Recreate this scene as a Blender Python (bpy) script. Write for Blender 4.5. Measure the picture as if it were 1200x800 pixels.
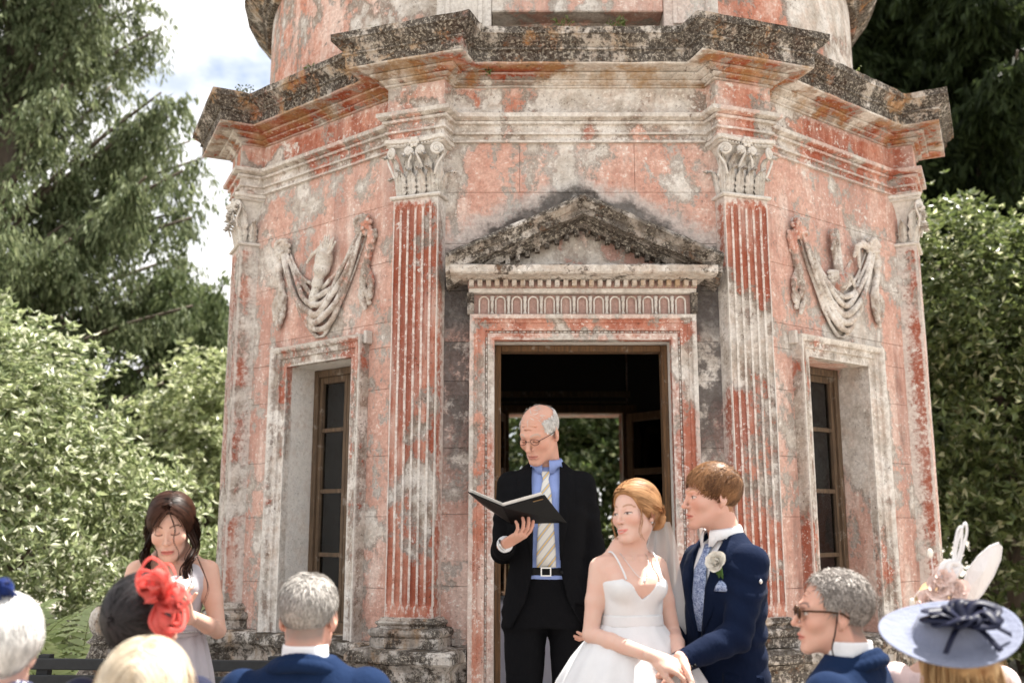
import bpy, bmesh, math, random
import numpy as np
from mathutils import Vector, Matrix, noise
random.seed(7); np.random.seed(7)
R_ = math.radians
for o in list(bpy.data.objects): bpy.data.objects.remove(o)
SC = bpy.context.scene
COL = SC.collection

# ------------------------------------------------------------------ camera
CAMH = 1.5; PITCH = R_(10.5); FPX = 1167.0
cam = bpy.data.cameras.new('camera'); camo = bpy.data.objects.new('camera', cam); COL.objects.link(camo)
camo.location = (0, 0, CAMH); camo.rotation_euler = (math.pi/2 + PITCH, 0, 0)
cam.sensor_fit = 'HORIZONTAL'; cam.sensor_width = 36.0; cam.lens = 36.0*FPX/1200.0
cam.clip_start = .05; cam.clip_end = 2000
cam.dof.use_dof = True; cam.dof.focus_distance = 4.6; cam.dof.aperture_fstop = 2.0
SC.camera = camo
def at(px, py, Y):
    """pixel of the 1200x800 photo -> world point at depth Y"""
    u = px - 600; v = 400 - py
    F = FPX*math.cos(PITCH) - v*math.sin(PITCH); Z = FPX*math.sin(PITCH) + v*math.cos(PITCH)
    return Vector((u/F*Y, Y, CAMH + Z/F*Y))

# ------------------------------------------------------------------ world, sun, exposure
SUN = Vector((.40, .32, 1.0)).normalized()
W = bpy.data.worlds.new('World'); SC.world = W; W.use_nodes = True
wt = W.node_tree; wt.nodes.clear()
wo = wt.nodes.new('ShaderNodeOutputWorld'); bg = wt.nodes.new('ShaderNodeBackground'); sky = wt.nodes.new('ShaderNodeTexSky')
sky.sky_type = 'NISHITA'; sky.sun_disc = False
sky.sun_elevation = math.asin(SUN.z); sky.sun_rotation = math.atan2(SUN.x, SUN.y); sky.air_density = 1.0; sky.dust_density = 1.5
tc = wt.nodes.new('ShaderNodeTexCoord'); mp = wt.nodes.new('ShaderNodeMapping'); mp.inputs['Scale'].default_value = (1, 1, 1.8)
mp.inputs['Location'].default_value = (0.35, 0.2, 0.1)
cn = wt.nodes.new('ShaderNodeTexNoise'); cn.inputs['Scale'].default_value = 3.1; cn.inputs['Detail'].default_value = 7; cn.inputs['Roughness'].default_value = .55
cr = wt.nodes.new('ShaderNodeValToRGB'); cr.color_ramp.elements[0].position = .37; cr.color_ramp.elements[1].position = .50
mx = wt.nodes.new('ShaderNodeMix'); mx.data_type = 'RGBA'
mx.inputs[7].default_value = (9.5, 9.2, 8.8, 1)
wt.links.new(tc.outputs['Generated'], mp.inputs['Vector']); wt.links.new(mp.outputs[0], cn.inputs['Vector'])
wt.links.new(cn.outputs[0], cr.inputs[0]); wt.links.new(cr.outputs[0], mx.inputs[0])
cn2 = wt.nodes.new('ShaderNodeTexNoise'); cn2.inputs['Scale'].default_value = 5.; cn2.inputs['Detail'].default_value = 6; wt.links.new(mp.outputs[0], cn2.inputs['Vector'])
cr2 = wt.nodes.new('ShaderNodeValToRGB'); cr2.color_ramp.elements[0].position = .35; cr2.color_ramp.elements[1].position = .65; cr2.color_ramp.elements[0].color = (.58, .59, .61, 1); cr2.color_ramp.elements[1].color = (1, .975, .94, 1); wt.links.new(cn2.outputs[0], cr2.inputs[0])
sc2 = wt.nodes.new('ShaderNodeVectorMath'); sc2.operation = 'SCALE'; sc2.inputs['Scale'].default_value = 11.5; wt.links.new(cr2.outputs[0], sc2.inputs[0]); wt.links.new(sc2.outputs[0], mx.inputs[7])
wt.links.new(sky.outputs[0], mx.inputs[6]); wt.links.new(mx.outputs[2], bg.inputs['Color'])
bg.inputs['Strength'].default_value = .053
wt.links.new(bg.outputs[0], wo.inputs[0])
sl = bpy.data.lights.new('sun', 'SUN'); slo = bpy.data.objects.new('sun', sl); COL.objects.link(slo)
sl.energy = 4.6; sl.angle = R_(.55); sl.color = (1, .95, .87)
slo.rotation_euler = SUN.to_track_quat('Z', 'Y').to_euler(); slo.location = (6, 6, 14)
SC.view_settings.view_transform = 'Standard'; SC.view_settings.look = 'None'
SC.view_settings.exposure = 1.82; SC.view_settings.gamma = 1.0; SC.view_settings.use_curve_mapping = False
SC.cycles.use_denoising = True; SC.cycles.max_bounces = 7; SC.cycles.diffuse_bounces = 3; SC.cycles.glossy_bounces = 3
SC.cycles.transmission_bounces = 6; SC.cycles.transparent_max_bounces = 8; SC.cycles.sample_clamp_indirect = 8

# ------------------------------------------------------------------ helpers: objects
def tag(o, label=None, cat=None, group=None, kind=None):
    if label: o['label'] = label
    if cat: o['category'] = cat
    if group: o['group'] = group
    if kind: o['kind'] = kind
    return o
def empty(name, loc=(0, 0, 0), rz=0, parent=None):
    o = bpy.data.objects.new(name, None); COL.objects.link(o); o.location = loc; o.rotation_euler = (0, 0, rz); o.parent = parent
    o.empty_display_size = .1
    return o
def link(name, me, mat=None, parent=None, loc=None, rot=None):
    o = bpy.data.objects.new(name, me); COL.objects.link(o)
    if parent: o.parent = parent
    if loc is not None: o.location = loc
    if rot is not None: o.rotation_euler = rot
    if mat is not None and not me.materials: me.materials.append(mat)
    return o
def mesh(name, V, F, smooth=False):
    me = bpy.data.meshes.new(name); me.from_pydata([tuple(v) for v in V], [], [tuple(f) for f in F]); me.update()
    if smooth: me.polygons.foreach_set('use_smooth', [True]*len(me.polygons))
    return me
class MB:
    """collects geometry of ONE object"""
    def __init__(s): s.V = []; s.F = []; s.C = None
    def add(s, V, F):
        b = len(s.V); s.V += [Vector(v) for v in V]; s.F += [tuple(i+b for i in f) for f in F]; return s
    def box(s, lo, hi, M=None):
        (a, b, c), (d, e, f) = lo, hi
        V = [Vector(p) for p in ((a,b,c),(d,b,c),(d,e,c),(a,e,c),(a,b,f),(d,b,f),(d,e,f),(a,e,f))]
        if M: V = [M @ v for v in V]
        return s.add(V, [(0,3,2,1),(4,5,6,7),(0,1,5,4),(1,2,6,5),(2,3,7,6),(3,0,4,7)])
    def tube(s, P, r, n=8, cap=True, flat=1.0):
        P = [Vector(p) for p in P]; m = len(P); rr = r if hasattr(r, '__len__') else [r]*m
        rings = []; up = None
        for i in range(m):
            d = (P[min(i+1, m-1)] - P[max(i-1, 0)]).normalized()
            if up is None: up = d.orthogonal().normalized()
            up = (up - d*up.dot(d)); up = up.normalized() if up.length > 1e-6 else d.orthogonal().normalized()
            w = d.cross(up)
            rings.append([P[i] + (up*math.cos(2*math.pi*k/n) + w*math.sin(2*math.pi*k/n)*flat)*rr[i] for k in range(n)])
        return s.rings(rings, cap)
    def rings(s, rings, cap=True, close=True):
        n = len(rings[0]); V = [v for r in rings for v in r]; F = []
        for i in range(len(rings)-1):
            for k in range(n if close else n-1):
                a = i*n+k; b = i*n+(k+1) % n
                F.append((a, b, b+n, a+n))
        if cap and close:
            F.append(tuple(reversed(range(n)))); F.append(tuple(range((len(rings)-1)*n, len(rings)*n)))
        return s.add(V, F)
    def lathe(s, prof, n=24, c=(0, 0, 0)):
        c = Vector(c)
        return s.rings([[c + Vector((r*math.cos(2*math.pi*k/n), r*math.sin(2*math.pi*k/n), z)) for k in range(n)] for r, z in prof])
    def ell(s, c, r, n=12, m=8, M=None):
        c = Vector(c); rg = []
        for i in range(m+1):
            a = -math.pi/2 + math.pi*i/m; a = max(-1.5, min(1.5, a))
            rg.append([(Vector((r[0]*math.cos(a)*math.cos(2*math.pi*k/n), r[1]*math.cos(a)*math.sin(2*math.pi*k/n), r[2]*math.sin(a)))) for k in range(n)])
        rg = [[c + ((M @ v) if M else v) for v in q] for q in rg]
        return s.rings(rg)
    def jitter(s, amp, freq, seed=0):
        off = Vector((seed*3.1, seed*1.7, seed*.9))
        s.V = [v + noise.noise_vector(v*freq + off)*amp for v in s.V]; return s
    def me(s, name, smooth=False, bevel=0):
        me = mesh(name, s.V, s.F, smooth)
        if bevel:
            bm = bmesh.new(); bm.from_mesh(me)
            bmesh.ops.bevel(bm, geom=bm.edges[:], offset=bevel, segments=1, affect='EDGES', clamp_overlap=True); bm.to_mesh(me); bm.free()
        return me
    def build(s, name, mat, parent=None, smooth=False, bevel=0, loc=None, rot=None):
        return link(name, s.me(name, smooth, bevel), mat, parent, loc, rot)
def autosmooth(o, ang=40):
    me = o.data; me.polygons.foreach_set('use_smooth', [True]*len(me.polygons))
    try: me.set_sharp_from_angle(angle=R_(ang))
    except Exception: pass
    return o
def catmull(P, n=8):
    P = [Vector(p) for p in P]; out = []
    for i in range(len(P)-1):
        a, b, c, d = P[max(i-1, 0)], P[i], P[i+1], P[min(i+2, len(P)-1)]
        for k in range(n):
            t = k/n; out.append(.5*((2*b) + (c-a)*t + (2*a-5*b+4*c-d)*t*t + (3*b-a-3*c+d)*t**3))
    out.append(P[-1]); return out

# ------------------------------------------------------------------ helpers: materials
class NT:
    def __init__(s, name):
        s.m = bpy.data.materials.new(name); s.m.use_nodes = True; s.t = s.m.node_tree; s.t.nodes.clear()
        s.out = s.t.nodes.new('ShaderNodeOutputMaterial'); s.geo = None
    def n(s, typ, ins=None, **props):
        nd = s.t.nodes.new('ShaderNode'+typ)
        for k, v in props.items(): setattr(nd, k, v)
        for k, v in (ins or {}).items():
            if isinstance(v, bpy.types.NodeSocket): s.t.links.new(v, nd.inputs[k])
            else: nd.inputs[k].default_value = v
        return nd
    def pos(s, scale=(1, 1, 1), loc=(0, 0, 0), space='world'):
        if space == 'world':
            if not s.geo: s.geo = s.n('NewGeometry')
            v = s.geo.outputs['Position']
        else: v = s.n('TexCoord').outputs['Object']
        return s.n('Mapping', {'Vector': v, 'Scale': scale, 'Location': loc}).outputs[0]
    def noise(s, vec, scale, detail=6, rough=.6, dist=0): return s.n('TexNoise', {'Vector': vec, 'Scale': scale, 'Detail': detail, 'Roughness': rough, 'Distortion': dist}).outputs[0]
    def ramp(s, fac, lo, hi, a=0., b=1.):
        r = s.n('MapRange', {'Value': fac, 'From Min': lo, 'From Max': hi, 'To Min': a, 'To Max': b}, interpolation_type='SMOOTHSTEP'); return r.outputs[0]
    def math(s, op, a, b=0., c=0.): return s.n('Math', {0: a, 1: b, 2: c}, operation=op, use_clamp=False).outputs[0]
    def mix(s, f, a, b):
        c4 = lambda v: v if isinstance(v, bpy.types.NodeSocket) else (*v, 1)
        return s.n('Mix', {0: f, 6: c4(a), 7: c4(b)}, data_type='RGBA').outputs[2]
    def bsdf(s, color, rough=.8, bump=None, bstr=.3, bdist=.01, **kw):
        ins = {'Base Color': color if isinstance(color, bpy.types.NodeSocket) else (*color, 1), 'Roughness': rough}
        for k, v in kw.items(): ins[k.replace('_', ' ')] = v
        b = s.n('BsdfPrincipled', ins)
        if bump is not None:
            bp = s.n('Bump', {'Height': bump, 'Strength': bstr, 'Distance': bdist}); s.t.links.new(bp.outputs[0], b.inputs['Normal'])
        s.t.links.new(b.outputs[0], s.out.inputs[0]); s.b = b
        return s
def simple(name, col, rough=.6, var=.15, scale=30, bstr=.15, **kw):
    kw.setdefault('Specular_IOR_Level', .15)
    t = NT(name); p = t.pos(space='obj'); nz = t.noise(p, scale, 4, .6)
    c = t.mix(nz, tuple(x*(1-var) for x in col), tuple(min(1, x*(1+var)) for x in col))
    return t.bsdf(c, rough, nz, bstr, .004, **kw).m

PINK = (.50, .185, .118); PINK2 = (.66, .36, .275); PALE = (.76, .585, .51); RED = (.31, .068, .034); WHITE = (.78, .74, .695); GREY = (.45, .395, .34); DARK = (.03, .025, .02); OCHRE = (.36, .19, .07)
def stone(name, paint=.5, white=.5, red=.3, dark=.2, lichen=.2, edge=.5, speck=.5, extra=None, bump=.5, warm=0., crust=0., base=(GREY, WHITE), grain=.48):
    """peeling pink limewash over pale render and stone, with mould and lichen. The numbers 0..1 say how much of each"""
    t = NT(name); P = t.pos(); PV = t.pos((1.5, 1.5, .55)); PS = t.pos((3.5, 3.5, .35), (5, 2, 7))
    n1 = t.noise(P, 1.7, 7, .70, .3); n2 = t.noise(PV, 2.6, 6, .68); n3 = t.noise(P, 9, 5, .75); n4 = t.noise(P, 42, 4, .75); n5 = t.noise(PS, 1.5, 5, .68); n6 = t.noise(P, 5.3, 6, .68, .4)
    base_ = t.mix(t.ramp(n6, .35, .65), base[0], base[1])
    base = t.mix(t.ramp(n3, .42, .7, 0, .7), base_, tuple(x*y for x, y in zip(base[1], (.75, .61, .53))))
    # paint film: pink, in places bleached, in places the deeper first coat
    pk = t.mix(t.ramp(n3, .3, .7), PINK, PINK2); pk = t.mix(t.ramp(n2, .48, .66, 0, .85), pk, PALE)
    pk = t.mix(t.ramp(t.math('ADD', n5, t.math('MULTIPLY', t.math('SUBTRACT', n4, .5), .2)), .56-.26*red, .66-.18*red, 0, .25+.75*red), pk, RED)
    pm = t.math('ADD', t.math('MULTIPLY', n1, .55), t.math('MULTIPLY', n2, .45))
    pm = t.math('ADD', pm, t.math('MULTIPLY', t.math('SUBTRACT', n3, .5), .22)); pm = t.math('ADD', pm, t.math('MULTIPLY', t.math('SUBTRACT', n4, .5), .10))
    thr = .66-.32*paint
    pm = t.math('SUBTRACT', pm, t.math('MULTIPLY', t.ramp(t.noise(t.pos(), .9, 4, .6, .5), .52, .66), .16))
    pmask = t.ramp(pm, thr, thr+.045)
    col = t.mix(pmask, base, pk)
    rim = t.math('MULTIPLY', pmask, t.math('SUBTRACT', 1., pmask)); rim2 = t.math('MULTIPLY', t.ramp(pm, thr-.035, thr-.005), t.ramp(pm, thr+.03, thr))
    col = t.mix(t.math('MULTIPLY', rim2, .55), col, (.13, .075, .05))
    # pale flaked patches and splashes
    w = t.math('ADD', t.math('MULTIPLY', n6, .75), t.math('MULTIPLY', n4, .25)); wt_ = .72-.22*white
    col = t.mix(t.ramp(w, wt_, wt_+.04, 0, .88), col, t.mix(n3, (.64, .59, .54), (.88, .85, .81)))
    ln0 = t.noise(P, 70, 3, .75)
    sp = t.math('MULTIPLY', t.ramp(t.math('ADD', t.math('MULTIPLY', n4, .6), t.math('MULTIPLY', ln0, .4)), .64-.12*speck, .67-.12*speck), t.ramp(t.math('ADD', n2, t.math('MULTIPLY', t.math('SUBTRACT', n3, .5), .5)), .40, .58, .04, 1.))
    col = t.mix(t.math('MULTIPLY', sp, .85), col, (.80, .76, .71))
    dk = t.ramp(t.math('ADD', t.math('MULTIPLY', ln0, .65), t.math('MULTIPLY', n3, .35)), .42, .37)
    col = t.mix(t.math('MULTIPLY', dk, .75), col, (.10, .06, .045))
    if edge:
        pt = t.n('NewGeometry').outputs['Pointiness']
        col = t.mix(t.math('MULTIPLY', t.ramp(t.math('ADD', pt, t.math('MULTIPLY', t.math('SUBTRACT', t.math('ADD', n4, n3), 1.), .11)), .515, .56), edge), col, (.72, .68, .63))
    # grey mould streaks
    dm = t.math('ADD', t.math('MULTIPLY', n5, .5), t.math('MULTIPLY', n1, .35)); dm = t.math('ADD', dm, t.math('MULTIPLY', n4, .15)); dt = .67-.30*dark
    col = t.mix(t.ramp(dm, dt, dt+.14, 0, .85), col, t.mix(t.ramp(n3, .35, .65), (.032, .025, .020), (.19, .158, .13)))
    if warm: col = t.mix(t.ramp(n2, .5-.2*warm, .65-.1*warm, 0, .75), col, t.mix(n4, OCHRE, (.42, .27, .13)))
    if crust:
        cm = t.math('ADD', t.math('MULTIPLY', n6, .5), t.math('MULTIPLY', n3, .5)); ct = .68-.36*crust
        cc = t.mix(t.ramp(n4, .38, .62), (.020, .018, .016), (.12, .106, .092)); cc = t.mix(t.ramp(ln0, .54, .60, 0, .9), cc, (.42, .38, .32)); cc = t.mix(t.ramp(n3, .60, .68, 0, .4), cc, (.28, .12, .05))
        col = t.mix(t.ramp(cm, ct, ct+.07, 0, .95), col, cc)
    # black spots of lichen, mostly on ledges that look up
    ln = t.math('ADD', t.math('MULTIPLY', ln0, .5), t.math('MULTIPLY', n3, .5))
    nz = t.n('SeparateXYZ', {0: t.geo.outputs['Normal']}).outputs[2]
    ln = t.math('ADD', ln, t.math('MULTIPLY', t.ramp(nz, .3, .9), .09)); lt = .70-.26*lichen
    col = t.mix(t.ramp(ln, lt, lt+.06, 0, .92), col, t.mix(n4, DARK, (.14, .115, .085)))
    if extra: col = extra(t, col, n1, n3, n4, n6)
    # fine grain of the whole weathered skin
    col = t.mix(t.ramp(n4, .36, .60, grain, 0.), col, t.mix(.5, col, (.10, .07, .055)))
    hg = t.math('ADD', t.math('MULTIPLY', pmask, .35), t.math('ADD', t.math('MULTIPLY', n4, .6), t.math('MULTIPLY', n3, .5)))
    t.bsdf(col, .92, hg, min(1., bump*1.5), .016, **{'Specular_IOR_Level': .0})
    return t.m
g = MB(); g.add([(-120, -60, 0), (120, -60, 0), (120, 200, 0), (-120, 200, 0)], [(0, 1, 2, 3)])
tg = NT('gravel_ground'); pz = tg.pos(); nz = tg.noise(pz, 60, 5, .7); nb = tg.noise(pz, .6, 5, .6)
tg.bsdf(tg.mix(tg.ramp(nb, .35, .65), tg.mix(nz, (.16, .14, .115), (.30, .27, .23)), tg.mix(nz, (.20, .18, .15), (.34, .31, .265))), .95, nz, .6, .01)
tag(g.build('gravel_ground', tg.m), kind='structure')
# ================================================================== the pavilion
PC = Vector((.372, 7.637, 0)); PR = 2.59
ANG = [R_(a) for a in (-19.7, 19.7, 56.2, 123.8, 160.3, 199.7, 236.2, 303.8)]
PVx = [Vector((PR*math.sin(a), -PR*math.cos(a))) for a in ANG]
PVx[7].x += .06; PVx[2].x += .03
NF = 8
def fr(i):
    p, q = PVx[i], PVx[(i+1) % NF]; t = (q-p).normalized(); n = Vector((t.y, -t.x)); return (p+q)/2, t, n, (q-p).length
def FPt(i, u, out, z):
    m, t, n, L = fr(i); p = m + t*u + n*out; return Vector((p.x, p.y, z))
def FM(i, out=0, z=0, u=0):
    m, t, n, L = fr(i); p = m + t*u + n*out
    return Matrix(((t.x, -n.x, 0, p.x), (t.y, -n.y, 0, p.y), (0, 0, 1, z), (0, 0, 0, 1)))   # local: x along the wall, -y outward
pav = empty('garden_pavilion', (PC.x, PC.y, 0))
tag(pav, 'octagonal classical garden pavilion of peeling pink plaster with pedimented doorway', 'pavilion')

def halo(t, col, n1, n3, n4, n6):
    """grey stain along the top of the pediment and beside the door case"""
    s = t.n('SeparateXYZ', {0: t.geo.outputs['Position']})
    ax = t.math('ABSOLUTE', t.math('SUBTRACT', s.outputs[0], PC.x))
    d = t.math('SUBTRACT', s.outputs[2], t.math('SUBTRACT', 3.20, t.math('MULTIPLY', ax, .445)))
    d = t.math('ADD', d, t.math('MULTIPLY', t.math('SUBTRACT', n1, .5), -.5)); d = t.math('ADD', d, t.math('MULTIPLY', t.math('SUBTRACT', n3, .5), -.25))
    lowcut = t.ramp(d, -.42, -.25)
    k = t.math('MULTIPLY', t.ramp(d, .15, .06), lowcut)
    col = t.mix(t.math('MULTIPLY', t.math('MULTIPLY', t.ramp(d, .24, .14), lowcut), .75), col, (.55, .52, .49))
    col = t.mix(t.math('MULTIPLY', k, .9), col, t.mix(t.ramp(n6, .35, .65), (.035, .032, .031), (.17, .16, .15)))
    m = t.math('MULTIPLY', t.math('MULTIPLY', t.ramp(s.outputs[2], 1.3, 2.2), t.ramp(s.outputs[2], 3.0, 2.85)), t.ramp(t.math('ADD', n3, t.math('MULTIPLY', n1, .5)), .60, .76))
    col = t.mix(t.math('MULTIPLY', m, .9), col, t.mix(n4, (.045, .04, .04), (.17, .155, .15)))
    return col
MW = stone('wall_plaster', paint=.70, white=.47, red=.28, dark=.40, lichen=.14, edge=.25, speck=.6)
MWD = stone('door_wall_plaster', paint=.6, white=.45, red=.4, dark=.45, lichen=.25, edge=.25, speck=.7, extra=halo)
MWU = stone('wall_above_pediment', paint=.80, white=.42, red=.15, dark=.22, lichen=.10, edge=.2, speck=.6, extra=halo)
MREV = stone('reveal_plaster', paint=.16, white=1.0, red=.2, dark=.1, lichen=.08, edge=.4, speck=.8, base=((.66, .63, .60), (.84, .82, .80)), grain=.2)
MTRIM = stone('trim_stone', paint=.48, white=.56, red=.7, dark=.36, lichen=.26, edge=.7, speck=.7)
MSUR = stone('door_case_stone', paint=.74, white=.46, red=.5, dark=.30, lichen=.22, edge=.6, speck=.7)
MARC = stone('entablature_stone', paint=.60, white=.66, red=.65, dark=.32, lichen=.2, edge=.5, speck=.7)
MFRZ = stone('frieze_plaster', paint=.72, white=.62, red=.5, dark=.42, lichen=.2, edge=.3, speck=.7)
MCOR = stone('cornice_crust', paint=.5, white=.25, red=1.0, dark=.5, lichen=.45, edge=.3, speck=.5, warm=.3, bump=.9, crust=.72)
MBED = stone('cornice_soffit', paint=.58, white=.45, red=.95, dark=.36, lichen=.3, edge=.4, speck=.6, warm=.25, crust=.25)
MPIL = stone('pilaster_stone', paint=.74, white=.48, red=.7, dark=.34, lichen=.2, edge=.8, speck=.55)
MCAP = stone('capital_stone', paint=.14, white=.8, red=.5, dark=.18, lichen=.2, edge=.7, speck=.5, base=((.50, .45, .39), (.82, .79, .74)), grain=.4)
MBASE = stone('base_stone', paint=.25, white=.3, red=.7, dark=.66, lichen=.42, edge=.45, speck=.5, crust=.6, warm=.12)
MPED = stone('pediment_stone', paint=.15, white=.3, red=.8, dark=.8, lichen=.5, edge=.3, speck=.5, bump=.9, crust=.64)
MTYM = stone('tympanum_stone', paint=.66, white=.5, red=.7, dark=.4, lichen=.35, edge=.3, speck=.6, crust=.35)
MDEN = stone('dentil_stone', paint=.36, white=.55, red=.9, dark=.3, lichen=.35, edge=.5, speck=.4, warm=.2)
MREL = stone('relief_stone', paint=.46, white=.52, red=.5, dark=.36, lichen=.28, edge=.7, speck=.5)
MDRUM = stone('drum_plaster', paint=.66, white=.55, red=.1, dark=.42, lichen=.2, edge=.2, speck=.5)
MSLB = stone('pediment_slab', paint=.28, white=.5, red=.6, dark=.5, lichen=.46, edge=.4, speck=.6, crust=.45)
MREDP = stone('red_panel', paint=1.25, white=.25, red=1.1, dark=.3, lichen=.25, edge=.4, speck=.3)
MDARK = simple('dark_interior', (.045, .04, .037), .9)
def woodm(name, a, b):
    t = NT(name); p = t.pos((18, 18, 1.4)); n = t.noise(p, 4, 8, .7); n2 = t.noise(t.pos(), 14, 6, .7)
    c = t.mix(t.ramp(n, .3, .7), a, b); c = t.mix(t.ramp(n2, .58, .66, 0, .6), c, (.30, .26, .22))
    return t.bsdf(c, .75, n, .5, .006).m
MWOOD = woodm('weathered_frame_wood', (.055, .035, .02), (.15, .095, .055))
MWOOD2 = woodm('orange_door_wood', (.06, .030, .012), (.16, .080, .030))
t = NT('window_glass'); gl = t.n('BsdfGlossy', {'Color': (.9, .93, .95, 1), 'Roughness': .03}); tr = t.n('BsdfTransparent', {'Color': (.55, .56, .56, 1)})
fz = t.n('Fresnel', {'IOR': 1.5}); ad = t.math('MINIMUM', t.math('ADD', t.math('MULTIPLY', fz.outputs[0], 1.0), .03), 1.0)
ms = t.n('MixShader', {0: ad, 1: tr.outputs[0], 2: gl.outputs[0]}); t.t.links.new(ms.outputs[0], t.out.inputs[0]); MGLASS = t.m

def sweep(path, prof, closed=True, seg=.06, amp=0., freq=9., seed=0, extra_amp=None):
    """profile [(out, z)] swept along a plan polyline (2-D, outside on the right), mitred at its corners"""
    n = len(path); st = []
    for i in range(n if closed else n-1):
        a, b = path[i], path[(i+1) % n]; d = (b-a); L = d.length; d = d/L; nn = Vector((d.y, -d.x))
        def mit(j):
            if not closed and (j <= 0 or j >= n-1): 
                k = 0 if j <= 0 else n-2; e = (path[k+1]-path[k]).normalized(); return Vector((e.y, -e.x))
            e1 = (path[j % n]-path[(j-1) % n]).normalized(); e2 = (path[(j+1) % n]-path[j % n]).normalized()
            n1 = Vector((e1.y, -e1.x)); n2 = Vector((e2.y, -e2.x)); m = (n1+n2); 
            return m/max(.25, (1+n1.dot(n2)))
        st.append((a, mit(i), True))
        k = max(1, int(L/seg))
        for q in range(1, k): st.append((a + d*L*q/k, nn if .15 < q/k < .85 or k < 3 else nn, False))
    if not closed: st.append((path[-1], mit(n-1), True))
    # intermediate stations near a mitre must follow the straight run between the mitred ends
    rows = []
    idx = [i for i, s in enumerate(st) if s[2]] + ([len(st)] if closed else [])
    for a_i, b_i in zip(idx[:-1], idx[1:]):
        A = st[a_i]; B = st[b_i % len(st)]
        for i in range(a_i, b_i):
            f = (i-a_i)/(b_i-a_i)
            rows.append([Vector(((A[0]+A[1]*o)*(1-f) + (B[0]+B[1]*o)*f).to_tuple() + (z,)) for o, z in prof])
    if not closed:
        B = st[-1]; rows.append([Vector((B[0]+B[1]*o).to_tuple() + (z,)) for o, z in prof])
    if amp:
        off = Vector((seed*3.7, seed, 1.3*seed))
        for r in rows:
            for j, v in enumerate(r):
                a_ = amp*(1 if extra_amp is None else extra_amp[j]); r[j] = v + noise.noise_vector(v*freq+off)*a_ + noise.noise_vector(v*freq*3.3+off)*a_*.5
    mb = MB(); m = len(prof)
    if closed: rows = rows + [rows[0]]
    mb.rings([list(reversed(r)) for r in rows], cap=not closed, close=True)
    return mb
def fine(prof, step=.03):
    out = []
    for a, b in zip(prof, prof[1:]+prof[:1]):
        L = math.hypot(b[0]-a[0], b[1]-a[1]); k = max(1, min(6, int(L/step)))
        out += [(a[0]+(b[0]-a[0])*q/k, a[1]+(b[1]-a[1])*q/k) for q in range(k)]
    return out
PW, PQ = .140, .055
def corner(i, w=PW, q=PQ):
    v = PVx[i]; b = (fr((i-1) % NF)[2]+fr(i)[2]).normalized(); t = Vector((-b.y, b.x))      # t points onward along the walk
    _, t0, n0, _ = fr((i-1) % NF); _, t1, n1, _ = fr(i)
    def back(s, tt):   # where the return meets the wall face
        return v + tt*(s*w/abs(tt.dot(t)))
    return [back(-1, t0), v + b*q - t*w, v + b*q + t*w, back(1, t1)]
def ressaut(w=PW, q=PQ): return [p for i in range(NF) for p in corner(i, w, q)]
def door_path(w=PW, q=PQ, gap=.60):
    """from the right of the door round the back to the left of it"""
    m, t, n, L = fr(0); p = [m + t*gap]
    for i in range(1, NF): p += corner(i, w, q)
    p += corner(0, w, q) + [m - t*gap]
    return p
# ---- plinth, dado ledge
def spart(name, path, prof, mat, closed=True, amp=.004, freq=9, seed=0, seg=.05, step=.03):
    return autosmooth(sweep(path, fine(prof, step), closed, seg, amp, freq, seed).build(name, mat, pav), 35)
DP = door_path(.185, .085)
spart('plinth', DP, [(-.33, 0), (.12, 0), (.12, .20), (.07, .24), (.05, .80), (.075, .835), (-.33, .835)], MBASE, False, .004, seed=1)
spart('dado_ledge', DP, [(-.33, .8365), (.09, .838), (.10, .85), (.10, .885), (.085, .902), (.02, .908), (-.33, .908)], MBASE, False, .006, 12, 2, .035)
# ---- walls: a dark core lined with stone blocks
OPEN = {0: (.465, .28, 2.462), 1: (.285, .908, 2.43), 7: (.285, .908, 2.43), 4: (.60, .28, 2.58), 3: (.27, .908, 2.43), 5: (.27, .908, 2.43)}
DOFF = {4: -.15, 1: -.045, 7: .015}
TH = .34
def wallcore(i):
    m, t, n, L = fr(i); mb = MB(); M = FM(i); h = L/2-.02; z0, z1 = .25, 4.15
    def bx(u0, u1, a, b): mb.box((u0, .014, a), (u1, TH, b), M)
    if i in OPEN:
        w, a, b = OPEN[i]; c = DOFF.get(i, 0)
        bx(-h, c-w, z0, z1); bx(c+w, h, z0, z1); bx(c-w, c+w, b, z1)
        if a > z0+.05: bx(c-w, c+w, z0, a-.004)
    else: bx(-h, h, z0, z1)
    return mb.build('wall_core', MREV if i in (0, 7) else MW, pav)
blk_cache = {}
def block(i, u0, u1, z0, z1, mat, parent):
    g = .0009; w, h = round(u1-u0-2*g, 4), round(z1-z0-2*g, 4); key = (w, h, mat.name)
    if key not in blk_cache:
        blk_cache[key] = MB().box((-w/2, -.0005, -h/2), (w/2, .0135, h/2)).me('stone_block', bevel=.0016); blk_cache[key].materials.append(mat)
    o = bpy.data.objects.new('stone_block', blk_cache[key]); COL.objects.link(o); o.parent = parent
    M = FM(i, random.uniform(-.001, .001), (z0+z1)/2, (u0+u1)/2); o.matrix_local = M
rb = random.Random(5)
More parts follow.
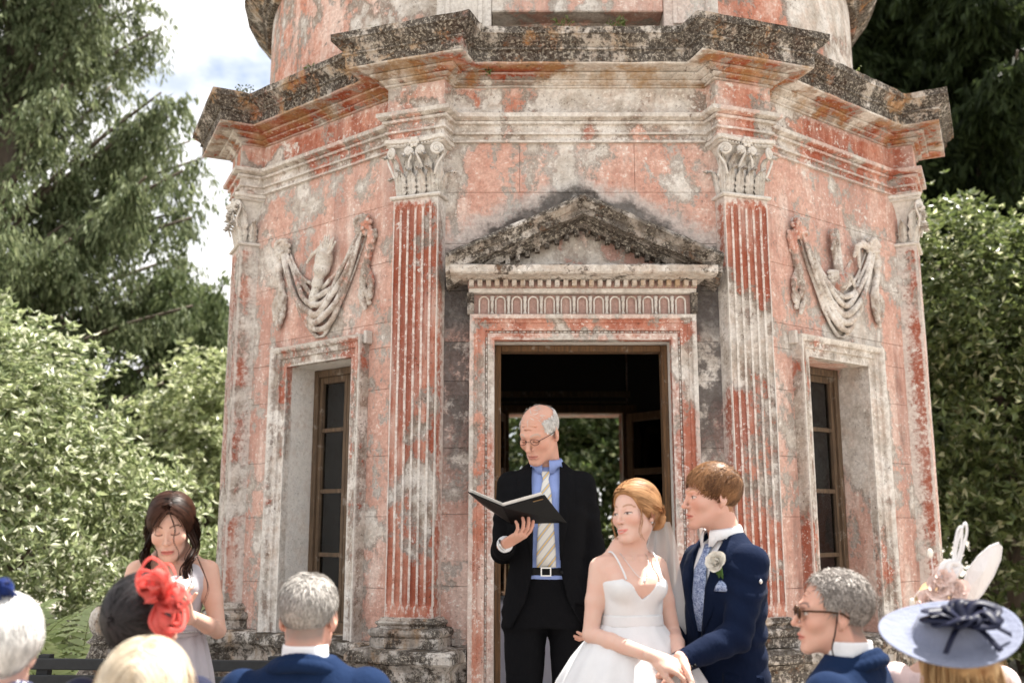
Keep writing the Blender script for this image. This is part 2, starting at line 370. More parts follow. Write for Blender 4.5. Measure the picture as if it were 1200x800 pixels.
for i in range(NF):
    core = wallcore(i); m, t, n, L = fr(i); e = L/2-.10; c = DOFF.get(i, 0)
    if i not in (0, 1, 7, 2, 6): continue
    zs = [.908, 1.18, 1.55, 1.87, 2.23, 2.46, 2.60] if i else [.28, .56, .908, 1.20, 1.56, 1.90, 2.25, 2.462]
    for k, (a, b) in enumerate(zip(zs[:-1], zs[1:])):
        if i in OPEN:
            w = OPEN[i][0]
            if b <= OPEN[i][2]+.001 or i == 0:
                for s in (-1, 1):
                    lo, hi = (c+w, e) if s > 0 else (-e, c-w)
                    block(i, lo, hi, a, b, MWD if i == 0 else MW, pav)
            else:
                lo, hi = w, e; block(i, c+lo, hi, a, b, MW, pav); block(i, -e, c-lo, a, b, MW, pav); block(i, c-lo, c+lo, max(a, OPEN[i][2]), b, MW, pav)
        else:
            for q in range(4): block(i, -e+2*e*q/4, -e+2*e*(q+1)/4, a, b, MW, pav)
    z2 = [2.60, 2.94, 3.27, 3.575] if i else [2.462, 2.74, 3.0, 3.29, 3.575]
    for k, (a, b) in enumerate(zip(z2[:-1], z2[1:])):
        cuts = [-e, -.02+.05*k, e] if k % 2 == 0 or L < 1.7 else [-e, -.33, .30, e]
        for u0, u1 in zip(cuts[:-1], cuts[1:]): block(i, u0, u1, a, b, MWU if i == 0 else MW, pav)
# ---- entablature
RP = ressaut(.155, .06)
spart('architrave', RP, [(-.2, 3.572), (.020, 3.572), (.020, 3.584), (.010, 3.586), (.010, 3.612), (.026, 3.616), (.026, 3.628), (.018, 3.630), (.018, 3.668), (.036, 3.673), (.038, 3.686), (.028, 3.690), (.062, 3.704), (.064, 3.726), (-.2, 3.731)], MARC, amp=.0016, seed=3, step=.02)
spart('frieze', RP, [(-.2, 3.7315), (.016, 3.7315), (.016, 3.888), (-.2, 3.888)], MFRZ, amp=.0025, seed=4)
spart('bed_moulding', RP, [(-.2, 3.8885), (.030, 3.8885), (.030, 3.898), (.022, 3.900), (.052, 3.912), (.054, 3.920), (.044, 3.922), (.080, 3.936), (.092, 3.938), (.094, 3.948), (.086, 3.952), (.186, 3.954), (.190, 3.962), (-.2, 3.966)], MBED, amp=.003, seed=5, step=.025)
spart('cornice', RP, [(-.2, 3.9665), (.190, 3.9635), (.193, 4.022), (.206, 4.026), (.206, 4.036), (.196, 4.040), (.214, 4.062), (.236, 4.082), (.240, 4.094), (.252, 4.098), (.252, 4.136), (.12, 4.156), (-.2, 4.18)], MCOR, amp=.0045, freq=13, seed=6, seg=.03, step=.02)
# ---- pilasters
def pil_frame(i):
    v = PVx[i]; b = (fr((i-1) % NF)[2]+fr(i)[2]).normalized(); t = Vector((-b.y, b.x)); return Matrix(((t.x, -b.x, 0, v.x), (t.y, -b.y, 0, v.y), (0, 0, 1, 0), (0, 0, 0, 1)))   # x along, -y outward
def shaft_mesh():
    hw = .132; yf = -PQ; yb = .10; nf = 6; mb = MB(); rows = []
    zs = [1.046, 1.055, 1.065, 1.10, 1.112, 1.122, 1.13] + [1.13+2.03*k/14 for k in range(1, 14)] + [3.16, 3.175, 3.188, 3.20, 3.207, 3.24]
    fw = 2*hw/nf
    for z in zs:
        s = 0 if z < 1.10 or z > 3.2 else min(1, math.sqrt(max(0, min((z-1.098)/.03, (3.204-z)/.035, 1))))
        row = [Vector((-hw, yb, z)), Vector((-hw, yf+.045, z)), Vector((-hw, yf+.02, z))]
        fl = .03 if z < 1.065 else 0
        for k in range(nf):
            x0 = -hw+fw*k
            row += [Vector((x0+.0005, yf, z)), Vector((x0+fw*.13, yf, z))]
            for q in range(1, 8):
                a = math.pi*q/8; row.append(Vector((x0+fw*.5-fw*.37*math.cos(a)*max(s, .3), yf+s*.017*math.sin(a)**.7, z)))
            row += [Vector((x0+fw*.87, yf, z))]
        row += [Vector((hw-.0005, yf, z)), Vector((hw, yf+.02, z)), Vector((hw, yf+.045, z)), Vector((hw, yb, z))]
        rows.append(row)
    mb.rings(rows, True, True); mb.jitter(.0025, 14, 3)
    return mb.me('pilaster')
def local_sweep(hw, yf, yb, prof, amp=.003, seed=0):
    path = [Vector((-hw, yb)), Vector((-hw, yf)), Vector((hw, yf)), Vector((hw, yb))]
    return sweep(path, fine(prof, .012), False, .03, amp, 12, seed)
SM = shaft_mesh(); SM.materials.append(MPIL)
BM1 = local_sweep(.135, -PQ, .12, [(-.13, .909), (.052, .909), (.052, .955), (.046, .958), (.056, .966), (.060, .98), (.056, .994), (.046, 1.001), (.026, 1.004), (.022, 1.012), (.028, 1.018), (.034, 1.026), (.030, 1.034), (.018, 1.038), (.012, 1.05), (-.13, 1.05)], .004, 3).me('base'); BM1.materials.append(MBASE)
NM1 = local_sweep(.131, -PQ, .10, [(-.1, 3.2405), (.014, 3.2405), (.02, 3.248), (.014, 3.258), (-.1, 3.258)], .001, 4).me('necking'); NM1.materials.append(MCAP)
# capital pieces
def leaf_mesh(h, w, curl, seed=0):
    """acanthus leaf: rises along the bell and rolls outward at the tip; origin at its foot, -y outward"""
    rg = random.Random(seed); V = []; F = []; nu, nv = 9, 12
    for side in (0, 1):
        for j in range(nv):
            f = j/(nv-1)
            if f < .72: y = -.006 - .030*f; z = h*f/.72*.93
            else:
                a = (f-.72)/.28*2.5; y = -.0276 - curl*(1-math.cos(a))*.5; z = h*.93 + curl*.55*math.sin(a)
            ww = w*(.62+.5*math.sin(math.pi*min(1, f*1.05))) * (1-.55*max(0, f-.7)/.3); ww *= .92 + .26*math.cos(f*math.pi*2*4.2)
            for i in range(nu):
                u = i/(nu-1)*2-1
                rib = .0085*math.cos(u*math.pi*3.0) + .020*abs(u)**1.6
                V.append(Vector((u*ww, y + rib*(.5+f*.5) + (.007 if side else 0), z - .012*abs(u)**2*f)))
    for side in (0, 1):
        b = side*nu*nv
        for j in range(nv-1):
            for i in range(nu-1):
                q = (b+j*nu+i, b+j*nu+i+1, b+(j+1)*nu+i+1, b+(j+1)*nu+i); F.append(q if not side else q[::-1])
    rim = [i for i in range(nu)] + [j*nu+nu-1 for j in range(1, nv)] + [(nv-1)*nu+i for i in range(nu-2, -1, -1)] + [j*nu for j in range(nv-2, 0, -1)]
    for a, b in zip(rim, rim[1:]+rim[:1]): F.append((b, a, a+nu*nv, b+nu*nv))
    me = mesh('leaf', V, F, True); me.materials.append(MCAP); return me
def volute_mesh(r, d, turns=2.1):
    mb = MB(); P = []; rr = []
    for k in range(40):
        f = k/39; a = f*turns*2*math.pi; q = r*(1-f*.86)
        P.append((q*math.cos(a), -d*f*.6, q*math.sin(a))); rr.append(.0095*(1-.35*f))
    mb.tube(P, rr, 6); mb.ell((0, -d*.65, 0), (.009, .009, .009), 8, 6)
    # stalk that rises to the scroll
    mb.tube(catmull([(-r*.2, .02, -r*4.0), (r*.2, .0, -r*2.4), (r*.95, -.002, -r*1.0), (r, 0, 0)], 5), [.007]*12+[.009]*4, 6)
    me = mb.me('volute', True); me.materials.append(MCAP); return me
LF1, LF2 = leaf_mesh(.115, .026, .07, 1), leaf_mesh(.20, .026, .085, 2)
VO1, VO2 = volute_mesh(.034, .016), volute_mesh(.023, .01)
def bell():
    mb = MB(); rows = []
    for z, w, d in ((3.2585, .112, .022), (3.32, .100, .008), (3.42, .100, .008), (3.49, .118, .03), (3.53, .140, .06)):
        rows.append([Vector(p) for p in ((-w, .1, z), (-w, -d, z), (-w*.5, -d-.002, z), (0, -d-.003, z), (w*.5, -d-.002, z), (w, -d, z), (w, .1, z))])
    mb.rings(rows); me = mb.me('capital'); me.materials.append(MCAP); return me
def abacus():
    mb = MB(); rows = []
    for z, w, d in ((3.5305, .158, .085), (3.538, .172, .10), (3.548, .165, .092), (3.552, .178, .108), (3.5705, .18, .11)):
        row = [Vector((-w, .1, z)), Vector((-w+.012, .02, z)), Vector((-w, -d+.018, z)), Vector((-w+.018, -d, z))]
        for k in range(1, 8): u = k/4-1; row.append(Vector((u*(w-.03), -d+.028*(1-u*u), z)))
        row += [Vector((w-.018, -d, z)), Vector((w, -d+.018, z)), Vector((w-.012, .02, z)), Vector((w, .1, z))]
        rows.append(row)
    mb.rings(rows); me = mb.me('abacus'); me.materials.append(MCAP); return me
BELL, ABA = bell(), abacus()
mb = MB(); mb.ell((0, 0, 0), (.012, .012, .012), 8, 6)
for k in range(6):
    a = k*math.pi/3; mb.ell((.02*math.cos(a), .003, .02*math.sin(a)), (.013, .008, .013), 8, 5)
ROS = mb.me('rosette', True); ROS.materials.append(MCAP)
mb = MB()
for k in range(15):
    x = -.14+.28*k/14; mb.ell((x, -.092+.02*(1-(x/.16)**2), 3.543), (.0075, .008, .008), 6, 4)
EGG = mb.me('egg_moulding', True); EGG.materials.append(MCAP)
for i in range(NF):
    Mf = pil_frame(i)
    p = link('pilaster', SM, None, pav); p.matrix_local = Mf
    link('base', BM1, None, p); link('necking', NM1, None, p)
    c = link('capital', BELL, None, pav); c.matrix_local = Mf
    link('abacus', ABA, None, c)
    def put(name, me, x, y, z, rz=0, mir=False, tilt=0):
        o = link(name, me, None, c, (x, y, z), (0, tilt, rz))
        if mir: o.scale = (-1, 1, 1)
    for x in (-.088, -.03, .03, .088): put('leaf', LF1, x, -.040, 3.258)
    for x in (-.06, 0, .06): put('leaf', LF2, x, -.020, 3.258)
    for s in (-1, 1):
        put('leaf', LF2, s*.118, -.03, 3.258, s*.7); put('leaf', LF1, s*.122, .02, 3.258, s*1.57)
        put('volute', VO1, s*.134, -.088, 3.492, s*.55, s < 0); put('volute', VO2, s*.036, -.083, 3.500, 0, s > 0)
    put('rosette', ROS, 0, -.094, 3.548); link('egg_moulding', EGG, None, c)
# ---- frames round openings (profile (w outward from the opening, out)) swept along a path in the plane of a wall
def frame_sweep(i, pts, prof, name, mat, parent=pav, closed=False, amp=.0015, seg=.05, smooth=35, c=0):
    n = len(pts); P = [Vector(p) for p in pts]; rows = []
    def nr(a, b): d = (b-a).normalized(); return Vector((-d.y, d.x))
    st = []
    for j in range(n):
        if j == 0: mm = nr(P[0], P[1])
        elif j == n-1: mm = nr(P[-2], P[-1])
        else: a, b = nr(P[j-1], P[j]), nr(P[j], P[j+1]); mm = (a+b)/(1+a.dot(b))
        st.append((P[j], mm))
    for j in range(n-1):
        k = max(1, int((P[j+1]-P[j]).length/seg))
        for q in range(k + (1 if j == n-2 else 0)):
            f = q/k; row = []
            for w, o in prof:
                p = (st[j][0]+st[j][1]*w)*(1-f) + (st[j+1][0]+st[j+1][1]*w)*f
                v = FPt(i, p.x+c, o, p.y); row.append(v + noise.noise_vector(v*17)*amp)
            rows.append(row)
    mb = MB(); mb.rings(rows, True, True); o = mb.build(name, mat, parent); bm = bmesh.new(); bm.from_mesh(o.data); bmesh.ops.recalc_face_normals(bm, faces=bm.faces); bm.to_mesh(o.data); bm.free()
    return autosmooth(o, smooth)
def fin(prof): return fine(prof, .014)
# door case
dcase = frame_sweep(0, [(-.465, .285), (-.465, 2.464), (.465, 2.464), (.465, .285)],
    fin([(0, -.02), (0, .048), (.034, .050), (.036, .042), (.047, .042), (.049, .058), (.085, .062), (.088, .070), (.100, .074), (.108, .088), (.128, .094), (.130, .0), (.130, -.02)]), 'door_case', MSUR)
bd = MB()
def bead(u, z, vert):
    r = .0065; bd.ell(FPt(0, u, .046, z), (r*.8, r, r*1.9) if vert else (r*1.9, r, r*.8), 6, 5)
def reel(u, z, vert):
    r = .0045; bd.ell(FPt(0, u, .046, z), (r*1.5, r, r*.5) if vert else (r*.5, r, r*1.5), 6, 4)
z = .30
while z < 2.49:
    for s in (-1, 1):
        bead(s*(.465+.0415), z, True); reel(s*(.465+.0415), z+.019, True); reel(s*(.465+.0415), z+.0255, True)
    z += .043
u = -.48
while u < .49:
    bead(u, 2.464+.0415, False); reel(u+.019, 2.5055, False); reel(u+.0255, 2.5055, False); u += .043
tag(bd.build('bead_and_reel', MTRIM, dcase, True), kind='stuff')
# window cases
for i in (1, 7):
    w = frame_sweep(i, [(-.285, .9085), (-.285, 2.43), (.285, 2.43), (.285, .9085)],
        fin([(0, -.02), (0, .03), (.044, .032), (.048, .044), (.078, .047), (.083, .060), (.096, .067), (.112, .072), (.114, .0), (.114, -.02)]), 'window_case', MTRIM, c=DOFF[i])
# lugs at the top corners of the window cases
    for s in (-1, 1):
        MB().box((DOFF[i]+s*.411-.012, -.05, 2.49), (DOFF[i]+s*.411+.012, 0, 2.562), FM(i)).build('case_ear', MTRIM, w, bevel=.004)
    bpy.context.view_layer.update()
# window leaves
def window(i):
    W_ = OPEN[i][0]; I_ = W_-.0375; S_ = I_-.0005; M = FM(i, -.21, 0, DOFF.get(i, 0)); wn = empty('window', parent=pav); wn.matrix_local = M
    def bx(name, par, lo, hi, mat=MWOOD): return MB().box(lo, hi).build(name, mat, par, bevel=.003)
    fo = MB(); fo.box((-W_, -.03, .909), (-I_, .05, 2.43)); fo.box((I_, -.03, .909), (W_, .05, 2.43)); fo.box((-I_, -.028, 2.385), (I_, .048, 2.428)); fo.box((-I_, -.04, .909), (I_, .05, .965))
    fo.build('frame', MWOOD, wn, bevel=.004)
    for s in (-1, 1):
        sa = MB(); x0, x1 = (-S_, -.0015) if s < 0 else (.0015, S_)
        sa.box((x0, -.012, .966), (x0+.026, .03, 2.384)); sa.box((x1-.026, -.012, .966), (x1, .03, 2.384))
        for z0, z1 in ((.966, 1.02), (1.325, 1.349), (1.691, 1.715), (2.051, 2.075), (2.346, 2.384)): sa.box((x0+.026, -.008, z0), (x1-.026, .028, z1))
        sa.build('sash', MWOOD, wn, bevel=.002)
        for z0, z1 in ((1.02, 1.325), (1.349, 1.691), (1.715, 2.051), (2.075, 2.346)):
            a = random.uniform(-.004, .004); MB().box((x0+.026, .008, z0), (x1-.026, .0105, z1)).build('pane', MGLASS, wn, rot=(a*.3, 0, a))
for i in (1, 7, 3, 5): window(i)
# wooden door frame
df = MB(); M0 = FM(0, -.12)
for s in (-1, 1): df.box((s*.465 if s < 0 else .432, -.03, .285), (-.432 if s < 0 else .465, .06, 2.46), M0)
df.box((-.4315, -.028, 2.425), (.4315, .058, 2.46), M0)
df.build('door_frame', MWOOD2, pav, bevel=.004)
# ---- frieze panel with arches, dentils, pediment
pd = empty('pediment', parent=pav); pd.matrix_local = FM(0)
def pb(name, lo, hi, mat, par=pd, bev=.003): return MB().box(lo, hi).build(name, mat, par, bevel=bev)
pb('frieze_panel', (-.585, -.040, 2.5945), (.585, .01, 2.7085), MREDP)
pb('string_band', (-.60, -.085, 2.709), (.60, .01, 2.734), MTRIM)
pb('dentil_backing', (-.605, -.085, 2.7345), (.605, .01, 2.7715), MREDP)
nden = 27
dm = MB().box((-.0125, -.045, -.0155), (.0125, .0, .0155)).me('dentil', bevel=.002); dm.materials.append(MDEN)
for k in range(nden): link('dentil', dm, None, pd, (-.585+1.17*k/(nden-1), -.0855, 2.7535))
# arches between little balusters
ar = MB(); n = 12; ri, ro = .021, .028; pi_, po_ = [], []
for sgn in (0,):
    path = [(-1, -.048), (-1, .02)] + [(math.cos(math.pi - math.pi*k/n), None) for k in range(n+1)] + [(1, .02), (1, -.048)]
    inn, outr = [], []
    for a, z in path:
        if z is None:
            th = math.acos(max(-1, min(1, a))); inn.append((ri*math.cos(th), .02+ri*math.sin(th))); outr.append((ro*math.cos(th), .02+ro*math.sin(th)))
        else: inn.append((a*ri, z)); outr.append((a*ro, z))
    ar.rings([[Vector((p[0], y, p[1])) for p, y in ((inn[k], 0), (inn[k], -.014), (outr[k], -.016), (outr[k], 0))] for k in range(len(inn))])
ARC = ar.me('arch'); ARC.materials.append(MCAP)
bl = MB(); bl.lathe([(.010, -.050), (.010, -.043), (.006, -.036), (.0085, -.015), (.010, 0), (.0075, .016), (.012, .030), (.009, .036), (.013, .046)], 10)
BAL = bl.me('baluster', True); BAL.materials.append(MCAP)
nar = 13
for k in range(nar):
    x = -.52+1.04*k/(nar-1)
    link('arch', ARC, None, pd, (x, -.0405, 2.6495))
    if k < nar-1: link('baluster', BAL, None, pd, (x+.52/(nar-1), -.046, 2.6515))
for s in (-1, 1):
    cs = MB(); pts = [(-.001, 2.60), (-.055, 2.60), (-.075, 2.62), (-.06, 2.65), (-.072, 2.68), (-.095, 2.708), (-.001, 2.708)]
    cs.rings([[Vector((s*.5905+dx, y, z)) for y, z in pts] for dx in ((-.018, .018) if s else ())]); cs.build('console', MPED, pd, bevel=.003)
def slab(name, prof, x0, x1, mat, amp=.006, seed=0, par=pd):
    prof = fine(prof, .02); rows = []; k = max(2, int((x1-x0)/.03))
    for q in range(k+1):
        row = []
        for o, z in prof:
            v = Vector((x0+(x1-x0)*q/k, -o, z)); row.append(v + noise.noise_vector(v*15+Vector((seed, 0, 0)))*amp)
        rows.append(row)
    mb = MB(); mb.rings(rows); return autosmooth(mb.build(name, mat, par))
slab('horizontal_cornice', [(-.01, 2.772), (.135, 2.772), (.15, 2.778), (.215, 2.781), (.225, 2.79), (.228, 2.822), (.21, 2.832), (-.01, 2.836)], -.69, .69, MSLB, .003, 3)
AX, AZ, SL = .715, 3.195, .446
zt = AZ
def rake(s):
    # profile (down from the top line, out)
    prof = fine([(0, -.01), (0, .262), (.014, .272), (.024, .270), (.026, .258), (.050, .236), (.052, .222), (.084, .220), (.087, .168), (.098, .166), (.100, .150), (.128, .128), (.13, -.01)], .018); rows = []
    nz = Vector((-s*SL, -1)).normalized()      # in (x, z) plane, downward normal of a slope that falls with |x|
    k = 30
    for q in range(k+1):
        f = q/k; row = []
        for w, o in prof:
            # mitre at the apex, plumb cut at the eaves
            zz = AZ - w*math.sqrt(1+SL*SL) - SL*AX*f; v = Vector((s*AX*f, -o, zz)); row.append(v + noise.noise_vector(v*14)*.0045*(1 if f > .02 else 0) + noise.noise_vector(v*40)*.002*(1 if f > .02 else 0))
        rows.append(row)
    mb = MB(); mb.rings(rows if s > 0 else [list(reversed(r)) for r in rows]); o = mb.build('raking_cornice', MPED, pd)
    bm = bmesh.new(); bm.from_mesh(o.data); bmesh.ops.recalc_face_normals(bm, faces=bm.faces); bm.to_mesh(o.data); bm.free()
    return autosmooth(o)
dm2 = dm.copy(); dm2.materials.clear(); dm2.materials.append(MPED)
for s in (-1, 1):
    rk = rake(s)
    for k in range(9):
        x = s*(.03+.052*k); zz = AZ-.130*math.sqrt(1+SL*SL)-SL*abs(x)
        link('dentil', dm2, None, rk, (x, -.085, zz-.012))
tri = MB(); hz = AZ-.12-.0; ty = -.055
pts = [(-.63, 2.834), (.63, 2.834), (0, 3.07)]
tri.add([Vector((x, ty, z)) for x, z in pts]+[Vector((x, .01, z)) for x, z in pts], [(0, 1, 2), (5, 4, 3), (0, 3, 4, 1), (1, 4, 5, 2), (2, 5, 3, 0)])
tri.build('tympanum', MTYM, pd)
# ---- drum, its crowning moulding and dome
dr = MB(); N = 96
def ringat(r, z): return [Vector((r*math.sin(2*math.pi*k/N), -r*math.cos(2*math.pi*k/N), z)) for k in range(N)]
dr.rings([ringat(2.28, 4.1), ringat(2.28, 4.6), ringat(2.28, 5.1), ringat(2.28, 5.66), ringat(2.0, 5.66)]); dr.build('drum', MDRUM, pav, True)
autosmooth(pav.children[-1])
cm = MB(); pr = fine([(2.0, 5.22), (2.32, 5.22), (2.335, 5.245), (2.33, 5.27), (2.35, 5.28), (2.36, 5.34), (2.46, 5.42), (2.50, 5.47), (2.50, 5.55), (2.47, 5.62), (2.1, 5.70)], .03)
cm.rings([ringat(r, z) for r, z in pr]); cm.jitter(.012, 9, 4); autosmooth(cm.build('drum_cornice', MCOR, pav))
dm_ = MB(); dm_.rings([ringat(2.2*math.cos(a), 5.6+1.5*math.sin(a)) for a in [R_(x) for x in (0, 12, 25, 38, 50, 62, 74, 84, 89)]]); dm_.build('dome', MBASE, pav, True)
# attic panel on the front of the drum
at_ = empty('attic_panel', parent=pav); at_.matrix_local = Matrix.Translation((0, -2.28, 0))
for s in (-1, 1):
    c0, c1 = (s*.80, s*.49); lo, hi = min(c0, c1), max(c0, c1)
    q = MB().box((lo, -.14, 4.245), (hi, .3, 5.3)).build('pier', MTRIM, at_, bevel=.006)
    MB().box((lo+.05, .0, 4.12), (hi-.05, .3, 4.24)).build('pier_foot', MBASE, at_)
    fr_ = MB(); 
    for a, b, c, d in ((lo+.05, lo+.075, 4.29, 5.2), (hi-.075, hi-.05, 4.29, 5.2), (lo+.0755, hi-.0755, 4.29, 4.315)): fr_.box((a, -.155, c), (b, -.1405, d))
    fr_.build('raised_frame', MTRIM, q, bevel=.003)
MB().box((-.489, -.13, 4.375), (.489, .3, 5.3)).build('lintel', MFRZ, at_, bevel=.006)
MB().box((-.489, .16, 4.1), (.489, .3, 4.37)).build('recess_wall', MBASE, at_)
# ---- steps and floor, ceiling, back door leaf
st = empty('doorstep', (PC.x, PC.y, 0)); tag(st, 'worn pale stone steps up to the pavilion doorway', 'steps')
MB().box((-.95, -3.95, .0), (.95, -2.72, .14)).build('step', MREV, st, bevel=.01); MB().box((-.5945, -3.6, .141), (.5945, -2.3, .279)).build('step', MREV, st, bevel=.01)
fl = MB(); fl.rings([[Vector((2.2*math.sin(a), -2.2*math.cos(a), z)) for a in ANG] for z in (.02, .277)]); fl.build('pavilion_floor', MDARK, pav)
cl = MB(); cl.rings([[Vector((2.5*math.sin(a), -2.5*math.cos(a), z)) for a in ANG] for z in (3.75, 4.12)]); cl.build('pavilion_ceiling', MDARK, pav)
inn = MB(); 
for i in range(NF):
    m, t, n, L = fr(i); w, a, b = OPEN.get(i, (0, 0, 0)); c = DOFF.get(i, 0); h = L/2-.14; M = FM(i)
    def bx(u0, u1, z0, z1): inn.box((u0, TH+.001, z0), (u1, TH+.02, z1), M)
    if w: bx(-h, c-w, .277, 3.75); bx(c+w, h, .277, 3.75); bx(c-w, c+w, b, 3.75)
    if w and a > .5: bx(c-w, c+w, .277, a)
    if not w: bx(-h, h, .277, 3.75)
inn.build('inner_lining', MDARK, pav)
# back doorway: frame, mouldings over it, open glazed leaf
M4 = FM(4, -TH-.03); c = DOFF[4]
bk = MB()
for s in (-1, 1): bk.box((c+s*.60-.05, -.05, .28), (c+s*.60+.05, .05, 2.58), M4)
bk.box((c-.7, -.06, 2.581), (c+.7, .06, 2.66), M4); bk.build('back_door_frame', MWOOD2, pav, bevel=.004)
bk = MB(); bk.box((c-.9, -.09, 2.74), (c+.9, .02, 2.80), M4); bk.box((c-.85, -.06, 2.68), (c+.85, .02, 2.70), M4); bk.build('back_door_cornice', MWOOD, pav)
def leaf_door(hinge, rz, w):
    d = empty('back_door_leaf', parent=pav); d.location = hinge; d.rotation_euler = (0, 0, rz)
    f = MB(); f.box((0, -.02, .3), (.08, .02, 2.57)); f.box((w-.08, -.02, .3), (w, .02, 2.57))
    for z0, z1 in ((.3, .9), (1.42, 1.48), (1.98, 2.04), (2.49, 2.57)): f.box((.0805, -.018, z0), (w-.0805, .018, z1))
    f.build('leaf_frame', MWOOD2, d, bevel=.004)
    for z0, z1 in ((.9, 1.42), (1.48, 1.98), (2.04, 2.49)): MB().box((.0805, -.002, z0), (w-.0805, .002, z1)).build('pane', MGLASS, d)
hp = M4 @ Vector((c-.60, .06, 0)); leaf_door((hp.x, hp.y, 0), R_(-52), .56)
hp = M4 @ Vector((c+.60, .06, 0)); leaf_door((hp.x, hp.y, 0), R_(-100), .56)
# ================================================================== implicit surfaces (bodies, clothes, carved reliefs)
def axis(*segs):
    """segs: (start, end, step) joined into one rising coordinate list"""
    out = []
    for a, b, s in segs:
        n = max(1, int(round((b-a)/s))); out += [a+(b-a)*k/n for k in range(n)]
    out.append(segs[-1][1]); return np.array(out, np.float32)
class SDF:
    def __init__(s, xs, ys, zs):
        s.ax = (xs, ys, zs); s.f = np.full((len(xs), len(ys), len(zs)), .25, np.float32)
    def box(s, lo, hi):
        sl = []
        for a, l, h in zip(s.ax, lo, hi):
            i = max(0, int(np.searchsorted(a, l))-1); j = min(len(a), int(np.searchsorted(a, h))+1)
            sl.append(slice(i, max(j, i+1)))
        sl = tuple(sl)
        X = s.ax[0][sl[0]][:, None, None]; Y = s.ax[1][sl[1]][None, :, None]; Z = s.ax[2][sl[2]][None, None, :]
        return sl, X, Y, Z
    def comb(s, sl, d, k, mode):
        a = s.f[sl]
        if mode == 'u':
            if k <= 0: s.f[sl] = np.minimum(a, d); return
            h = np.clip(.5+.5*(a-d)/k, 0, 1); s.f[sl] = a*(1-h) + d*h - k*h*(1-h)
        elif mode == 's':
            if k <= 0: s.f[sl] = np.maximum(a, -d); return
            h = np.clip(.5-.5*(a+d)/k, 0, 1); s.f[sl] = a*(1-h) - d*h + k*h*(1-h)
    def cap(s, a, b, ra, rb, k=.01, mode='u', sq=None):
        """tapered capsule; sq=(axis vector, factor) flattens the section along that axis"""
        a = np.array(a, float); b = np.array(b, float); m = max(ra, rb)+abs(k)+.02
        sl, X, Y, Z = s.box(np.minimum(a, b)-m, np.maximum(a, b)+m)
        ab = b-a; L2 = float(ab@ab)+1e-12
        t = np.clip(((X-a[0])*ab[0]+(Y-a[1])*ab[1]+(Z-a[2])*ab[2])/L2, 0, 1)
        dx, dy, dz = X-a[0]-t*ab[0], Y-a[1]-t*ab[1], Z-a[2]-t*ab[2]
        if sq is not None:
            n, f = np.array(sq[0], float), sq[1]; n = n/np.linalg.norm(n); q = (dx*n[0]+dy*n[1]+dz*n[2])*(f-1)
            dx, dy, dz = dx+q*n[0], dy+q*n[1], dz+q*n[2]
        d = np.sqrt(dx*dx+dy*dy+dz*dz)-(ra+t*(rb-ra)); s.comb(sl, d.astype(np.float32), k, mode); return s
    def chain(s, P, R, k=.01, sq=None, mode='u'):
        for i in range(len(P)-1): s.cap(P[i], P[i+1], R[i], R[i+1], k, mode, sq)
        return s
    def ell(s, c, r, k=.01, M=None, mode='u'):
        c = np.array(c, float); m = max(r)+abs(k)+.02; sl, X, Y, Z = s.box(c-m, c+m)
        x, y, z = X-c[0], Y-c[1], Z-c[2]
        if M is not None:
            M = np.array(M)[:3, :3]; x, y, z = (M[0, 0]*x+M[1, 0]*y+M[2, 0]*z, M[0, 1]*x+M[1, 1]*y+M[2, 1]*z, M[0, 2]*x+M[1, 2]*y+M[2, 2]*z)
        k0 = np.sqrt((x/r[0])**2+(y/r[1])**2+(z/r[2])**2); k1 = np.sqrt((x/r[0]**2)**2+(y/r[1]**2)**2+(z/r[2]**2)**2)+1e-9
        s.comb(sl, (k0*(k0-1)/k1).astype(np.float32), k, mode); return s
    def loft(s, table, k=.02, p=2.3, mode='u', tw=None):
        """table rows (z, cx, cy, rx, ry): upright body of super-elliptic sections"""
        T = np.array(table, float); z0, z1 = T[0, 0], T[-1, 0]; rx = T[:, 3].max()+.06; ry = T[:, 4].max()+.06
        sl, X, Y, Z = s.box((T[:, 1].min()-rx, T[:, 2].min()-ry, z0-.06), (T[:, 1].max()+rx, T[:, 2].max()+ry, z1+.06))
        zz = np.clip(Z, z0, z1); g = lambda j: np.interp(zz.ravel(), T[:, 0], T[:, j]).reshape(zz.shape)
        cx, cy, a, b = g(1), g(2), g(3), g(4)
        q = (np.abs((X-cx)/a)**p + np.abs((Y-cy)/b)**p)**(1/p); d = (q-1)*np.minimum(a, b)
        dz = np.maximum(Z-z1, z0-Z); d = np.where(dz > 0, np.sqrt(np.maximum(d, 0)**2+dz**2)+np.minimum(d, 0)*0, np.maximum(d, dz))
        s.comb(sl, d.astype(np.float32), k, mode); return s
    def fn(s, lo, hi, func, k=0., mode='u'):
        sl, X, Y, Z = s.box(lo, hi); s.comb(sl, func(X, Y, Z).astype(np.float32), k, mode); return s
    def disp(s, func, lo=None, hi=None):
        sl, X, Y, Z = s.box(lo if lo is not None else [a[0] for a in s.ax], hi if hi is not None else [a[-1] for a in s.ax])
        s.f[sl] = s.f[sl] + func(X, Y, Z).astype(np.float32); return s
    def extract(s):
        f = s.f; f[0] = f[-1] = .2; f[:, 0] = f[:, -1] = .2; f[:, :, 0] = f[:, :, -1] = .2
        ins = f < 0; nx, ny, nz = f.shape
        c = ins[:-1, :-1, :-1].astype(np.int8)
        acc = np.zeros((nx-1, ny-1, nz-1), np.int8)
        for i in (0, 1):
            for j in (0, 1):
                for k in (0, 1): acc += ins[i:nx-1+i, j:ny-1+j, k:nz-1+k]
        act = (acc > 0) & (acc < 8); I, J, K = np.nonzero(act)
        idm = np.full(act.shape, -1, np.int32); idm[I, J, K] = np.arange(len(I))
        S = np.zeros((len(I), 3)); cnt = np.zeros(len(I))
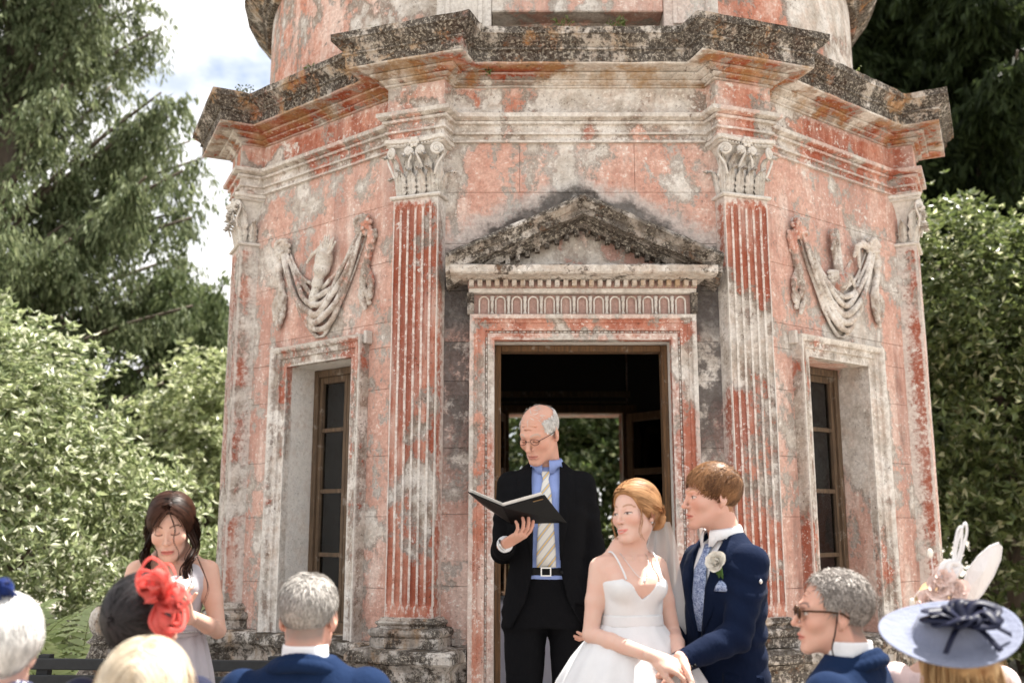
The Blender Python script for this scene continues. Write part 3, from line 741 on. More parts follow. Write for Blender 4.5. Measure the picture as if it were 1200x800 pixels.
        cs = [(i, j, k) for i in (0, 1) for j in (0, 1) for k in (0, 1)]
        for a in cs:
            for b in cs:
                if sum(abs(p-q) for p, q in zip(a, b)) == 1 and a < b:
                    fa = f[I+a[0], J+a[1], K+a[2]].astype(float); fb = f[I+b[0], J+b[1], K+b[2]].astype(float); m = (fa < 0) != (fb < 0)
                    t = np.where(m, fa/(np.where(m, fa-fb, 1)), 0)
                    pa = np.stack([s.ax[0][I+a[0]], s.ax[1][J+a[1]], s.ax[2][K+a[2]]], 1); pb = np.stack([s.ax[0][I+b[0]], s.ax[1][J+b[1]], s.ax[2][K+b[2]]], 1)
                    S += np.where(m[:, None], pa+(pb-pa)*t[:, None], 0); cnt += m
        V = S/cnt[:, None]; Q = []
        e = ins[:-1, 1:-1, 1:-1] != ins[1:, 1:-1, 1:-1]; i, j, k = np.nonzero(e); fl = ins[i, j+1, k+1]; q = np.stack([idm[i, j, k], idm[i, j+1, k], idm[i, j+1, k+1], idm[i, j, k+1]], 1); q[~fl] = q[~fl][:, ::-1]; Q.append(q)
        e = ins[1:-1, :-1, 1:-1] != ins[1:-1, 1:, 1:-1]; i, j, k = np.nonzero(e); fl = ins[i+1, j, k+1]; q = np.stack([idm[i, j, k], idm[i, j, k+1], idm[i+1, j, k+1], idm[i+1, j, k]], 1); q[~fl] = q[~fl][:, ::-1]; Q.append(q)
        e = ins[1:-1, 1:-1, :-1] != ins[1:-1, 1:-1, 1:]; i, j, k = np.nonzero(e); fl = ins[i+1, j+1, k]; q = np.stack([idm[i, j, k], idm[i+1, j, k], idm[i+1, j+1, k], idm[i, j+1, k]], 1); q[~fl] = q[~fl][:, ::-1]; Q.append(q)
        return V, np.concatenate(Q)
def mesh_np(name, V, Q, smooth=True, col=None, mats=None, mi=None):
    me = bpy.data.meshes.new(name); V = np.asarray(V, np.float32); Q = np.asarray(Q, np.int32); w = Q.shape[1]
    me.vertices.add(len(V)); me.vertices.foreach_set('co', V.ravel())
    me.loops.add(Q.size); me.loops.foreach_set('vertex_index', Q.ravel())
    me.polygons.add(len(Q)); me.polygons.foreach_set('loop_start', np.arange(0, Q.size, w, dtype=np.int32)); me.polygons.foreach_set('loop_total', np.full(len(Q), w, np.int32))
    me.polygons.foreach_set('use_smooth', np.full(len(Q), smooth))
    if mi is not None: me.polygons.foreach_set('material_index', np.asarray(mi, np.int32))
    me.update(calc_edges=True)
    if col is not None:
        at_c = me.color_attributes.new('Col', 'FLOAT_COLOR', 'POINT'); c = np.ones((len(V), 4), np.float32); c[:, :3] = col; at_c.data.foreach_set('color', c.ravel())
    for m in (mats or []): me.materials.append(m)
    return me
def join_np(parts):
    """[(V, Q, col or None)] -> one"""
    Vs, Qs, Cs, b = [], [], [], 0
    for V, Q, C in parts:
        Vs.append(V); Qs.append(np.asarray(Q)+b); b += len(V); Cs.append(C if C is not None else np.ones((len(V), 3)))
    return np.concatenate(Vs), np.concatenate(Qs), np.concatenate(Cs)
def wob(seed, n=5, f0=6., f1=30., aniso=(1, 1, 1)):
    """cheap vectorised noise: a sum of sine waves"""
    rg = np.random.RandomState(seed); W = rg.normal(size=(n, 3)); W /= np.linalg.norm(W, axis=1)[:, None]; W = W*np.exp(rg.uniform(math.log(f0), math.log(f1), n))[:, None]*np.array(aniso); ph = rg.uniform(0, 6.28, n); am = 1/np.sqrt(np.linalg.norm(W, axis=1)/f0)
    def g(X, Y, Z):
        o = 0
        for w, p, a in zip(W, ph, am): o = o + a*np.sin(w[0]*X+w[1]*Y+w[2]*Z+p)
        return o/n**.5
    return g
# ------------------------------------------------------------------ carved swags over the windows
def swag(i, kind):
    rel = empty('swag_relief', parent=pav); rel.matrix_local = FM(i)
    def mk(name, fnc, lo, hi, st=.0055, mat=None):
        s = SDF(axis((lo[0], hi[0], st)), axis((-.115, .02, st)), axis((lo[1], hi[1], st))); fnc(s)
        g = wob(len(name), 6, 40, 140); s.disp(lambda X, Y, Z: g(X, Y, Z)*.0016)
        V, Q = s.extract(); V[:, 1] *= .8; link(name, mesh_np(name, V, Q, True, mats=[mat or MREL]), None, rel)
    L, R, zk = -.35, .37, 3.165
    def garland(s):
        for j, (sag, off, r, inset) in enumerate(((.27, -.014, .012, .06), (.33, -.034, .015, .045), (.385, -.048, .016, .03), (.435, -.054, .018, .02), (.485, -.046, .018, .01), (.530, -.028, .016, 0), (.565, -.010, .011, -.01))):
            P, Rr = [], []
            for q in range(25):
                f = q/24*2-1; x = (L+R)/2 + f*((R-L)/2-inset*.8) + .012*math.sin(j*1.7+f*2)
                z = zk-.02 - sag*(1-abs(f)**(1.75+.1*(j % 2))) + .006*math.sin(q*.9+j*2)
                P.append((x, off-.014*(1-f*f)-.010*math.sin(q*.5+j*1.9), z)); Rr.append(r*(.5+.62*(1-f*f)))
            s.chain(P, Rr, .0012)
    mk('garland', garland, (-.46, 2.57), (.48, 3.24))
    def knot(cx, cz, sd):
        rg = random.Random(sd)
        def f(s):
            s.ell((cx, -.03, cz), (.035, .04, .035), .01)
            for q in range(9):
                a = q*2*math.pi/9+.3; r = .048+.012*rg.random(); s.cap((cx+r*.35*math.cos(a), -.055, cz+r*.35*math.sin(a)), (cx+r*math.cos(a+.6), -.03-.02*rg.random(), cz+r*math.sin(a+.6)), .014, .018, .004)
            s.chain([(cx+.05*math.cos(t_), -.062+.01*math.sin(2*t_), cz+.008+.04*math.sin(t_)) for t_ in np.linspace(0.3, 5.2, 12)], [.011]*12, .004)
        mk('knot', f, (cx-.11, cz-.11), (cx+.11, cz+.11), .0045)
    knot(L, zk+.005, 1+i); knot(R, zk+.015, 2+i)
    def tail(cx, sgn, ln):
        def f(s):
            for j in range(4):
                P, Rr = [], []
                for q in range(13):
                    t_ = q/12; x = cx + sgn*(.030+.012*j) + .028*math.sin(t_*7+j*.5)*(.4+t_)*sgn - sgn*.03*t_; P.append((x, -.012-.020*abs(math.sin(t_*5+j)), zk-.03-ln*t_*(1-.07*j))); Rr.append(.011+.010*math.sin(t_*9+j*1.3)**2)
                s.chain(P, Rr, .006)
        mk('tail', f, (cx-.14, zk-.05-ln-.03), (cx+.14, zk+.03))
    tail(L, -1, .46); tail(R, 1, .44)
    if kind == 0:
        def torch(s):
            A, B = np.array((-.045, -.05, 2.775)), np.array((.065, -.05, 3.075)); d = B-A
            pr = [(0, .022), (.10, .024), (.45, .031), (.66, .036)]
            for fz, rz_ in ((.12, .034), (.40, .040), (.70, .056), (.76, .050), (.84, .060)): s.cap(A+d*(fz-.008), A+d*(fz+.008), rz_, rz_, .001)
            s.cap(A+d*.66, A+d*.9, .036, .048, .002)
            for (f0, r0), (f1, r1) in zip(pr[:-1], pr[1:]): s.cap(A+d*f0, A+d*f1, r0*1.05, r1*1.05, .002)
            for q in range(9):
                a = q/8*2-1; s.cap(B+np.array((a*.048-.01, -.012+.012*(q % 2), -.02)), B+np.array((a*.078+.014, -.012, .085-.045*abs(a)+.02*(q % 2))), .011, .006, .001)
            s.cap(B+np.array((-.05, 0, .03)), B+np.array((-.13, .01, .01)), .022, .012, .006); s.cap(B+np.array((-.13, .01, .01)), B+np.array((-.19, .02, -.03)), .014, .01, .006)
        mk('torch', torch, (-.2, 2.7), (.22, 3.26), .0045, MCAP)
    else:
        def emb(s):
            c = np.array((.0, -.035, 2.93))
            for q in range(11):
                a = math.pi+math.pi*q/10; s.cap(c+np.array((.095*math.cos(a), 0, .09*math.sin(a)+.02)), c+np.array((.05*math.cos(a), -.025, .05*math.sin(a)+.02)), .016, .018, .004)
            s.ell(c+np.array((0, -.02, -.03)), (.05, .035, .05), .008); s.cap(c+np.array((-.02, -.01, 0)), c+np.array((-.055, -.01, .27)), .022, .016, .006); s.cap(c+np.array((.01, -.015, 0)), c+np.array((-.01, -.01, .28)), .018, .02, .005)
            s.cap(c+np.array((-.03, -.02, .25)), c+np.array((-.075, -.02, .16)), .014, .010, .004); s.cap(c+np.array((.03, -.01, .02)), c+np.array((.12, -.01, .12)), .016, .008, .004)
            s.chain([c+np.array(p) for p in ((.06, -.01, .05), (.10, -.02, .02), (.14, -.01, -.03), (.16, 0, .0))], [.013, .012, .01, .007], .004)
            s.chain([c+np.array(p) for p in ((.33, -.0, .24), (.25, -.015, .25), (.19, -.015, .22), (.16, -.01, .16))], [.024, .022, .018, .012], .006); s.cap(c+np.array((.2, -.01, .2)), c+np.array((.22, 0, .10)), .016, .010, .006)
            s.cap(c+np.array((0, 0, -.06)), c+np.array((.0, 0, -.20)), .03, .018, .006)
        mk('emblem', emb, (-.17, 2.66), (.40, 3.28), .0045)
swag(7, 0); swag(1, 1)
# ================================================================== vegetation
def leafmat(name, gloss=.4, trans=.35, tint=(1, 1, 1), spec=.5):
    t = NT(name); a = t.n('Attribute', attribute_name='Col').outputs['Color']
    b = t.n('BsdfPrincipled', {'Base Color': a, 'Roughness': gloss, 'Specular IOR Level': spec})
    tl = t.n('BsdfTranslucent', {'Color': t.mix(1., a, a)}); 
    g = t.n('Gamma', {'Color': a, 'Gamma': .85}); hs = t.n('HueSaturation', {'Color': g.outputs[0], 'Hue': .485, 'Saturation': 1.1, 'Value': 1.25}); t.t.links.new(hs.outputs[0], tl.inputs['Color'])
    m = t.n('MixShader', {0: trans, 1: b.outputs[0], 2: tl.outputs[0]}); t.t.links.new(m.outputs[0], t.out.inputs[0]); return t.m
LEAFM = leafmat('broad_leaf', .36, .36, spec=.38); NEEDM = leafmat('conifer_spray', .55, .32, spec=.12); FERNM = leafmat('fern_frond', .5, .4)
tb = NT('bark'); nb_ = tb.noise(tb.pos((9, 9, 1.6)), 3, 7, .7); tb.bsdf(tb.mix(nb_, (.035, .026, .02), (.17, .13, .095)), .9, nb_, .8, .03); BARK = tb.m
def leaves(rg, C, D, Lg, Wd, cols, fold=.25):
    """rhombic folded leaves at C (n,3) pointing along D (n,3), lengths Lg, widths Wd"""
    n = len(C); D = D/np.linalg.norm(D, axis=1)[:, None]; r = rg.normal(size=(n, 3)); S = np.cross(D, r); S /= np.linalg.norm(S, axis=1)[:, None]+1e-9; N = np.cross(S, D)
    L = Lg[:, None]; Wd = Wd[:, None]
    V = np.stack([C, C+D*L*.45+S*Wd*.5+N*Wd*fold, C+D*L, C+D*L*.45-S*Wd*.5+N*Wd*fold], 1).reshape(-1, 3)
    b = np.arange(n)[:, None]*4
    F = np.concatenate([b+np.array([[0, 1, 2]]), b+np.array([[0, 2, 3]])], 1).reshape(-1, 3)
    return V, F, np.repeat(cols, 4, 0)
def palette(rg, n, a, b, c=None, pc=.1):
    f = rg.rand(n, 1); col = np.array(a)*(1-f)+np.array(b)*f
    if c is not None: m = rg.rand(n) < pc; col[m] = np.array(c)*(.7+.6*rg.rand(m.sum(), 1))
    return col*(.75+.5*rg.rand(n, 1))
def limbs(mb, base, top, r0, tips, rg, n=7):
    base = Vector(base); top = Vector(top)
    P = [base.lerp(top, k/8)+Vector((rg.uniform(-.1, .1), rg.uniform(-.1, .1), 0))*(k > 0) for k in range(9)]
    mb.tube(P, [r0*(1-.75*k/8) for k in range(9)], 9)
    out = []
    for tp in tips:
        tp = Vector(tp); f = max(.15, min(.92, (tp.z-base.z)/(top.z-base.z)*.8-.05)) if top.z > base.z else .5; j = int(f*8); st_ = P[j].lerp(P[min(8, j+1)], f*8-j)
        mid = st_.lerp(tp, .5)+Vector((rg.uniform(-.15, .15), rg.uniform(-.15, .15), rg.uniform(.05, .3)))
        rr = r0*(1-.75*f)*.20; Q = catmull([st_, mid, tp], 4); mb.tube(Q, [rr*(1-.8*k/(len(Q)-1))+.006 for k in range(len(Q))], 6)
        out.append((st_, mid, tp))
    return out
def bush(name, label, cat, base, blobs, nleaf, ll, lw, colA, colB, colC, seed, group=None, shell=.55, up=.15, trunk=.12, whorl=6, mat=None, pc=.12, gap=-.42):
    """blobs: (x, y, z, rx, ry, rz) relative to base"""
    rg = np.random.RandomState(seed); rp = random.Random(seed); root = empty(name, base)
    tag(root, label, cat, group)
    mb = MB(); tips = [(b[0], b[1], b[2]) for b in blobs]; top = max(b[2] for b in blobs)
    limbs(mb, (0, 0, 0), (0, 0, top*.9), trunk, tips, rp); mb.build('trunk', BARK, root, True)
    B = np.array(blobs, float); vol = (B[:, 3]*B[:, 4]*B[:, 5])**(2/3); pr = vol/vol.sum()
    nw = nleaf//whorl; bi = rg.choice(len(B), nw, p=pr); d = rg.normal(size=(nw, 3)); d /= np.linalg.norm(d, axis=1)[:, None]
    rad = shell+(1-shell)*rg.rand(nw)**.6
    lump = 1+.15*np.sin(d[:, 0]*5+bi)+.15*np.sin(d[:, 2]*7+bi*2.1)+.12*np.sin(d[:, 1]*11+bi)+.07*np.sin(d[:, 0]*19+d[:, 2]*17)
    C = B[bi, :3]+d*B[bi, 3:]*(rad*lump)[:, None]; gp = wob(seed+9, 7, 1.6, 5.5)(C[:, 0], C[:, 1], C[:, 2]); C = C[(C[:, 2] > .05) & (gp > gap+.25*rg.normal(size=len(C)))]; nw = len(C); dd = d[:nw] if len(d) != nw else d
    out = C-B[:, :3].mean(0); out /= np.linalg.norm(out, axis=1)[:, None]+1e-9
    ax = out*.8+np.array([0, 0, .5])+rg.normal(size=(nw, 3))*.35; ax /= np.linalg.norm(ax, axis=1)[:, None]
    # leaves radiate from each shoot tip
    CC = np.repeat(C, whorl, 0); AX = np.repeat(ax, whorl, 0); r = rg.normal(size=CC.shape); S = np.cross(AX, r); S /= np.linalg.norm(S, axis=1)[:, None]+1e-9
    D = S+AX*(up+.5*rg.rand(len(CC), 1)); L = ll*(.7+.6*rg.rand(len(CC))); Wd = lw*(.7+.6*rg.rand(len(CC)))
    V, F, K = leaves(rg, CC, D, L, Wd, palette(rg, len(CC), colA, colB, colC, pc))
    me = mesh_np('crown', V, F, False, K, [mat or LEAFM]); link('crown', me, None, root); return root
def spray_tree(name, label, base, height, boughs, seed, colA, colB, nsp=26, ll=.13, lw=.030, droop=.5, r0=.3, group=None, mat=None):
    """conifer-like tree: boughs (tip x, y, z relative) hung with drooping sprays"""
    rg = np.random.RandomState(seed); rp = random.Random(seed); root = empty(name, base); tag(root, label, 'tree', group)
    mb = MB(); br = limbs(mb, (0, 0, 0), (0, 0, height), r0, boughs, rp)
    Cs, Ds = [], []
    for st_, mid, tp in br:
        P = catmull([st_, mid, tp], 8); ln = (tp-st_).length
        for k in range(int(nsp*ln)):
            f = rp.uniform(.25, 1)**.8; q = P[min(len(P)-1, int(f*(len(P)-1)))]
            side = Vector((rp.gauss(0, 1), rp.gauss(0, 1), rp.gauss(0, .35))); side.normalize(); wid = .25+.75*(1-abs(f-.6))
            e = q+side*rp.uniform(.15, .95)*wid+Vector((0, 0, -droop*rp.random()))
            m = 8
            for j in range(m):
                g = j/m; c = q.lerp(e, .25+.75*g); c = c+Vector((0, 0, -.35*g*g*droop))
                for w_ in range(4):
                    Cs.append((c.x+rp.gauss(0, .05), c.y+rp.gauss(0, .05), c.z+rp.gauss(0, .04))); Ds.append((side.x*.4+rp.gauss(0, .4), side.y*.4+rp.gauss(0, .4), -.7-droop+rp.gauss(0, .45)))
    mb.build('trunk', BARK, root, True)
    C = np.array(Cs); D = np.array(Ds); n = len(C)
    V, F, K = leaves(rg, C, D, ll*(.6+.8*rg.rand(n)), lw*(.6+.8*rg.rand(n)), palette(rg, n, colA, colB))
    link('crown', mesh_np('crown', V, F, False, K, [mat or NEEDM]), None, root); return root
rp = random.Random(11)
# drooping tree on the left
bo = []
for k in range(150):
    a = rp.uniform(0, 2*math.pi); z = 2.0+10.5*rp.random()**1.05; r = (1.0+3.7*rp.random()**.7)*(1.10-.05*z); bo.append((r*math.cos(a), r*math.sin(a), z-.5-.4*rp.random()))
spray_tree('weeping_tree', 'tall weeping tree with drooping grey-green sprays behind the pale-leaved shrub', (-7.9, 14.6, 0), 12.5, bo, 3, (.055, .078, .033), (.19, .22, .12), nsp=13, ll=.13, lw=.038, droop=.62, r0=.36)
bo = []
for k in range(90):
    a = rp.uniform(0, 2*math.pi); z = 1.8+4.6*rp.random(); r = (.8+2.6*rp.random()**.7)*(1.15-.09*z); bo.append((r*math.cos(a), r*math.sin(a), z-.3))
spray_tree('weeping_tree', 'shorter drooping tree filling the gap between weeping tree and pavilion', (-5.15, 17.0, 0), 5.3, bo, 23, (.05, .075, .03), (.17, .21, .10), nsp=15, ll=.13, lw=.04, droop=.62, r0=.22)
# broad pale-leaved shrubs on the left
bush('rhododendron_shrub', 'big rounded shrub with pale glossy leaves beside the fern', 'shrub', (-4.55, 9.3, 0),
    [(-.2, .2, 1.2, 1.9, 1.5, 1.3), (-1.0, -.1, 2.1, 1.5, 1.4, 1.2), (.55, .1, 1.45, 1.1, 1.2, 1.0), (-.7, .4, 3.0, 1.0, 1.1, .75), (0, -.3, 2.3, .8, .9, .7), (1.35, .3, .75, .9, 1.0, .8), (-2.2, 0, 1.6, 1.4, 1.3, 1.4)], 95000, .085, .036, (.09, .125, .05), (.30, .345, .18), (.62, .64, .48), 5, pc=.2)
bush('laurel_shrub', 'light green rounded shrub behind the pale-leaved one, close to the pavilion', 'shrub', (-4.0, 13.2, 0),
    [(.2, 0, 1.6, 1.5, 1.3, 1.5), (.7, -.2, 2.7, 1.1, 1.2, .9), (-.6, .2, 2.2, 1.1, 1.2, 1.0), (1.0, 0, 1.6, 1.1, 1.1, 1.2), (.1, 0, 3.2, .8, 1.0, .6)], 36000, .10, .045, (.15, .19, .08), (.36, .40, .21), (.58, .60, .42), 6, pc=.2)
# right: bright laurel tree in front of a dark conifer
bush('evergreen_shrub', 'tall dense evergreen shrub with sunlit crown beside the pavilion wall', 'shrub', (5.3, 10.6, 0),
    [(0, 0, 1.3, 1.6, 1.4, 1.5), (-.3, .2, 2.6, 1.3, 1.3, 1.2), (.3, .1, 3.6, 1.35, 1.3, 1.1), (-.2, .4, 4.45, 1.0, 1.0, .75), (.9, .2, 4.2, .9, .9, .7), (1.2, 0, 2.4, 1.4, 1.3, 1.5), (-.75, .1, 3.5, .8, .9, .7)], 72000, .095, .045, (.05, .075, .022), (.13, .165, .06), (.40, .42, .26), 8, gap=-1.3)
bo = []
for k in range(190):
    a = rp.uniform(0, 2*math.pi); z = 1.8+11.5*rp.random(); r = (1.6+3.4*rp.random())*(1.15-.045*z); bo.append((r*math.cos(a), r*math.sin(a), z-.3))
spray_tree('dark_conifer', 'dark green conifer towering behind the evergreen shrub', (7.9, 16.5, 0), 14.0, bo, 9, (.012, .020, .007), (.034, .05, .017), nsp=19, ll=.20, lw=.055, droop=.35, r0=.4)
# seen through the pavilion
bush('garden_tree', 'broadleaf tree seen through the open back doorway', 'tree', (1.4, 17.5, 0),
    [(0, 0, 2.0, 2.0, 1.3, 1.5), (.8, 0, 3.0, 1.7, 1.3, 1.3), (-1.0, .2, 2.8, 1.5, 1.3, 1.3), (0, .2, 4.0, 1.5, 1.2, 1.1), (-.3, -.3, 1.0, 1.9, 1.0, 1.0)], 34000, .15, .07, (.035, .06, .018), (.11, .15, .05), (.34, .37, .2), 10, trunk=.2, gap=-1.4)
bush('hedge_shrub', 'low broad shrub in front of the tree seen through the back doorway', 'shrub', (-.2, 15.0, 0), [(0, 0, .6, 1.5, .7, .65), (1.3, .1, .7, 1.3, .8, .7), (2.5, 0, .6, 1.2, .8, .7)], 12000, .11, .05, (.04, .06, .02), (.10, .13, .045), (.25, .28, .15), 12, trunk=.06)
# fern
def fern(base, n, L, seed, label, group):
    rg = np.random.RandomState(seed); root = empty('fern', base); tag(root, label, 'fern', group)
    for k in range(n):
        a = 2*math.pi*k/n+rg.uniform(-.3, .3); ln = L*rg.uniform(.75, 1.1); sp_ = rg.uniform(.35, .75); V, F = [], []
        tip = []
        for q in range(25):
            f = q/24; r = ln*sp_*f*(1+.15*f); z = .06+ln*(.95*math.sin(f*1.75)-.10*f*f)*.75; tip.append(np.array((r*math.cos(a), r*math.sin(a), z)))
        up = np.array((0, 0, 1.)); sd = np.array((-math.sin(a), math.cos(a), 0))
        for q in range(2, 24):
            f = q/24; w = L*.105*math.sin(math.pi*min(1, f*.9+.12))**.8*(1-.55*f); d = tip[q+1]-tip[q-1]; d /= np.linalg.norm(d)
            for s_ in (-1, 1):
                b = len(V); e = tip[q]+sd*s_*w+d*w*.35-up*.012; h = L*.014
                V += [tip[q]-d*h, tip[q]*.5+e*.5-d*h*1.1+up*.006, e, tip[q]*.5+e*.5+d*h*1.1+up*.006, tip[q]+d*h]; F += [(b, b+1, b+3), (b, b+3, b+4), (b+1, b+2, b+3)]
        V = np.array(V); c = palette(rg, 1, (.28, .36, .15), (.46, .54, .28))
        me = mesh_np('frond', V, np.array(F), True, np.repeat(c, len(V), 0)*(.85+.3*rg.rand(len(V), 1)), [FERNM]); fo = link('frond', me, None, root)
        mb = MB(); mb.tube([Vector(p) for p in tip], [.006*(1-.85*q/24) for q in range(25)], 5); mb.build('stalk', FERNSTALK, fo, True)
FERNSTALK = simple('fern_stalk', (.16, .17, .06), .6)
fern((-2.78, 6.6, 0), 20, 1.45, 1, 'pale green fern with upright fronds beside the stone finial', 'ferns under the shrub')
fern((-3.45, 6.9, 0), 17, 1.3, 2, 'light green fern under the big shrub, away from the finial', 'ferns under the shrub')
# ================================================================== people: kit
def rotz(a): c, s = math.cos(a), math.sin(a); return np.array(((c, -s, 0), (s, c, 0), (0, 0, 1.)))
def rotx(a): c, s = math.cos(a), math.sin(a); return np.array(((1, 0, 0), (0, c, -s), (0, s, c)))
def roty(a): c, s = math.cos(a), math.sin(a); return np.array(((c, 0, s), (0, 1, 0), (-s, 0, c)))
def frame(c, yaw=0, pitch=0, roll=0, sc=1.):
    M = np.eye(4); M[:3, :3] = rotz(yaw)@rotx(pitch)@roty(roll)*sc; M[:3, 3] = c; return M
def tp(M, p): return M[:3, :3]@np.array(p, float)+M[:3, 3]
def inv_pts(M, V): return (V-M[:3, 3])@np.linalg.inv(M[:3, :3]).T
ts = NT('skin'); ca = ts.n('Attribute', attribute_name='Col').outputs['Color']; ns = ts.noise(ts.pos(space='obj'), 160, 3, .6); nl = ts.noise(ts.pos(space='obj'), 22, 3, .6)
cc = ts.mix(ts.ramp(nl, .35, .65, 0, .22), ca, ts.mix(.55, ca, (.62, .20, .13)))
ts.bsdf(cc, .48, ns, .12, .002, **{'Subsurface_Weight': .12, 'Subsurface_Radius': (.6, .25, .12), 'Subsurface_Scale': .012, 'Specular_IOR_Level': .22}); SKIN = ts.m
th_ = NT('hair'); ca = th_.n('Attribute', attribute_name='Col').outputs['Color']; th_.bsdf(ca, .48, **{'Specular_IOR_Level': .16}); HAIRM = th_.m
def cloth(name, a, b, scale=900, rough=.85, bstr=.3, sheen=.15, wscale=None, big=.12):
    t = NT(name); p = t.pos(space='obj'); n = t.noise(p, scale, 2, .6); n2 = t.noise(p, 9, 4, .6); n3 = t.noise(t.pos((2, 2, 1), space='obj'), 26, 3, .55)
    c = t.mix(n, a, b); c = t.mix(t.ramp(n2, .3, .7, 0, big), c, tuple(min(1, x*1.6) for x in b))
    t.bsdf(c, rough, t.math('ADD', t.math('MULTIPLY', n, .10), n3), bstr, .012, **{'Sheen_Weight': sheen, 'Sheen_Roughness': .4, 'Specular_IOR_Level': .03}); return t.m
BLACKSUIT = cloth('black_suit_cloth', (.004, .004, .005), (.009, .009, .010), sheen=.0); NAVY = cloth('navy_suit_cloth', (.0045, .008, .022), (.008, .014, .036), sheen=.03); NAVY2 = cloth('bright_navy_suit_cloth', (.006, .014, .040), (.011, .024, .064), sheen=.03)
BLUESHIRT = cloth('blue_shirt_cloth', (.20, .27, .52), (.26, .33, .60), sheen=.05); WHITESHIRT = cloth('white_shirt_cloth', (.72, .73, .76), (.80, .81, .83), sheen=.05)
IVORY = cloth('ivory_dress_satin', (.58, .58, .60), (.68, .68, .69), rough=.55, sheen=.1, bstr=.12); LILAC = cloth('lilac_grey_chiffon', (.40, .375, .40), (.50, .47, .50), rough=.7, bstr=.2)
DARKMAT = simple('black_leather', (.004, .004, .0045), .5, .2, 60); METAL = simple('steel', (.6, .6, .6), .3, .1, 40, Metallic=1.); GOLD = simple('gold_trim', (.7, .5, .25), .3, .1, 40, Metallic=1.)
PAPER = simple('white_paper', (.80, .80, .78), .8, .03, 20, .05)
EYEW = NT('eye_gloss').bsdf((.02, .014, .01), .1).m

def add_head(s, M, fem=False, jaw=1., nose=1., neck_to=None, neck_r=None, chin=1., age=0.):
    R = M[:3, :3]; sc = float(np.linalg.norm(R[:, 0])); Rn = R/sc
    def E(c, r, k=.012, mode='u', rot=None): s.ell(tp(M, c), [q*sc for q in r], k*sc, Rn if rot is None else Rn@rot, mode)
    def Cp(a, b, ra, rb, k=.008, mode='u'): s.cap(tp(M, a), tp(M, b), ra*sc, rb*sc, k*sc, mode)
    f = .93 if fem else 1.; fj = .90 if fem else 1.; jaw = jaw*(.93 if fem else 1.); chin = chin*(.965 if fem else 1.)
    E((0, .016, .035), (.075*f, .096, .081), .02)                       # cranium
    E((0, -.030, -.018), (.061*f, .066, .084*(.975 if fem else 1)), .03)                     # face
    E((0, -.036, -.078), (.047*f*jaw, .050, .036), .025)                # jaw
    for q in (-1, 1): Cp((q*.050*f*jaw, -.005, -.055), (q*.018*f, -.080, -.104*chin), .016, .013, .025)
    E((0, -.086, -.103*chin), (.015, .013, .014), .014)                 # chin
    for q in (-1, 1):
        E((q*.044*f, -.060, -.026), (.022, .022, .022), .022)           # cheek
        if not fem: Cp((q*.010, -.090, .022), (q*.046, -.068, .020), .0085, .007, .014)    # brow
    for q in (-1, 1): E((q*.031, -.097, .001), (.016, .013, .0095), .012, 's')              # socket
    for q in (-1, 1): E((q*.031*f, -.0765, .0005), (.0145, .0135, .0125), .003)             # eye under its lids
    n = (.72 if fem else .95)*nose
    Cp((0, -.090, .012), (0, -.092-.024*n, -.030), .0062, .0088*n, .009); E((0, -.094-.022*n, -.033), (.0088*n, .0095, .0078), .006)
    for q in (-1, 1): E((q*.0115*n, -.098, -.036), (.0075, .0095, .0065), .006)
    E((0, -.088, -.066), (.024, .012, .018), .014)                      # mouth mound
    Cp((-.017, -.095, -.0655), (0, -.1015, -.0625), .0042, .0055, .004); Cp((.017, -.095, -.0655), (0, -.1015, -.0625), .0042, .0055, .004)
    Cp((-.014, -.0955, -.075), (.014, -.0955, -.075), .0055, .0055, .005); E((0, -.099, -.0745), (.011, .006, .0055), .004)
    Cp((-.023, -.094, -.0695), (0, -.104, -.0695), .0016, .002, .002, 's'); Cp((.023, -.094, -.0695), (0, -.104, -.0695), .0016, .002, .002, 's')
    for q in (-1, 1): Cp((q*.0155, -.099, -.040), (q*.031, -.087, -.070), .0016+.0014*age, .0018+.001*age, .006, 's')
    if age:
        for zf in (.044, .058, .070): s.chain([tp(M, (xx, -.081+22*xx*xx*.6+.25*max(0, zf-.05), zf+.004*math.cos(xx*70))) for xx in np.linspace(-.036, .036, 9)], [.0022*sc]*9, .004*sc, None, 's')
        for q in (-1, 1): Cp((q*.020, -.090, -.016), (q*.042, -.080, -.014), .002, .0016, .005, 's')
    for q in (-1, 1):                                                   # ears
        rt = rotz(q*.35)@rotx(-.15); E((q*.078*f, .016, -.006), (.0075, .019, .031), .006, rot=rt); E((q*.085*f, .013, -.002), (.006, .010, .018), .004, 's', rt); E((q*.075*f, .008, -.034), (.007, .009, .010), .006)
    nr = neck_r or (.047 if fem else .058)
    if neck_to is not None: s.cap(tp(M, (0, .022, -.055)), neck_to, nr*sc*.97, nr*1.08, .03)
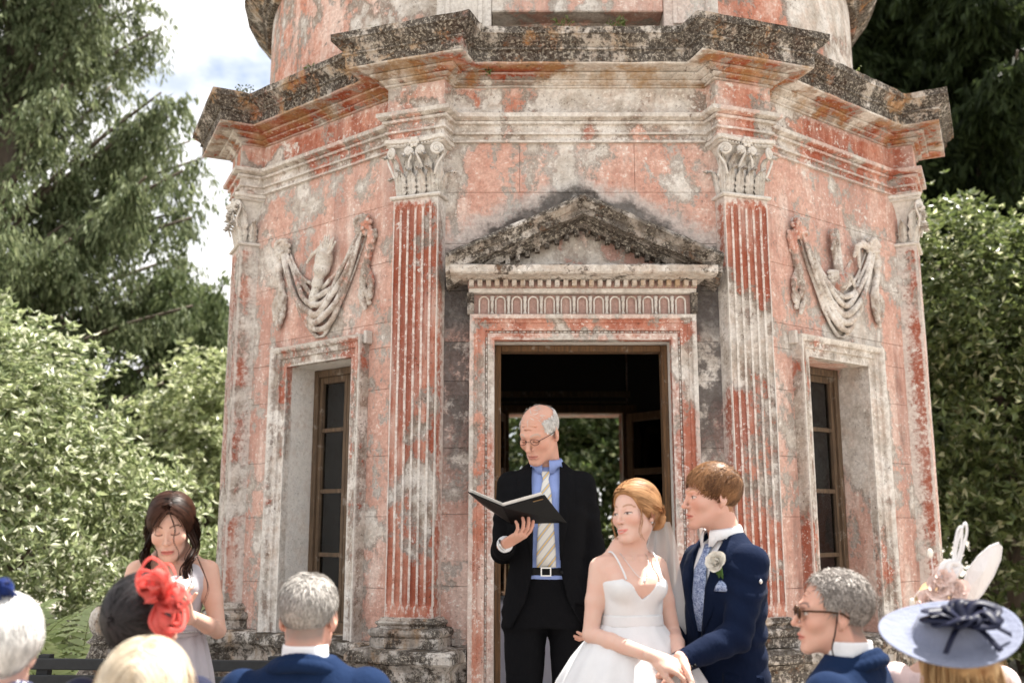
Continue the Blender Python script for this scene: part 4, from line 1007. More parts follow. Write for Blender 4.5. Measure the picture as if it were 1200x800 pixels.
def head_colors(V, M, skin, hairc, lips=(.50, .16, .13), gaze='open', scalp=None, brow=None, blush=.25, stubble=None, smile=0.):
    """per-vertex colours of a body: face features drawn in the head's own frame"""
    P = inv_pts(M, V); x, y, z = np.abs(P[:, 0]), P[:, 1], P[:, 2]; C = np.tile(np.array(skin, float), (len(V), 1)); hd = (np.linalg.norm(P, axis=1) < .2)
    def put(m, c, a=1.):
        a = np.clip(m, 0, 1)[:, None]*a; C[:] = C*(1-a)+np.array(c)*a
    sm = lambda d, w: np.clip(.5-d/w, 0, 1)
    fr_ = (y < -.045)*hd
    put(sm(((x-.042)/.026)**2+((z+.030)/.020)**2-1, 1.2)*fr_, (skin[0]*1.0, skin[1]*.62, skin[2]*.58), blush)
    put(sm(np.sqrt((P[:, 0]/.014)**2+((z+.036)/.013)**2)-1, .9)*fr_*(y < -.1), (skin[0]*1.0, skin[1]*.72, skin[2]*.68), blush*.7)
    if stubble is not None: put(sm(z+.05, .03)*(z > -.125)*fr_, stubble, .25)
    zm = z-smile*.007*(x/.023)**2
    lx = np.clip(1-(x/.0255)**2, 0, 1); up = .0075*np.sqrt(lx); put((sm(np.abs(zm+.0695)-up*1.15, .003))*fr_*(y < -.07)*(x < .0255), lips, .85)
    put(sm(np.abs(zm+.0695)-(.0012+.0016*smile), .0024)*fr_*(x < (.013 if smile else .024)), (.62, .50, .46) if smile else (.16, .04, .03), .7)
    bz = .0235+.006*np.sin(np.clip((x-.012)/.04, 0, 1)*math.pi)-.004*(x > .045); put(sm(np.abs(z-bz)-.0030, .003)*(x > .013)*(x < .052)*fr_, brow or hairc, .9)
    ex = (x-.031)/.0145
    if gaze == 'half':
        zz = z+.002; put(sm(ex**2+(zz/.0042)**2-1, .5)*fr_, (.60, .55, .52)); put(sm(np.sqrt(((x-.031)/.0054)**2+((zz)/.0054)**2)-1, .4)*fr_*(ex**2+(zz/.0045)**2 < 1.15), (.05, .05, .06))
        put(sm(np.abs(zz-(.0042*np.sqrt(np.clip(1-ex**2, 0, 1))+.0003))-.0018, .002)*(np.abs(ex) < 1.1)*fr_, (.025, .015, .012), .95)
    elif gaze == 'open':
        put(sm(ex**2+(z/.0058)**2-1, .5)*fr_, (.62, .58, .55)); put(sm(np.sqrt(((x-.031)/.0056)**2+((z-.0005)/.0056)**2)-1, .4)*fr_*(ex**2+(z/.0062)**2 < 1.15), (.035, .028, .022))
        put(sm(np.abs(z-(.0055*np.sqrt(np.clip(1-ex**2, 0, 1))+.0005))-.0014, .002)*(np.abs(ex) < 1.05)*fr_, (.03, .02, .015), .9)
    else:
        put(sm(np.abs(z+.0055-.003*ex**2)-.0026, .0025)*(np.abs(ex) < 1.1)*fr_, (.025, .015, .012), .95)
        put(sm(ex**2+((z-.003)/.009)**2-1, .6)*fr_, (skin[0]*.9, skin[1]*.75, skin[2]*.72), .5)
    put(sm(np.sqrt((x-.009)**2+(z+.041)**2)-.0028, .002)*fr_*(y < -.095), (.15, .05, .04), .7)
    if scalp is not None: put(scalp(P[:, 0], y, z)*hd, hairc, .9)
    return C
def head_axes(c, r=.15, fine_=.0027, lo=None, hi=None, coarse=.011):
    out = []
    for i in range(3):
        a, b = c[i]-r, c[i]+r; segs = []
        if lo[i] < a: segs.append((lo[i], a, coarse))
        segs.append((a, b, fine_))
        if hi[i] > b: segs.append((b, hi[i], coarse))
        out.append(axis(*segs))
    return out
SCALP_C, SCALP_R = np.array((0, .016, .035)), np.array((.075, .096, .081))
def hairline(kind):
    tab = {'short': [(-.2, .078), (-.075, .072), (-.055, .058), (-.045, .022), (-.02, .008), (.0, .006), (.014, .020), (.03, -.01), (.045, -.06), (.2, -.092)],
           'recede': [(-.2, .2), (-.06, .10), (-.045, .085), (-.03, .03), (-.01, .008), (.0, .006), (.014, .02), (.03, -.01), (.045, -.06), (.2, -.092)],
           'full': [(-.2, .086), (-.075, .080), (-.062, .056), (-.05, .012), (-.03, -.01), (.0, -.03), (.03, -.06), (.2, -.10)]}[kind]
    ys = [q[0] for q in tab]; zs = [q[1] for q in tab]
    return lambda y: np.interp(y, ys, zs)
def hair_shell(M, kind, th, fem=False, seed=0, extra=None, bald=False, amp=.0025, step=.0036):
    """closed cap of hair over the skull, in the person's frame"""
    h = hairline(kind); R = M[:3, :3]; sc = float(np.linalg.norm(R[:, 0])); c = M[:3, 3]; f = .93 if fem else 1.
    r = .16*sc if extra is None else .24*sc
    s = SDF(*[axis((c[i]-r, c[i]+r, step)) for i in range(3)]); g = wob(seed+5, 7, 60, 170)
    def fn(X, Y, Z):
        shp = np.broadcast(X, Y, Z).shape; Q = np.stack([np.broadcast_to(X, shp).ravel(), np.broadcast_to(Y, shp).ravel(), np.broadcast_to(Z, shp).ravel()], 1); P = inv_pts(M, Q)
        e = (P-SCALP_C)/(SCALP_R*np.array((f, 1, 1))+th); k0 = np.linalg.norm(e, axis=1); d = (k0-1)*.085
        if bald: d = np.maximum(d, (P[:, 2]-.062-.3*np.maximum(P[:, 1]-.03, 0))*.9); d = np.maximum(d, (-P[:, 1]-.045))
        cut = (h(P[:, 1])-P[:, 2])*.7; d = np.maximum(d, cut)
        d = np.maximum(d, -((np.linalg.norm((P-SCALP_C)/(SCALP_R*np.array((f, 1, 1))-.012), axis=1)-1)*.07))
        return (d*sc + g(X, Y, Z).ravel()*amp).reshape(shp)
    s.fn(c-r, c+r, fn)
    if extra: extra(s)
    return s.extract()
def hair_cols(n, a, b, rg, k=1): 
    f = rg.rand(n, 1); return np.repeat((np.array(a)*(1-f)+np.array(b)*f)*(.75+.5*rg.rand(n, 1)), k, 0)
def short_hair(M, kind, n, ln, flow, a, b, seed, fem=False, th=.006, bald=False, lift=.35, wid=.0022, top_long=0.):
    """many short ribbons over the scalp"""
    rg = np.random.RandomState(seed); h = hairline(kind); d = rg.normal(size=(n*3, 3)); d /= np.linalg.norm(d, axis=1)[:, None]; f = .93 if fem else 1.
    P = SCALP_C+d*(SCALP_R*np.array((f, 1, 1))+th*.7); ok = P[:, 2] > h(P[:, 1])+rg.normal(size=len(P))*.004
    if bald: ok &= (P[:, 2] < .066+.3*np.maximum(P[:, 1]-.03, 0)+rg.normal(size=len(P))*.006) & (P[:, 1] > -.045)
    P = P[ok][:n]; d = d[ok][:n]; n = len(P); N = d/SCALP_R; N /= np.linalg.norm(N, axis=1)[:, None]
    F = flow(P)+rg.normal(size=(n, 3))*.28; F -= N*(F*N).sum(1)[:, None]; F /= np.linalg.norm(F, axis=1)[:, None]+1e-9
    L = ln*(.6+.8*rg.rand(n))*(1+top_long*np.clip(P[:, 2]/.1, 0, 1)); L = L[:, None]; S = np.cross(F, N)*wid*(.6+.8*rg.rand(n, 1)); S += rg.normal(size=S.shape)*wid*.3
    A = P; B = P+F*L*.5+N*L*lift*.5; T = P+F*L*.95+N*L*lift*.55
    V = np.stack([A-S, A+S, B+S*.9, B-S*.9, T+S*.25, T-S*.25], 1).reshape(-1, 3); V = V@M[:3, :3].T+M[:3, 3]
    b_ = np.arange(n)[:, None]*6; Q = np.concatenate([b_+np.array([[0, 1, 2, 3]]), b_+np.array([[3, 2, 4, 5]])], 1).reshape(-1, 4)
    return V, Q, hair_cols(n, a, b, rg, 6)
def combed(M, kind, n, ln, flow, a, b, seed, fem=False, th=.012, wid=.0014, seg=6, jit=.12, loose=.003, zmin=None):
    """fine ribbons combed along the scalp, following a flow field in the head's frame"""
    rg = np.random.RandomState(seed); h = hairline(kind); f = .93 if fem else 1.; Rr = SCALP_R*np.array((f, 1, 1))+th
    d = rg.normal(size=(n*3, 3)); d /= np.linalg.norm(d, axis=1)[:, None]; P = SCALP_C+d*Rr; P = P[P[:, 2] > h(P[:, 1])+.002+rg.normal(size=len(P))*.003][:n]; n = len(P)
    L = (ln*(.6+.8*rg.rand(n)))[:, None]/seg; off = rg.rand(n, 1)*loose; J = rg.normal(size=(n, 3))*jit; rows = []; clump = np.clip(.5+.62*wob(seed, 6, 70, 190)(P[:, 0], P[:, 1], P[:, 2])+.15*rg.normal(size=n), 0, 1)[:, None]; off = off+clump*.0035; P_0 = P.copy(); w = wid*(.6+.8*rg.rand(n, 1))
    for k in range(seg+1):
        N = (P-SCALP_C)/Rr**2; N /= np.linalg.norm(N, axis=1)[:, None]; F = flow(P); F = F/(np.linalg.norm(F, axis=1)[:, None]+1e-9)+J; F -= N*(F*N).sum(1)[:, None]; F /= np.linalg.norm(F, axis=1)[:, None]+1e-9
        t = k/seg; S = np.cross(F, N)*w*(1-.7*t*t); C = P+N*(off+.0012*math.sin(math.pi*t)-.0022*(t > .99)); rows.append(np.stack([C-S, C+S], 1))
        P = P+F*L; q = np.linalg.norm((P-SCALP_C)/Rr, axis=1)[:, None]; P = SCALP_C+(P-SCALP_C)/q
    V = np.stack(rows, 1).reshape(-1, 3)@M[:3, :3].T+M[:3, 3]; m = 2*(seg+1); b_ = (np.arange(n)*m)[:, None, None]; q = np.array([[2*k, 2*k+1, 2*k+3, 2*k+2] for k in range(seg)])[None]
    return V, (b_+q).reshape(-1, 4), np.repeat((np.array(a)*(1-clump)+np.array(b)*clump)*(.8+.4*rg.rand(n, 1)), m, 0)
def locks(paths, rg, a, b, n_sub=10, spread=.01, wid=.0025, taper=.35):
    """bundles of fine ribbons following guide paths [(points, width scale)]"""
    Vs, Qs, Cs, base = [], [], [], 0
    for P, w in paths:
        P = np.array([tuple(p) for p in catmull([Vector(p) for p in P], 6)]); m = len(P); T = np.gradient(P, axis=0); T /= np.linalg.norm(T, axis=1)[:, None]+1e-9
        for q in range(n_sub):
            o = rg.normal(size=3)*spread*w; o2 = rg.normal(size=3)*spread*w; f = np.linspace(0, 1, m)[:, None]; ph = rg.rand()*6
            C = P+o*(.5+.5*f)+o2*f*f+np.stack([np.sin(f[:, 0]*9+ph), np.cos(f[:, 0]*8+ph), 0*f[:, 0]], 1)*.0016
            S = np.cross(T, rg.normal(size=3)); S /= np.linalg.norm(S, axis=1)[:, None]+1e-9; S = S*wid*w*(1-(1-taper)*f)
            V = np.stack([C-S, C+S], 1).reshape(-1, 3); i = np.arange(m-1)*2; Q = np.stack([i, i+1, i+3, i+2], 1)
            Vs.append(V); Qs.append(Q+base); base += len(V); Cs.append(np.repeat(hair_cols(1, a, b, rg), len(V), 0))
    return np.concatenate(Vs), np.concatenate(Qs), np.concatenate(Cs)
def hand_mesh(side=1, curl=(.35, .35, .4, .45), thumb=.5, spread=1., step=.0026, tcurl=0.):
    """wrist at the origin, fingers along +z, palm facing -y; thumb on +x for side=1"""
    s = SDF(axis((-.075, .085, step)), axis((-.10, .05, step)), axis((-.07, .21, step)))
    s.cap((0, 0, -.022), (0, 0, .01), .0235, .025, .01, sq=((0, 1, 0), 1.15)); s.ell((0, 0, .045), (.040, .0145, .050), .016); s.ell((side*.022, -.008, .028), (.02, .014, .030), .012)
    for j, (x, L, r) in enumerate(((.030, .070, .0082), (.010, .079, .0086), (-.0105, .074, .0083), (-.029, .058, .0074))):
        x *= side; p = np.array((x, .001, .080 if j != 3 else .074)); a = 0; seg = (.44*L, .31*L, .25*L); sx = side*spread*(.10, .03, -.04, -.12)[j]
        s.cap((x*.8, 0, .05), p, r*1.05, r*1.05, .008)
        for q, sg in enumerate(seg):
            a += curl[j]*(1.0, 1.25, .8)[q]; e = p+np.array((math.sin(sx)*sg, -math.sin(a)*sg, math.cos(a)*sg)); s.cap(p, e, r*(1-.06*q), r*(.94-.07*q), .0025); p = e
    p0 = np.array((side*.026, -.006, .018)); p1 = p0+np.array((side*.030*thumb*1.3, -.012, .030)); p2 = p1+np.array((side*.016*thumb, -.010-tcurl*.012, .028)); p3 = p2+np.array((side*.006*thumb-side*tcurl*.008, -.010-tcurl*.012, .022))
    s.cap(p0, p1, .0125, .0105, .008); s.cap(p1, p2, .0105, .0095, .003); s.cap(p2, p3, .0095, .0075, .003)
    V, Q = s.extract(); return V, Q
def hand_cols(V, skin):
    C = np.tile(np.array(skin, float), (len(V), 1)); f = np.clip((V[:, 2]-.08)/.08, 0, 1)[:, None]*.35; return C*(1-f)+np.array((skin[0]*1.0, skin[1]*.72, skin[2]*.66))*f
def orient(wrist, fdir, palm):
    """matrix for a hand: fingers along fdir, palm towards palm"""
    z = np.array(fdir, float); z /= np.linalg.norm(z); y = -np.array(palm, float); y -= z*(y@z); y /= np.linalg.norm(y); x = np.cross(y, z); M = np.eye(4); M[:3, 0], M[:3, 1], M[:3, 2], M[:3, 3] = x, y, z, wrist; return M
def xf(V, M): return V@M[:3, :3].T+M[:3, 3]
MAN = [(.80, 0, .005, .205, .138), (.92, 0, .005, .200, .135), (1.08, 0, 0, .178, .118), (1.18, 0, -.002, .188, .122), (1.28, 0, -.004, .200, .128), (1.37, 0, 0, .196, .116), (1.43, 0, .008, .165, .092), (1.475, 0, .015, .105, .070), (1.50, 0, .02, .075, .06)]
def tab(T, sc=1., grow=0., z0=None, z1=None, off=(0, 0, 0), kx=1., ky=1.):
    out = [(z*sc+off[2], (cx)*sc+off[0], cy*sc+off[1], (rx*kx)*sc+grow, (ry*ky)*sc+grow) for z, cx, cy, rx, ry in T]
    if z0 is not None or z1 is not None:
        A = np.array(out); lo = A[0, 0] if z0 is None else z0; hi = A[-1, 0] if z1 is None else z1
        zs = [lo]+[q for q in A[:, 0] if lo < q < hi]+[hi]; out = [tuple([z]+[float(np.interp(z, A[:, 0], A[:, j])) for j in range(1, 5)]) for z in zs]
    return out
def front_y(T, x, z, p=2.3, back=False):
    A = np.array(T); g = [np.interp(z, A[:, 0], A[:, j]) for j in range(1, 5)]; q = np.clip(1-np.abs((x-g[0])/g[2])**p, .0, 1)**(1/p); return g[1]+(1 if back else -1)*g[3]*q
def sheet(T, poly, lift, th=.004, n=8, p=2.3, back=False):
    """a piece of cloth lying on the front of a torso: poly = left edge and right edge as [(x, z)] lists of equal length"""
    Lf, Rt = poly; V, F = [], []; sg = 1 if back else -1
    for side in (0, 1):
        for (x0, z0), (x1, z1) in zip(Lf, Rt):
            for k in range(n+1):
                f = k/n; x = x0+(x1-x0)*f; z = z0+(z1-z0)*f; V.append(Vector((x, front_y(T, x, z, p, back)+sg*(lift+(th if side == 0 else 0)*(1-.5*abs(2*f-1)**4)), z)))
    m, w = len(Lf), n+1
    for side in (0, 1):
        b = side*m*w
        for j in range(m-1):
            for k in range(n):
                q = (b+j*w+k, b+j*w+k+1, b+(j+1)*w+k+1, b+(j+1)*w+k); F.append(q if side == 0 else q[::-1])
    rim = list(range(w))+[j*w+w-1 for j in range(1, m)]+[(m-1)*w+k for k in range(w-2, -1, -1)]+[j*w for j in range(m-2, 0, -1)]
    for a, b in zip(rim, rim[1:]+rim[:1]): F.append((b, a, a+m*w, b+m*w))
    return V, F
def sleeve(s, sh, el, wr, r=(.072, .060, .056, .047), k=.03):
    sh, el, wr = (np.array(q, float) for q in (sh, el, wr)); m = sh*.5+el*.5
    s.cap(sh, m, r[0], (r[0]+r[1])/2, k); s.cap(m, el, (r[0]+r[1])/2, r[1], .01); s.cap(el, wr, r[1], r[3], .012)
def folds(s, pts, amp=.004, seed=0):
    amp = amp*1.2
    """wrinkles round given points [(point, axis, radius)]"""
    for j, (c, ax, r) in enumerate(pts):
        c = np.array(c, float); ax = np.array(ax, float); ax /= np.linalg.norm(ax); rg = np.random.RandomState(seed+j); ph = rg.rand()*6; per = rg.normal(size=3); fq = rg.uniform(55, 125)
        def fn(X, Y, Z):
            dx, dy, dz = X-c[0], Y-c[1], Z-c[2]; d = np.sqrt(dx*dx+dy*dy+dz*dz)/r; u = dx*ax[0]+dy*ax[1]+dz*ax[2]; v = dx*per[0]+dy*per[1]+dz*per[2]
            return amp*np.sin(u*fq+ph+2.2*np.sin(v*16+ph))*np.exp(-d*d)
        s.disp(fn, c-r*1.9, c+r*1.9)
def shape(lo, hi, st): return SDF(*[axis((lo[i], hi[i], st)) for i in range(3)])
def out(s, name, mat, root, col=None):
    V, Q = s.extract(); return link(name, mesh_np(name, V, Q, True, col(V) if callable(col) else col, [mat]), None, root)
def shoes_trousers(root, sc, mat, hipw=.095, feet=((-.11, 0), (.11, 0)), z0=0., top=1.02):
    s = shape((-.27, -.2, z0+.04), (.27, .2, z0+top*sc+.03), .0085)
    s.loft(tab([(.80, 0, .01, .185, .12), (.90, 0, .01, .182, .122), (1.0, 0, .005, .165, .112), (1.04, 0, 0, .160, .108)], sc, off=(0, 0, z0)), .02)
    for q, (fx, fy) in zip((-1, 1), feet):
        hp = np.array((q*hipw*sc, .01, z0+.86*sc)); kn = np.array(((q*hipw*.9+fx)/2*sc, fy*.5-.012, z0+.48*sc)); an = np.array((fx*sc, fy+.02, z0+.07))
        s.cap(hp, kn, .093*sc, .072*sc, .03); s.cap(kn, an, .070*sc, .058*sc, .015)
        folds(s, [(kn, (0, .3, 1), .12), (hp, (.3, .3, 1), .12), (an+np.array((0, 0, .06)), (0, .2, 1), .08)], .004, int(10*(q+1)))
    s.disp(lambda X, Y, Z: .003*np.sin(X*40+Z*7+1)*np.sin(Z*11))
    out(s, 'trousers', mat, root)
    for q, (fx, fy) in zip((-1, 1), feet):
        t = shape((fx*sc-.07, fy-.22, z0-.01), (fx*sc+.07, fy+.12, z0+.12), .007); t.cap((fx*sc, fy+.05, z0+.045), (fx*sc, fy-.05, z0+.04), .042, .042, .01); t.cap((fx*sc, fy-.05, z0+.036), (fx*sc+q*.012, fy-.17, z0+.03), .044, .032, .02); t.cap((fx*sc, fy+.03, z0+.07), (fx*sc, fy+.02, z0+.10), .04, .042, .02)
        t.fn((fx*sc-.1, fy-.3, z0-.05), (fx*sc+.1, fy+.2, z0+.02), lambda X, Y, Z: Z-(z0+.001)+X*0+Y*0, 0, 's'); out(t, 'shoe', DARKMAT, root)
# ================================================================== people: individuals
FEM = [(.80, 0, .01, .170, .120), (.92, 0, .01, .168, .122), (1.04, 0, .003, .145, .105), (1.12, 0, 0, .126, .096), (1.18, 0, 0, .118, .092), (1.24, 0, -.006, .124, .098), (1.295, 0, -.014, .133, .110), (1.34, 0, -.002, .136, .090), (1.375, 0, .010, .120, .068), (1.405, 0, .016, .078, .052), (1.44, 0, .02, .048, .046)]
def slim(T, z1=1.17, k=.72): return [(z, cx, cy, rx*(k if z < z1-.02 else 1), ry*(k if z < z1-.02 else 1)) for z, cx, cy, rx, ry in T]
def stripes(name, cols, scale, ang=.9):
    t = NT(name); p = t.n('Mapping', {'Vector': t.n('TexCoord').outputs['Object'], 'Rotation': (0, ang, 0)}).outputs[0]; w = t.n('TexWave', {'Vector': p, 'Scale': scale, 'Distortion': 0}, wave_type='BANDS', bands_direction='Z').outputs[1]
    c = t.mix(t.ramp(w, .62, .70), cols[0], cols[1]); c = t.mix(t.ramp(w, .90, .94), c, cols[2]); t.bsdf(c, .5); return t.m
TIE = stripes('striped_tie_silk', ((.62, .60, .55), (.30, .34, .44), (.60, .42, .16)), 9.); 
def dots(name, a, b, sc):
    t = NT(name); v = t.n('TexVoronoi', {'Vector': t.n('TexCoord').outputs['Object'], 'Scale': sc, 'Randomness': .35}).outputs['Distance']; t.bsdf(t.mix(t.ramp(v, .26, .20), a, b), .7); return t.m
DOTS = dots('navy_white_dots', (.012, .016, .06), (.8, .8, .8), 62.)
tpz = NT('patterned_blue_silk'); nn_ = tpz.noise(tpz.pos(space='obj'), 120, 3, .6, 1.5); tpz.bsdf(tpz.mix(tpz.ramp(nn_, .45, .55), (.06, .10, .24), (.36, .44, .62)), .45); BLUESILK = tpz.m
ROSEW = simple('white_petals', (.78, .75, .68), .6, .06, 40, .1); GREENS = simple('green_sprig', (.06, .12, .03), .6)
def vmesh(VF, name, mat, root, smooth=True): return link(name, mesh(name, VF[0], VF[1], smooth), mat, root)
def ribbon(P, w, up=(0, -1, 0), n=5, tw=0., taper=None, th=.0012):
    P = catmull(P, n); V, F = [], []; m = len(P); up = Vector(up)
    for side in (0, 1):
        for i, p in enumerate(P):
            d = (P[min(i+1, m-1)]-P[max(i-1, 0)]).normalized(); s_ = d.cross(Matrix.Rotation(tw*i/m, 3, d) @ up); s_ = s_.normalized() if s_.length > 1e-5 else Vector((1, 0, 0)); nn = s_.cross(d)*th*(1 if side else -1); ww = w*(1 if taper is None else taper(i/(m-1)))
            V += [p-s_*ww/2+nn, p+s_*ww/2+nn]
    k = 2*m
    for i in range(m-1): F += [(2*i, 2*i+1, 2*i+3, 2*i+2), (k+2*i+2, k+2*i+3, k+2*i+1, k+2*i), (2*i, 2*i+2, k+2*i+2, k+2*i), (2*i+1, k+2*i+1, k+2*i+3, 2*i+3)]
    F += [(0, k, k+1, 1), (2*m-2, 2*m-1, k+2*m-1, k+2*m-2)]
    return V, F
def rose(root, name, c, r, mat, seed=0, axis_=(0, -1, 0), petals=14):
    """flower of overlapping cupped petals"""
    rg = random.Random(seed); ax = Vector(axis_).normalized(); q = ax.to_track_quat('Z', 'Y').to_matrix(); c = Vector(c); mb = MB()
    for k in range(petals):
        a = k*2.4; f = k/(petals-1); rr = r*(.15+.6*f); n, m = 6, 5; tilt = 1.25-.95*f; rows = []
        for j in range(m+1):
            v = j/m; row = []
            for i in range(n+1):
                u = i/n*2-1; w = r*(.38+.34*f)*math.sin(math.pi*min(.97, .25+.62*v)); cup = .22*r*(u*u)
                x = rr*.35+v*r*(.55+.35*f)*math.cos(tilt)-cup*math.sin(tilt)*.6; z = v*r*(.62)*math.sin(tilt)+cup*.5+rg.uniform(-.02, .02)*r; y = u*w
                p = Vector((x*math.cos(a)-y*math.sin(a), x*math.sin(a)+y*math.cos(a), z)); row.append(c+q@p)
            rows.append(row)
        mb.rings(rows, False, False)
    o = mb.build(name, mat, root, True); return o
def mkbody(root, M, skin, hairc, fem, parts, lo, hi, hands=(), colkw=None, headkw=None, neck_to=None, coarse=.011, fine_=.0027, r=.145):
    s = SDF(*head_axes(M[:3, 3], r, fine_, lo, hi, coarse)); 
    parts(s); add_head(s, M, fem, neck_to=neck_to, **(headkw or {}))
    V, Q = s.extract(); col = head_colors(V, M, skin, hairc, **(colkw or {})); pl = [(V, Q, col)]
    for (hv, hq), hm in hands: pl.append((xf(hv, hm), hq, hand_cols(hv, skin)))
    V, Q, C = join_np(pl); return link('body', mesh_np('body', V, Q, True, C, [SKIN]), None, root)
def hair_obj(root, pl, name='hair'):
    V, Q, C = join_np(pl); return link(name, mesh_np(name, V, Q, True, C, [HAIRM]), None, root)
def shell_col(VQ, a, b, seed):
    V, Q = VQ; g = wob(seed, 8, 80, 260)(V[:, 0], V[:, 1], V[:, 2]); f = np.clip(.5+.4*g, 0, 1)[:, None]; return V, Q, np.array(a)*(1-f)+np.array(b)*f
def suit_jacket(root, T, mat, arms, neck, cut=None, seedp=0, hem=None, step=.0068, lo=None, hi=None, fold=()):
    A = np.array(T); lo = lo or (-.36, -.40, A[0, 0]-.03); hi = hi or (.36, .24, A[-1, 0]+.06); s = shape(lo, hi, step); s.loft(T, .02)
    for sh, el, wr, r in arms: sleeve(s, sh, el, wr, r)
    nk = np.array(neck, float); s.cap(nk+np.array((0, .004, -.05)), nk+np.array((0, -.02, .09)), .060, .064, .006, 's')
    g = wob(seedp+3, 6, 9, 26, (1, 1, .6)); s.disp(lambda X, Y, Z: .0036*g(X, Y, Z))
    fp = []
    for sh, el, wr, r in arms: fp += [(el, np.array(wr)-np.array(sh), .10), (np.array(sh)*.6+np.array(el)*.4, (.2, .3, 1), .09), (np.array(wr)*.8+np.array(el)*.2, np.array(wr)-np.array(el), .06)]
    folds(s, fp+list(fold), .0042, seedp)
    s.disp(lambda X, Y, Z: (Y > .02)*.0035*np.exp(-((X+.004*np.sin(Z*9))/.0045)**2)+0*Z)      # centre back seam
    for sh, el, wr, r in arms:      # sleeve seam
        cx = abs(sh[0])-.030; sg_ = 1 if sh[0] > 0 else -1
        s.disp(lambda X, Y, Z: .0030*np.exp(-((X*sg_-cx-.02*(Z-sh[2])*-1.5)/.0045)**2)*(Z > sh[2]-.10)+0*Y)
    if cut: s.fn((-.2, -.3, A[0, 0]-.05), (.2, .02, A[-1, 0]+.05), cut, .004, 's')
    for sh, el, wr, r in arms:     # open cuff
        d = np.array(wr, float)-np.array(el, float); d /= np.linalg.norm(d); w_ = np.array(wr, float); e_ = w_+d*.022
        s.fn(w_-.1, w_+.12, lambda X, Y, Z: np.maximum(-((X-e_[0])*d[0]+(Y-e_[1])*d[1]+(Z-e_[2])*d[2]), np.sqrt((X-w_[0])**2+(Y-w_[1])**2+(Z-w_[2])**2)-.085), 0, 's'); s.cap(w_-d*.03, w_+d*.12, r[3]-.009, r[3]-.009, 0, 's')
    return out(s, 'jacket', mat, root)
def cuff(root, el, wr, r, mat, ln=.03, name='cuff'):
    el, wr = Vector(el), Vector(wr); d = (wr-el).normalized(); mb = MB(); mb.tube([wr-d*.01, wr+d*ln*.4, wr+d*ln], [r, r, r*.97], 18); return mb.build(name, mat, root, True)
def collar(root, c, r, h, mat, tilt=.25, gap=.4, w=.03):
    """turned-down shirt collar round the neck, open in front"""
    V, F = [], []; n = 26; c = Vector(c)
    for i in range(n+1):
        a = -math.pi/2+gap*.5+(2*math.pi-gap)*i/n; x, y = math.cos(a), math.sin(a); fz = -(y+1)*-.0; bk = (y+1)/2*.022
        drop = .012*(1-abs(2*i/n-1))*0+(.022 if i in (0, 1, n-1, n) else 0)
        for rr, z in ((r, h+bk-.0), (r+.004, h+.006+bk), (r+.010, h-.004+bk), (r+.018, h-w+bk-drop), (r+.013, h-w+bk-drop)): V.append(c+Vector((x*rr, y*rr*1.05, z)))
    for i in range(n):
        for k in range(4): b = i*5+k; F.append((b, b+1, b+6, b+5))
    return vmesh((V, F), 'shirt_collar', mat, root)
GR = ((.40, .38, .36), (.62, .60, .58)); GR2 = ((.16, .14, .125), (.46, .43, .40)); BR = ((.16, .065, .025), (.36, .17, .075)); DKBR = ((.007, .003, .002), (.040, .016, .009)); BLK = ((.003, .0025, .003), (.014, .012, .013)); BLON = ((.32, .19, .08), (.62, .45, .25)); AUB = ((.20, .09, .035), (.46, .25, .12)); WHT = ((.55, .54, .52), (.80, .79, .77))
back_flow = lambda P: np.stack([P[:, 0]*2, .05+0*P[:, 0], -.08-P[:, 2]*.2], 1)
fwd_flow = lambda P: np.stack([P[:, 0]*4, -.6+0*P[:, 0]+P[:, 1]*6, -.25+0*P[:, 0]], 1)
def down_flow(P): return np.stack([P[:, 0]*1.5, .15+0*P[:, 0], -1+0*P[:, 0]], 1)

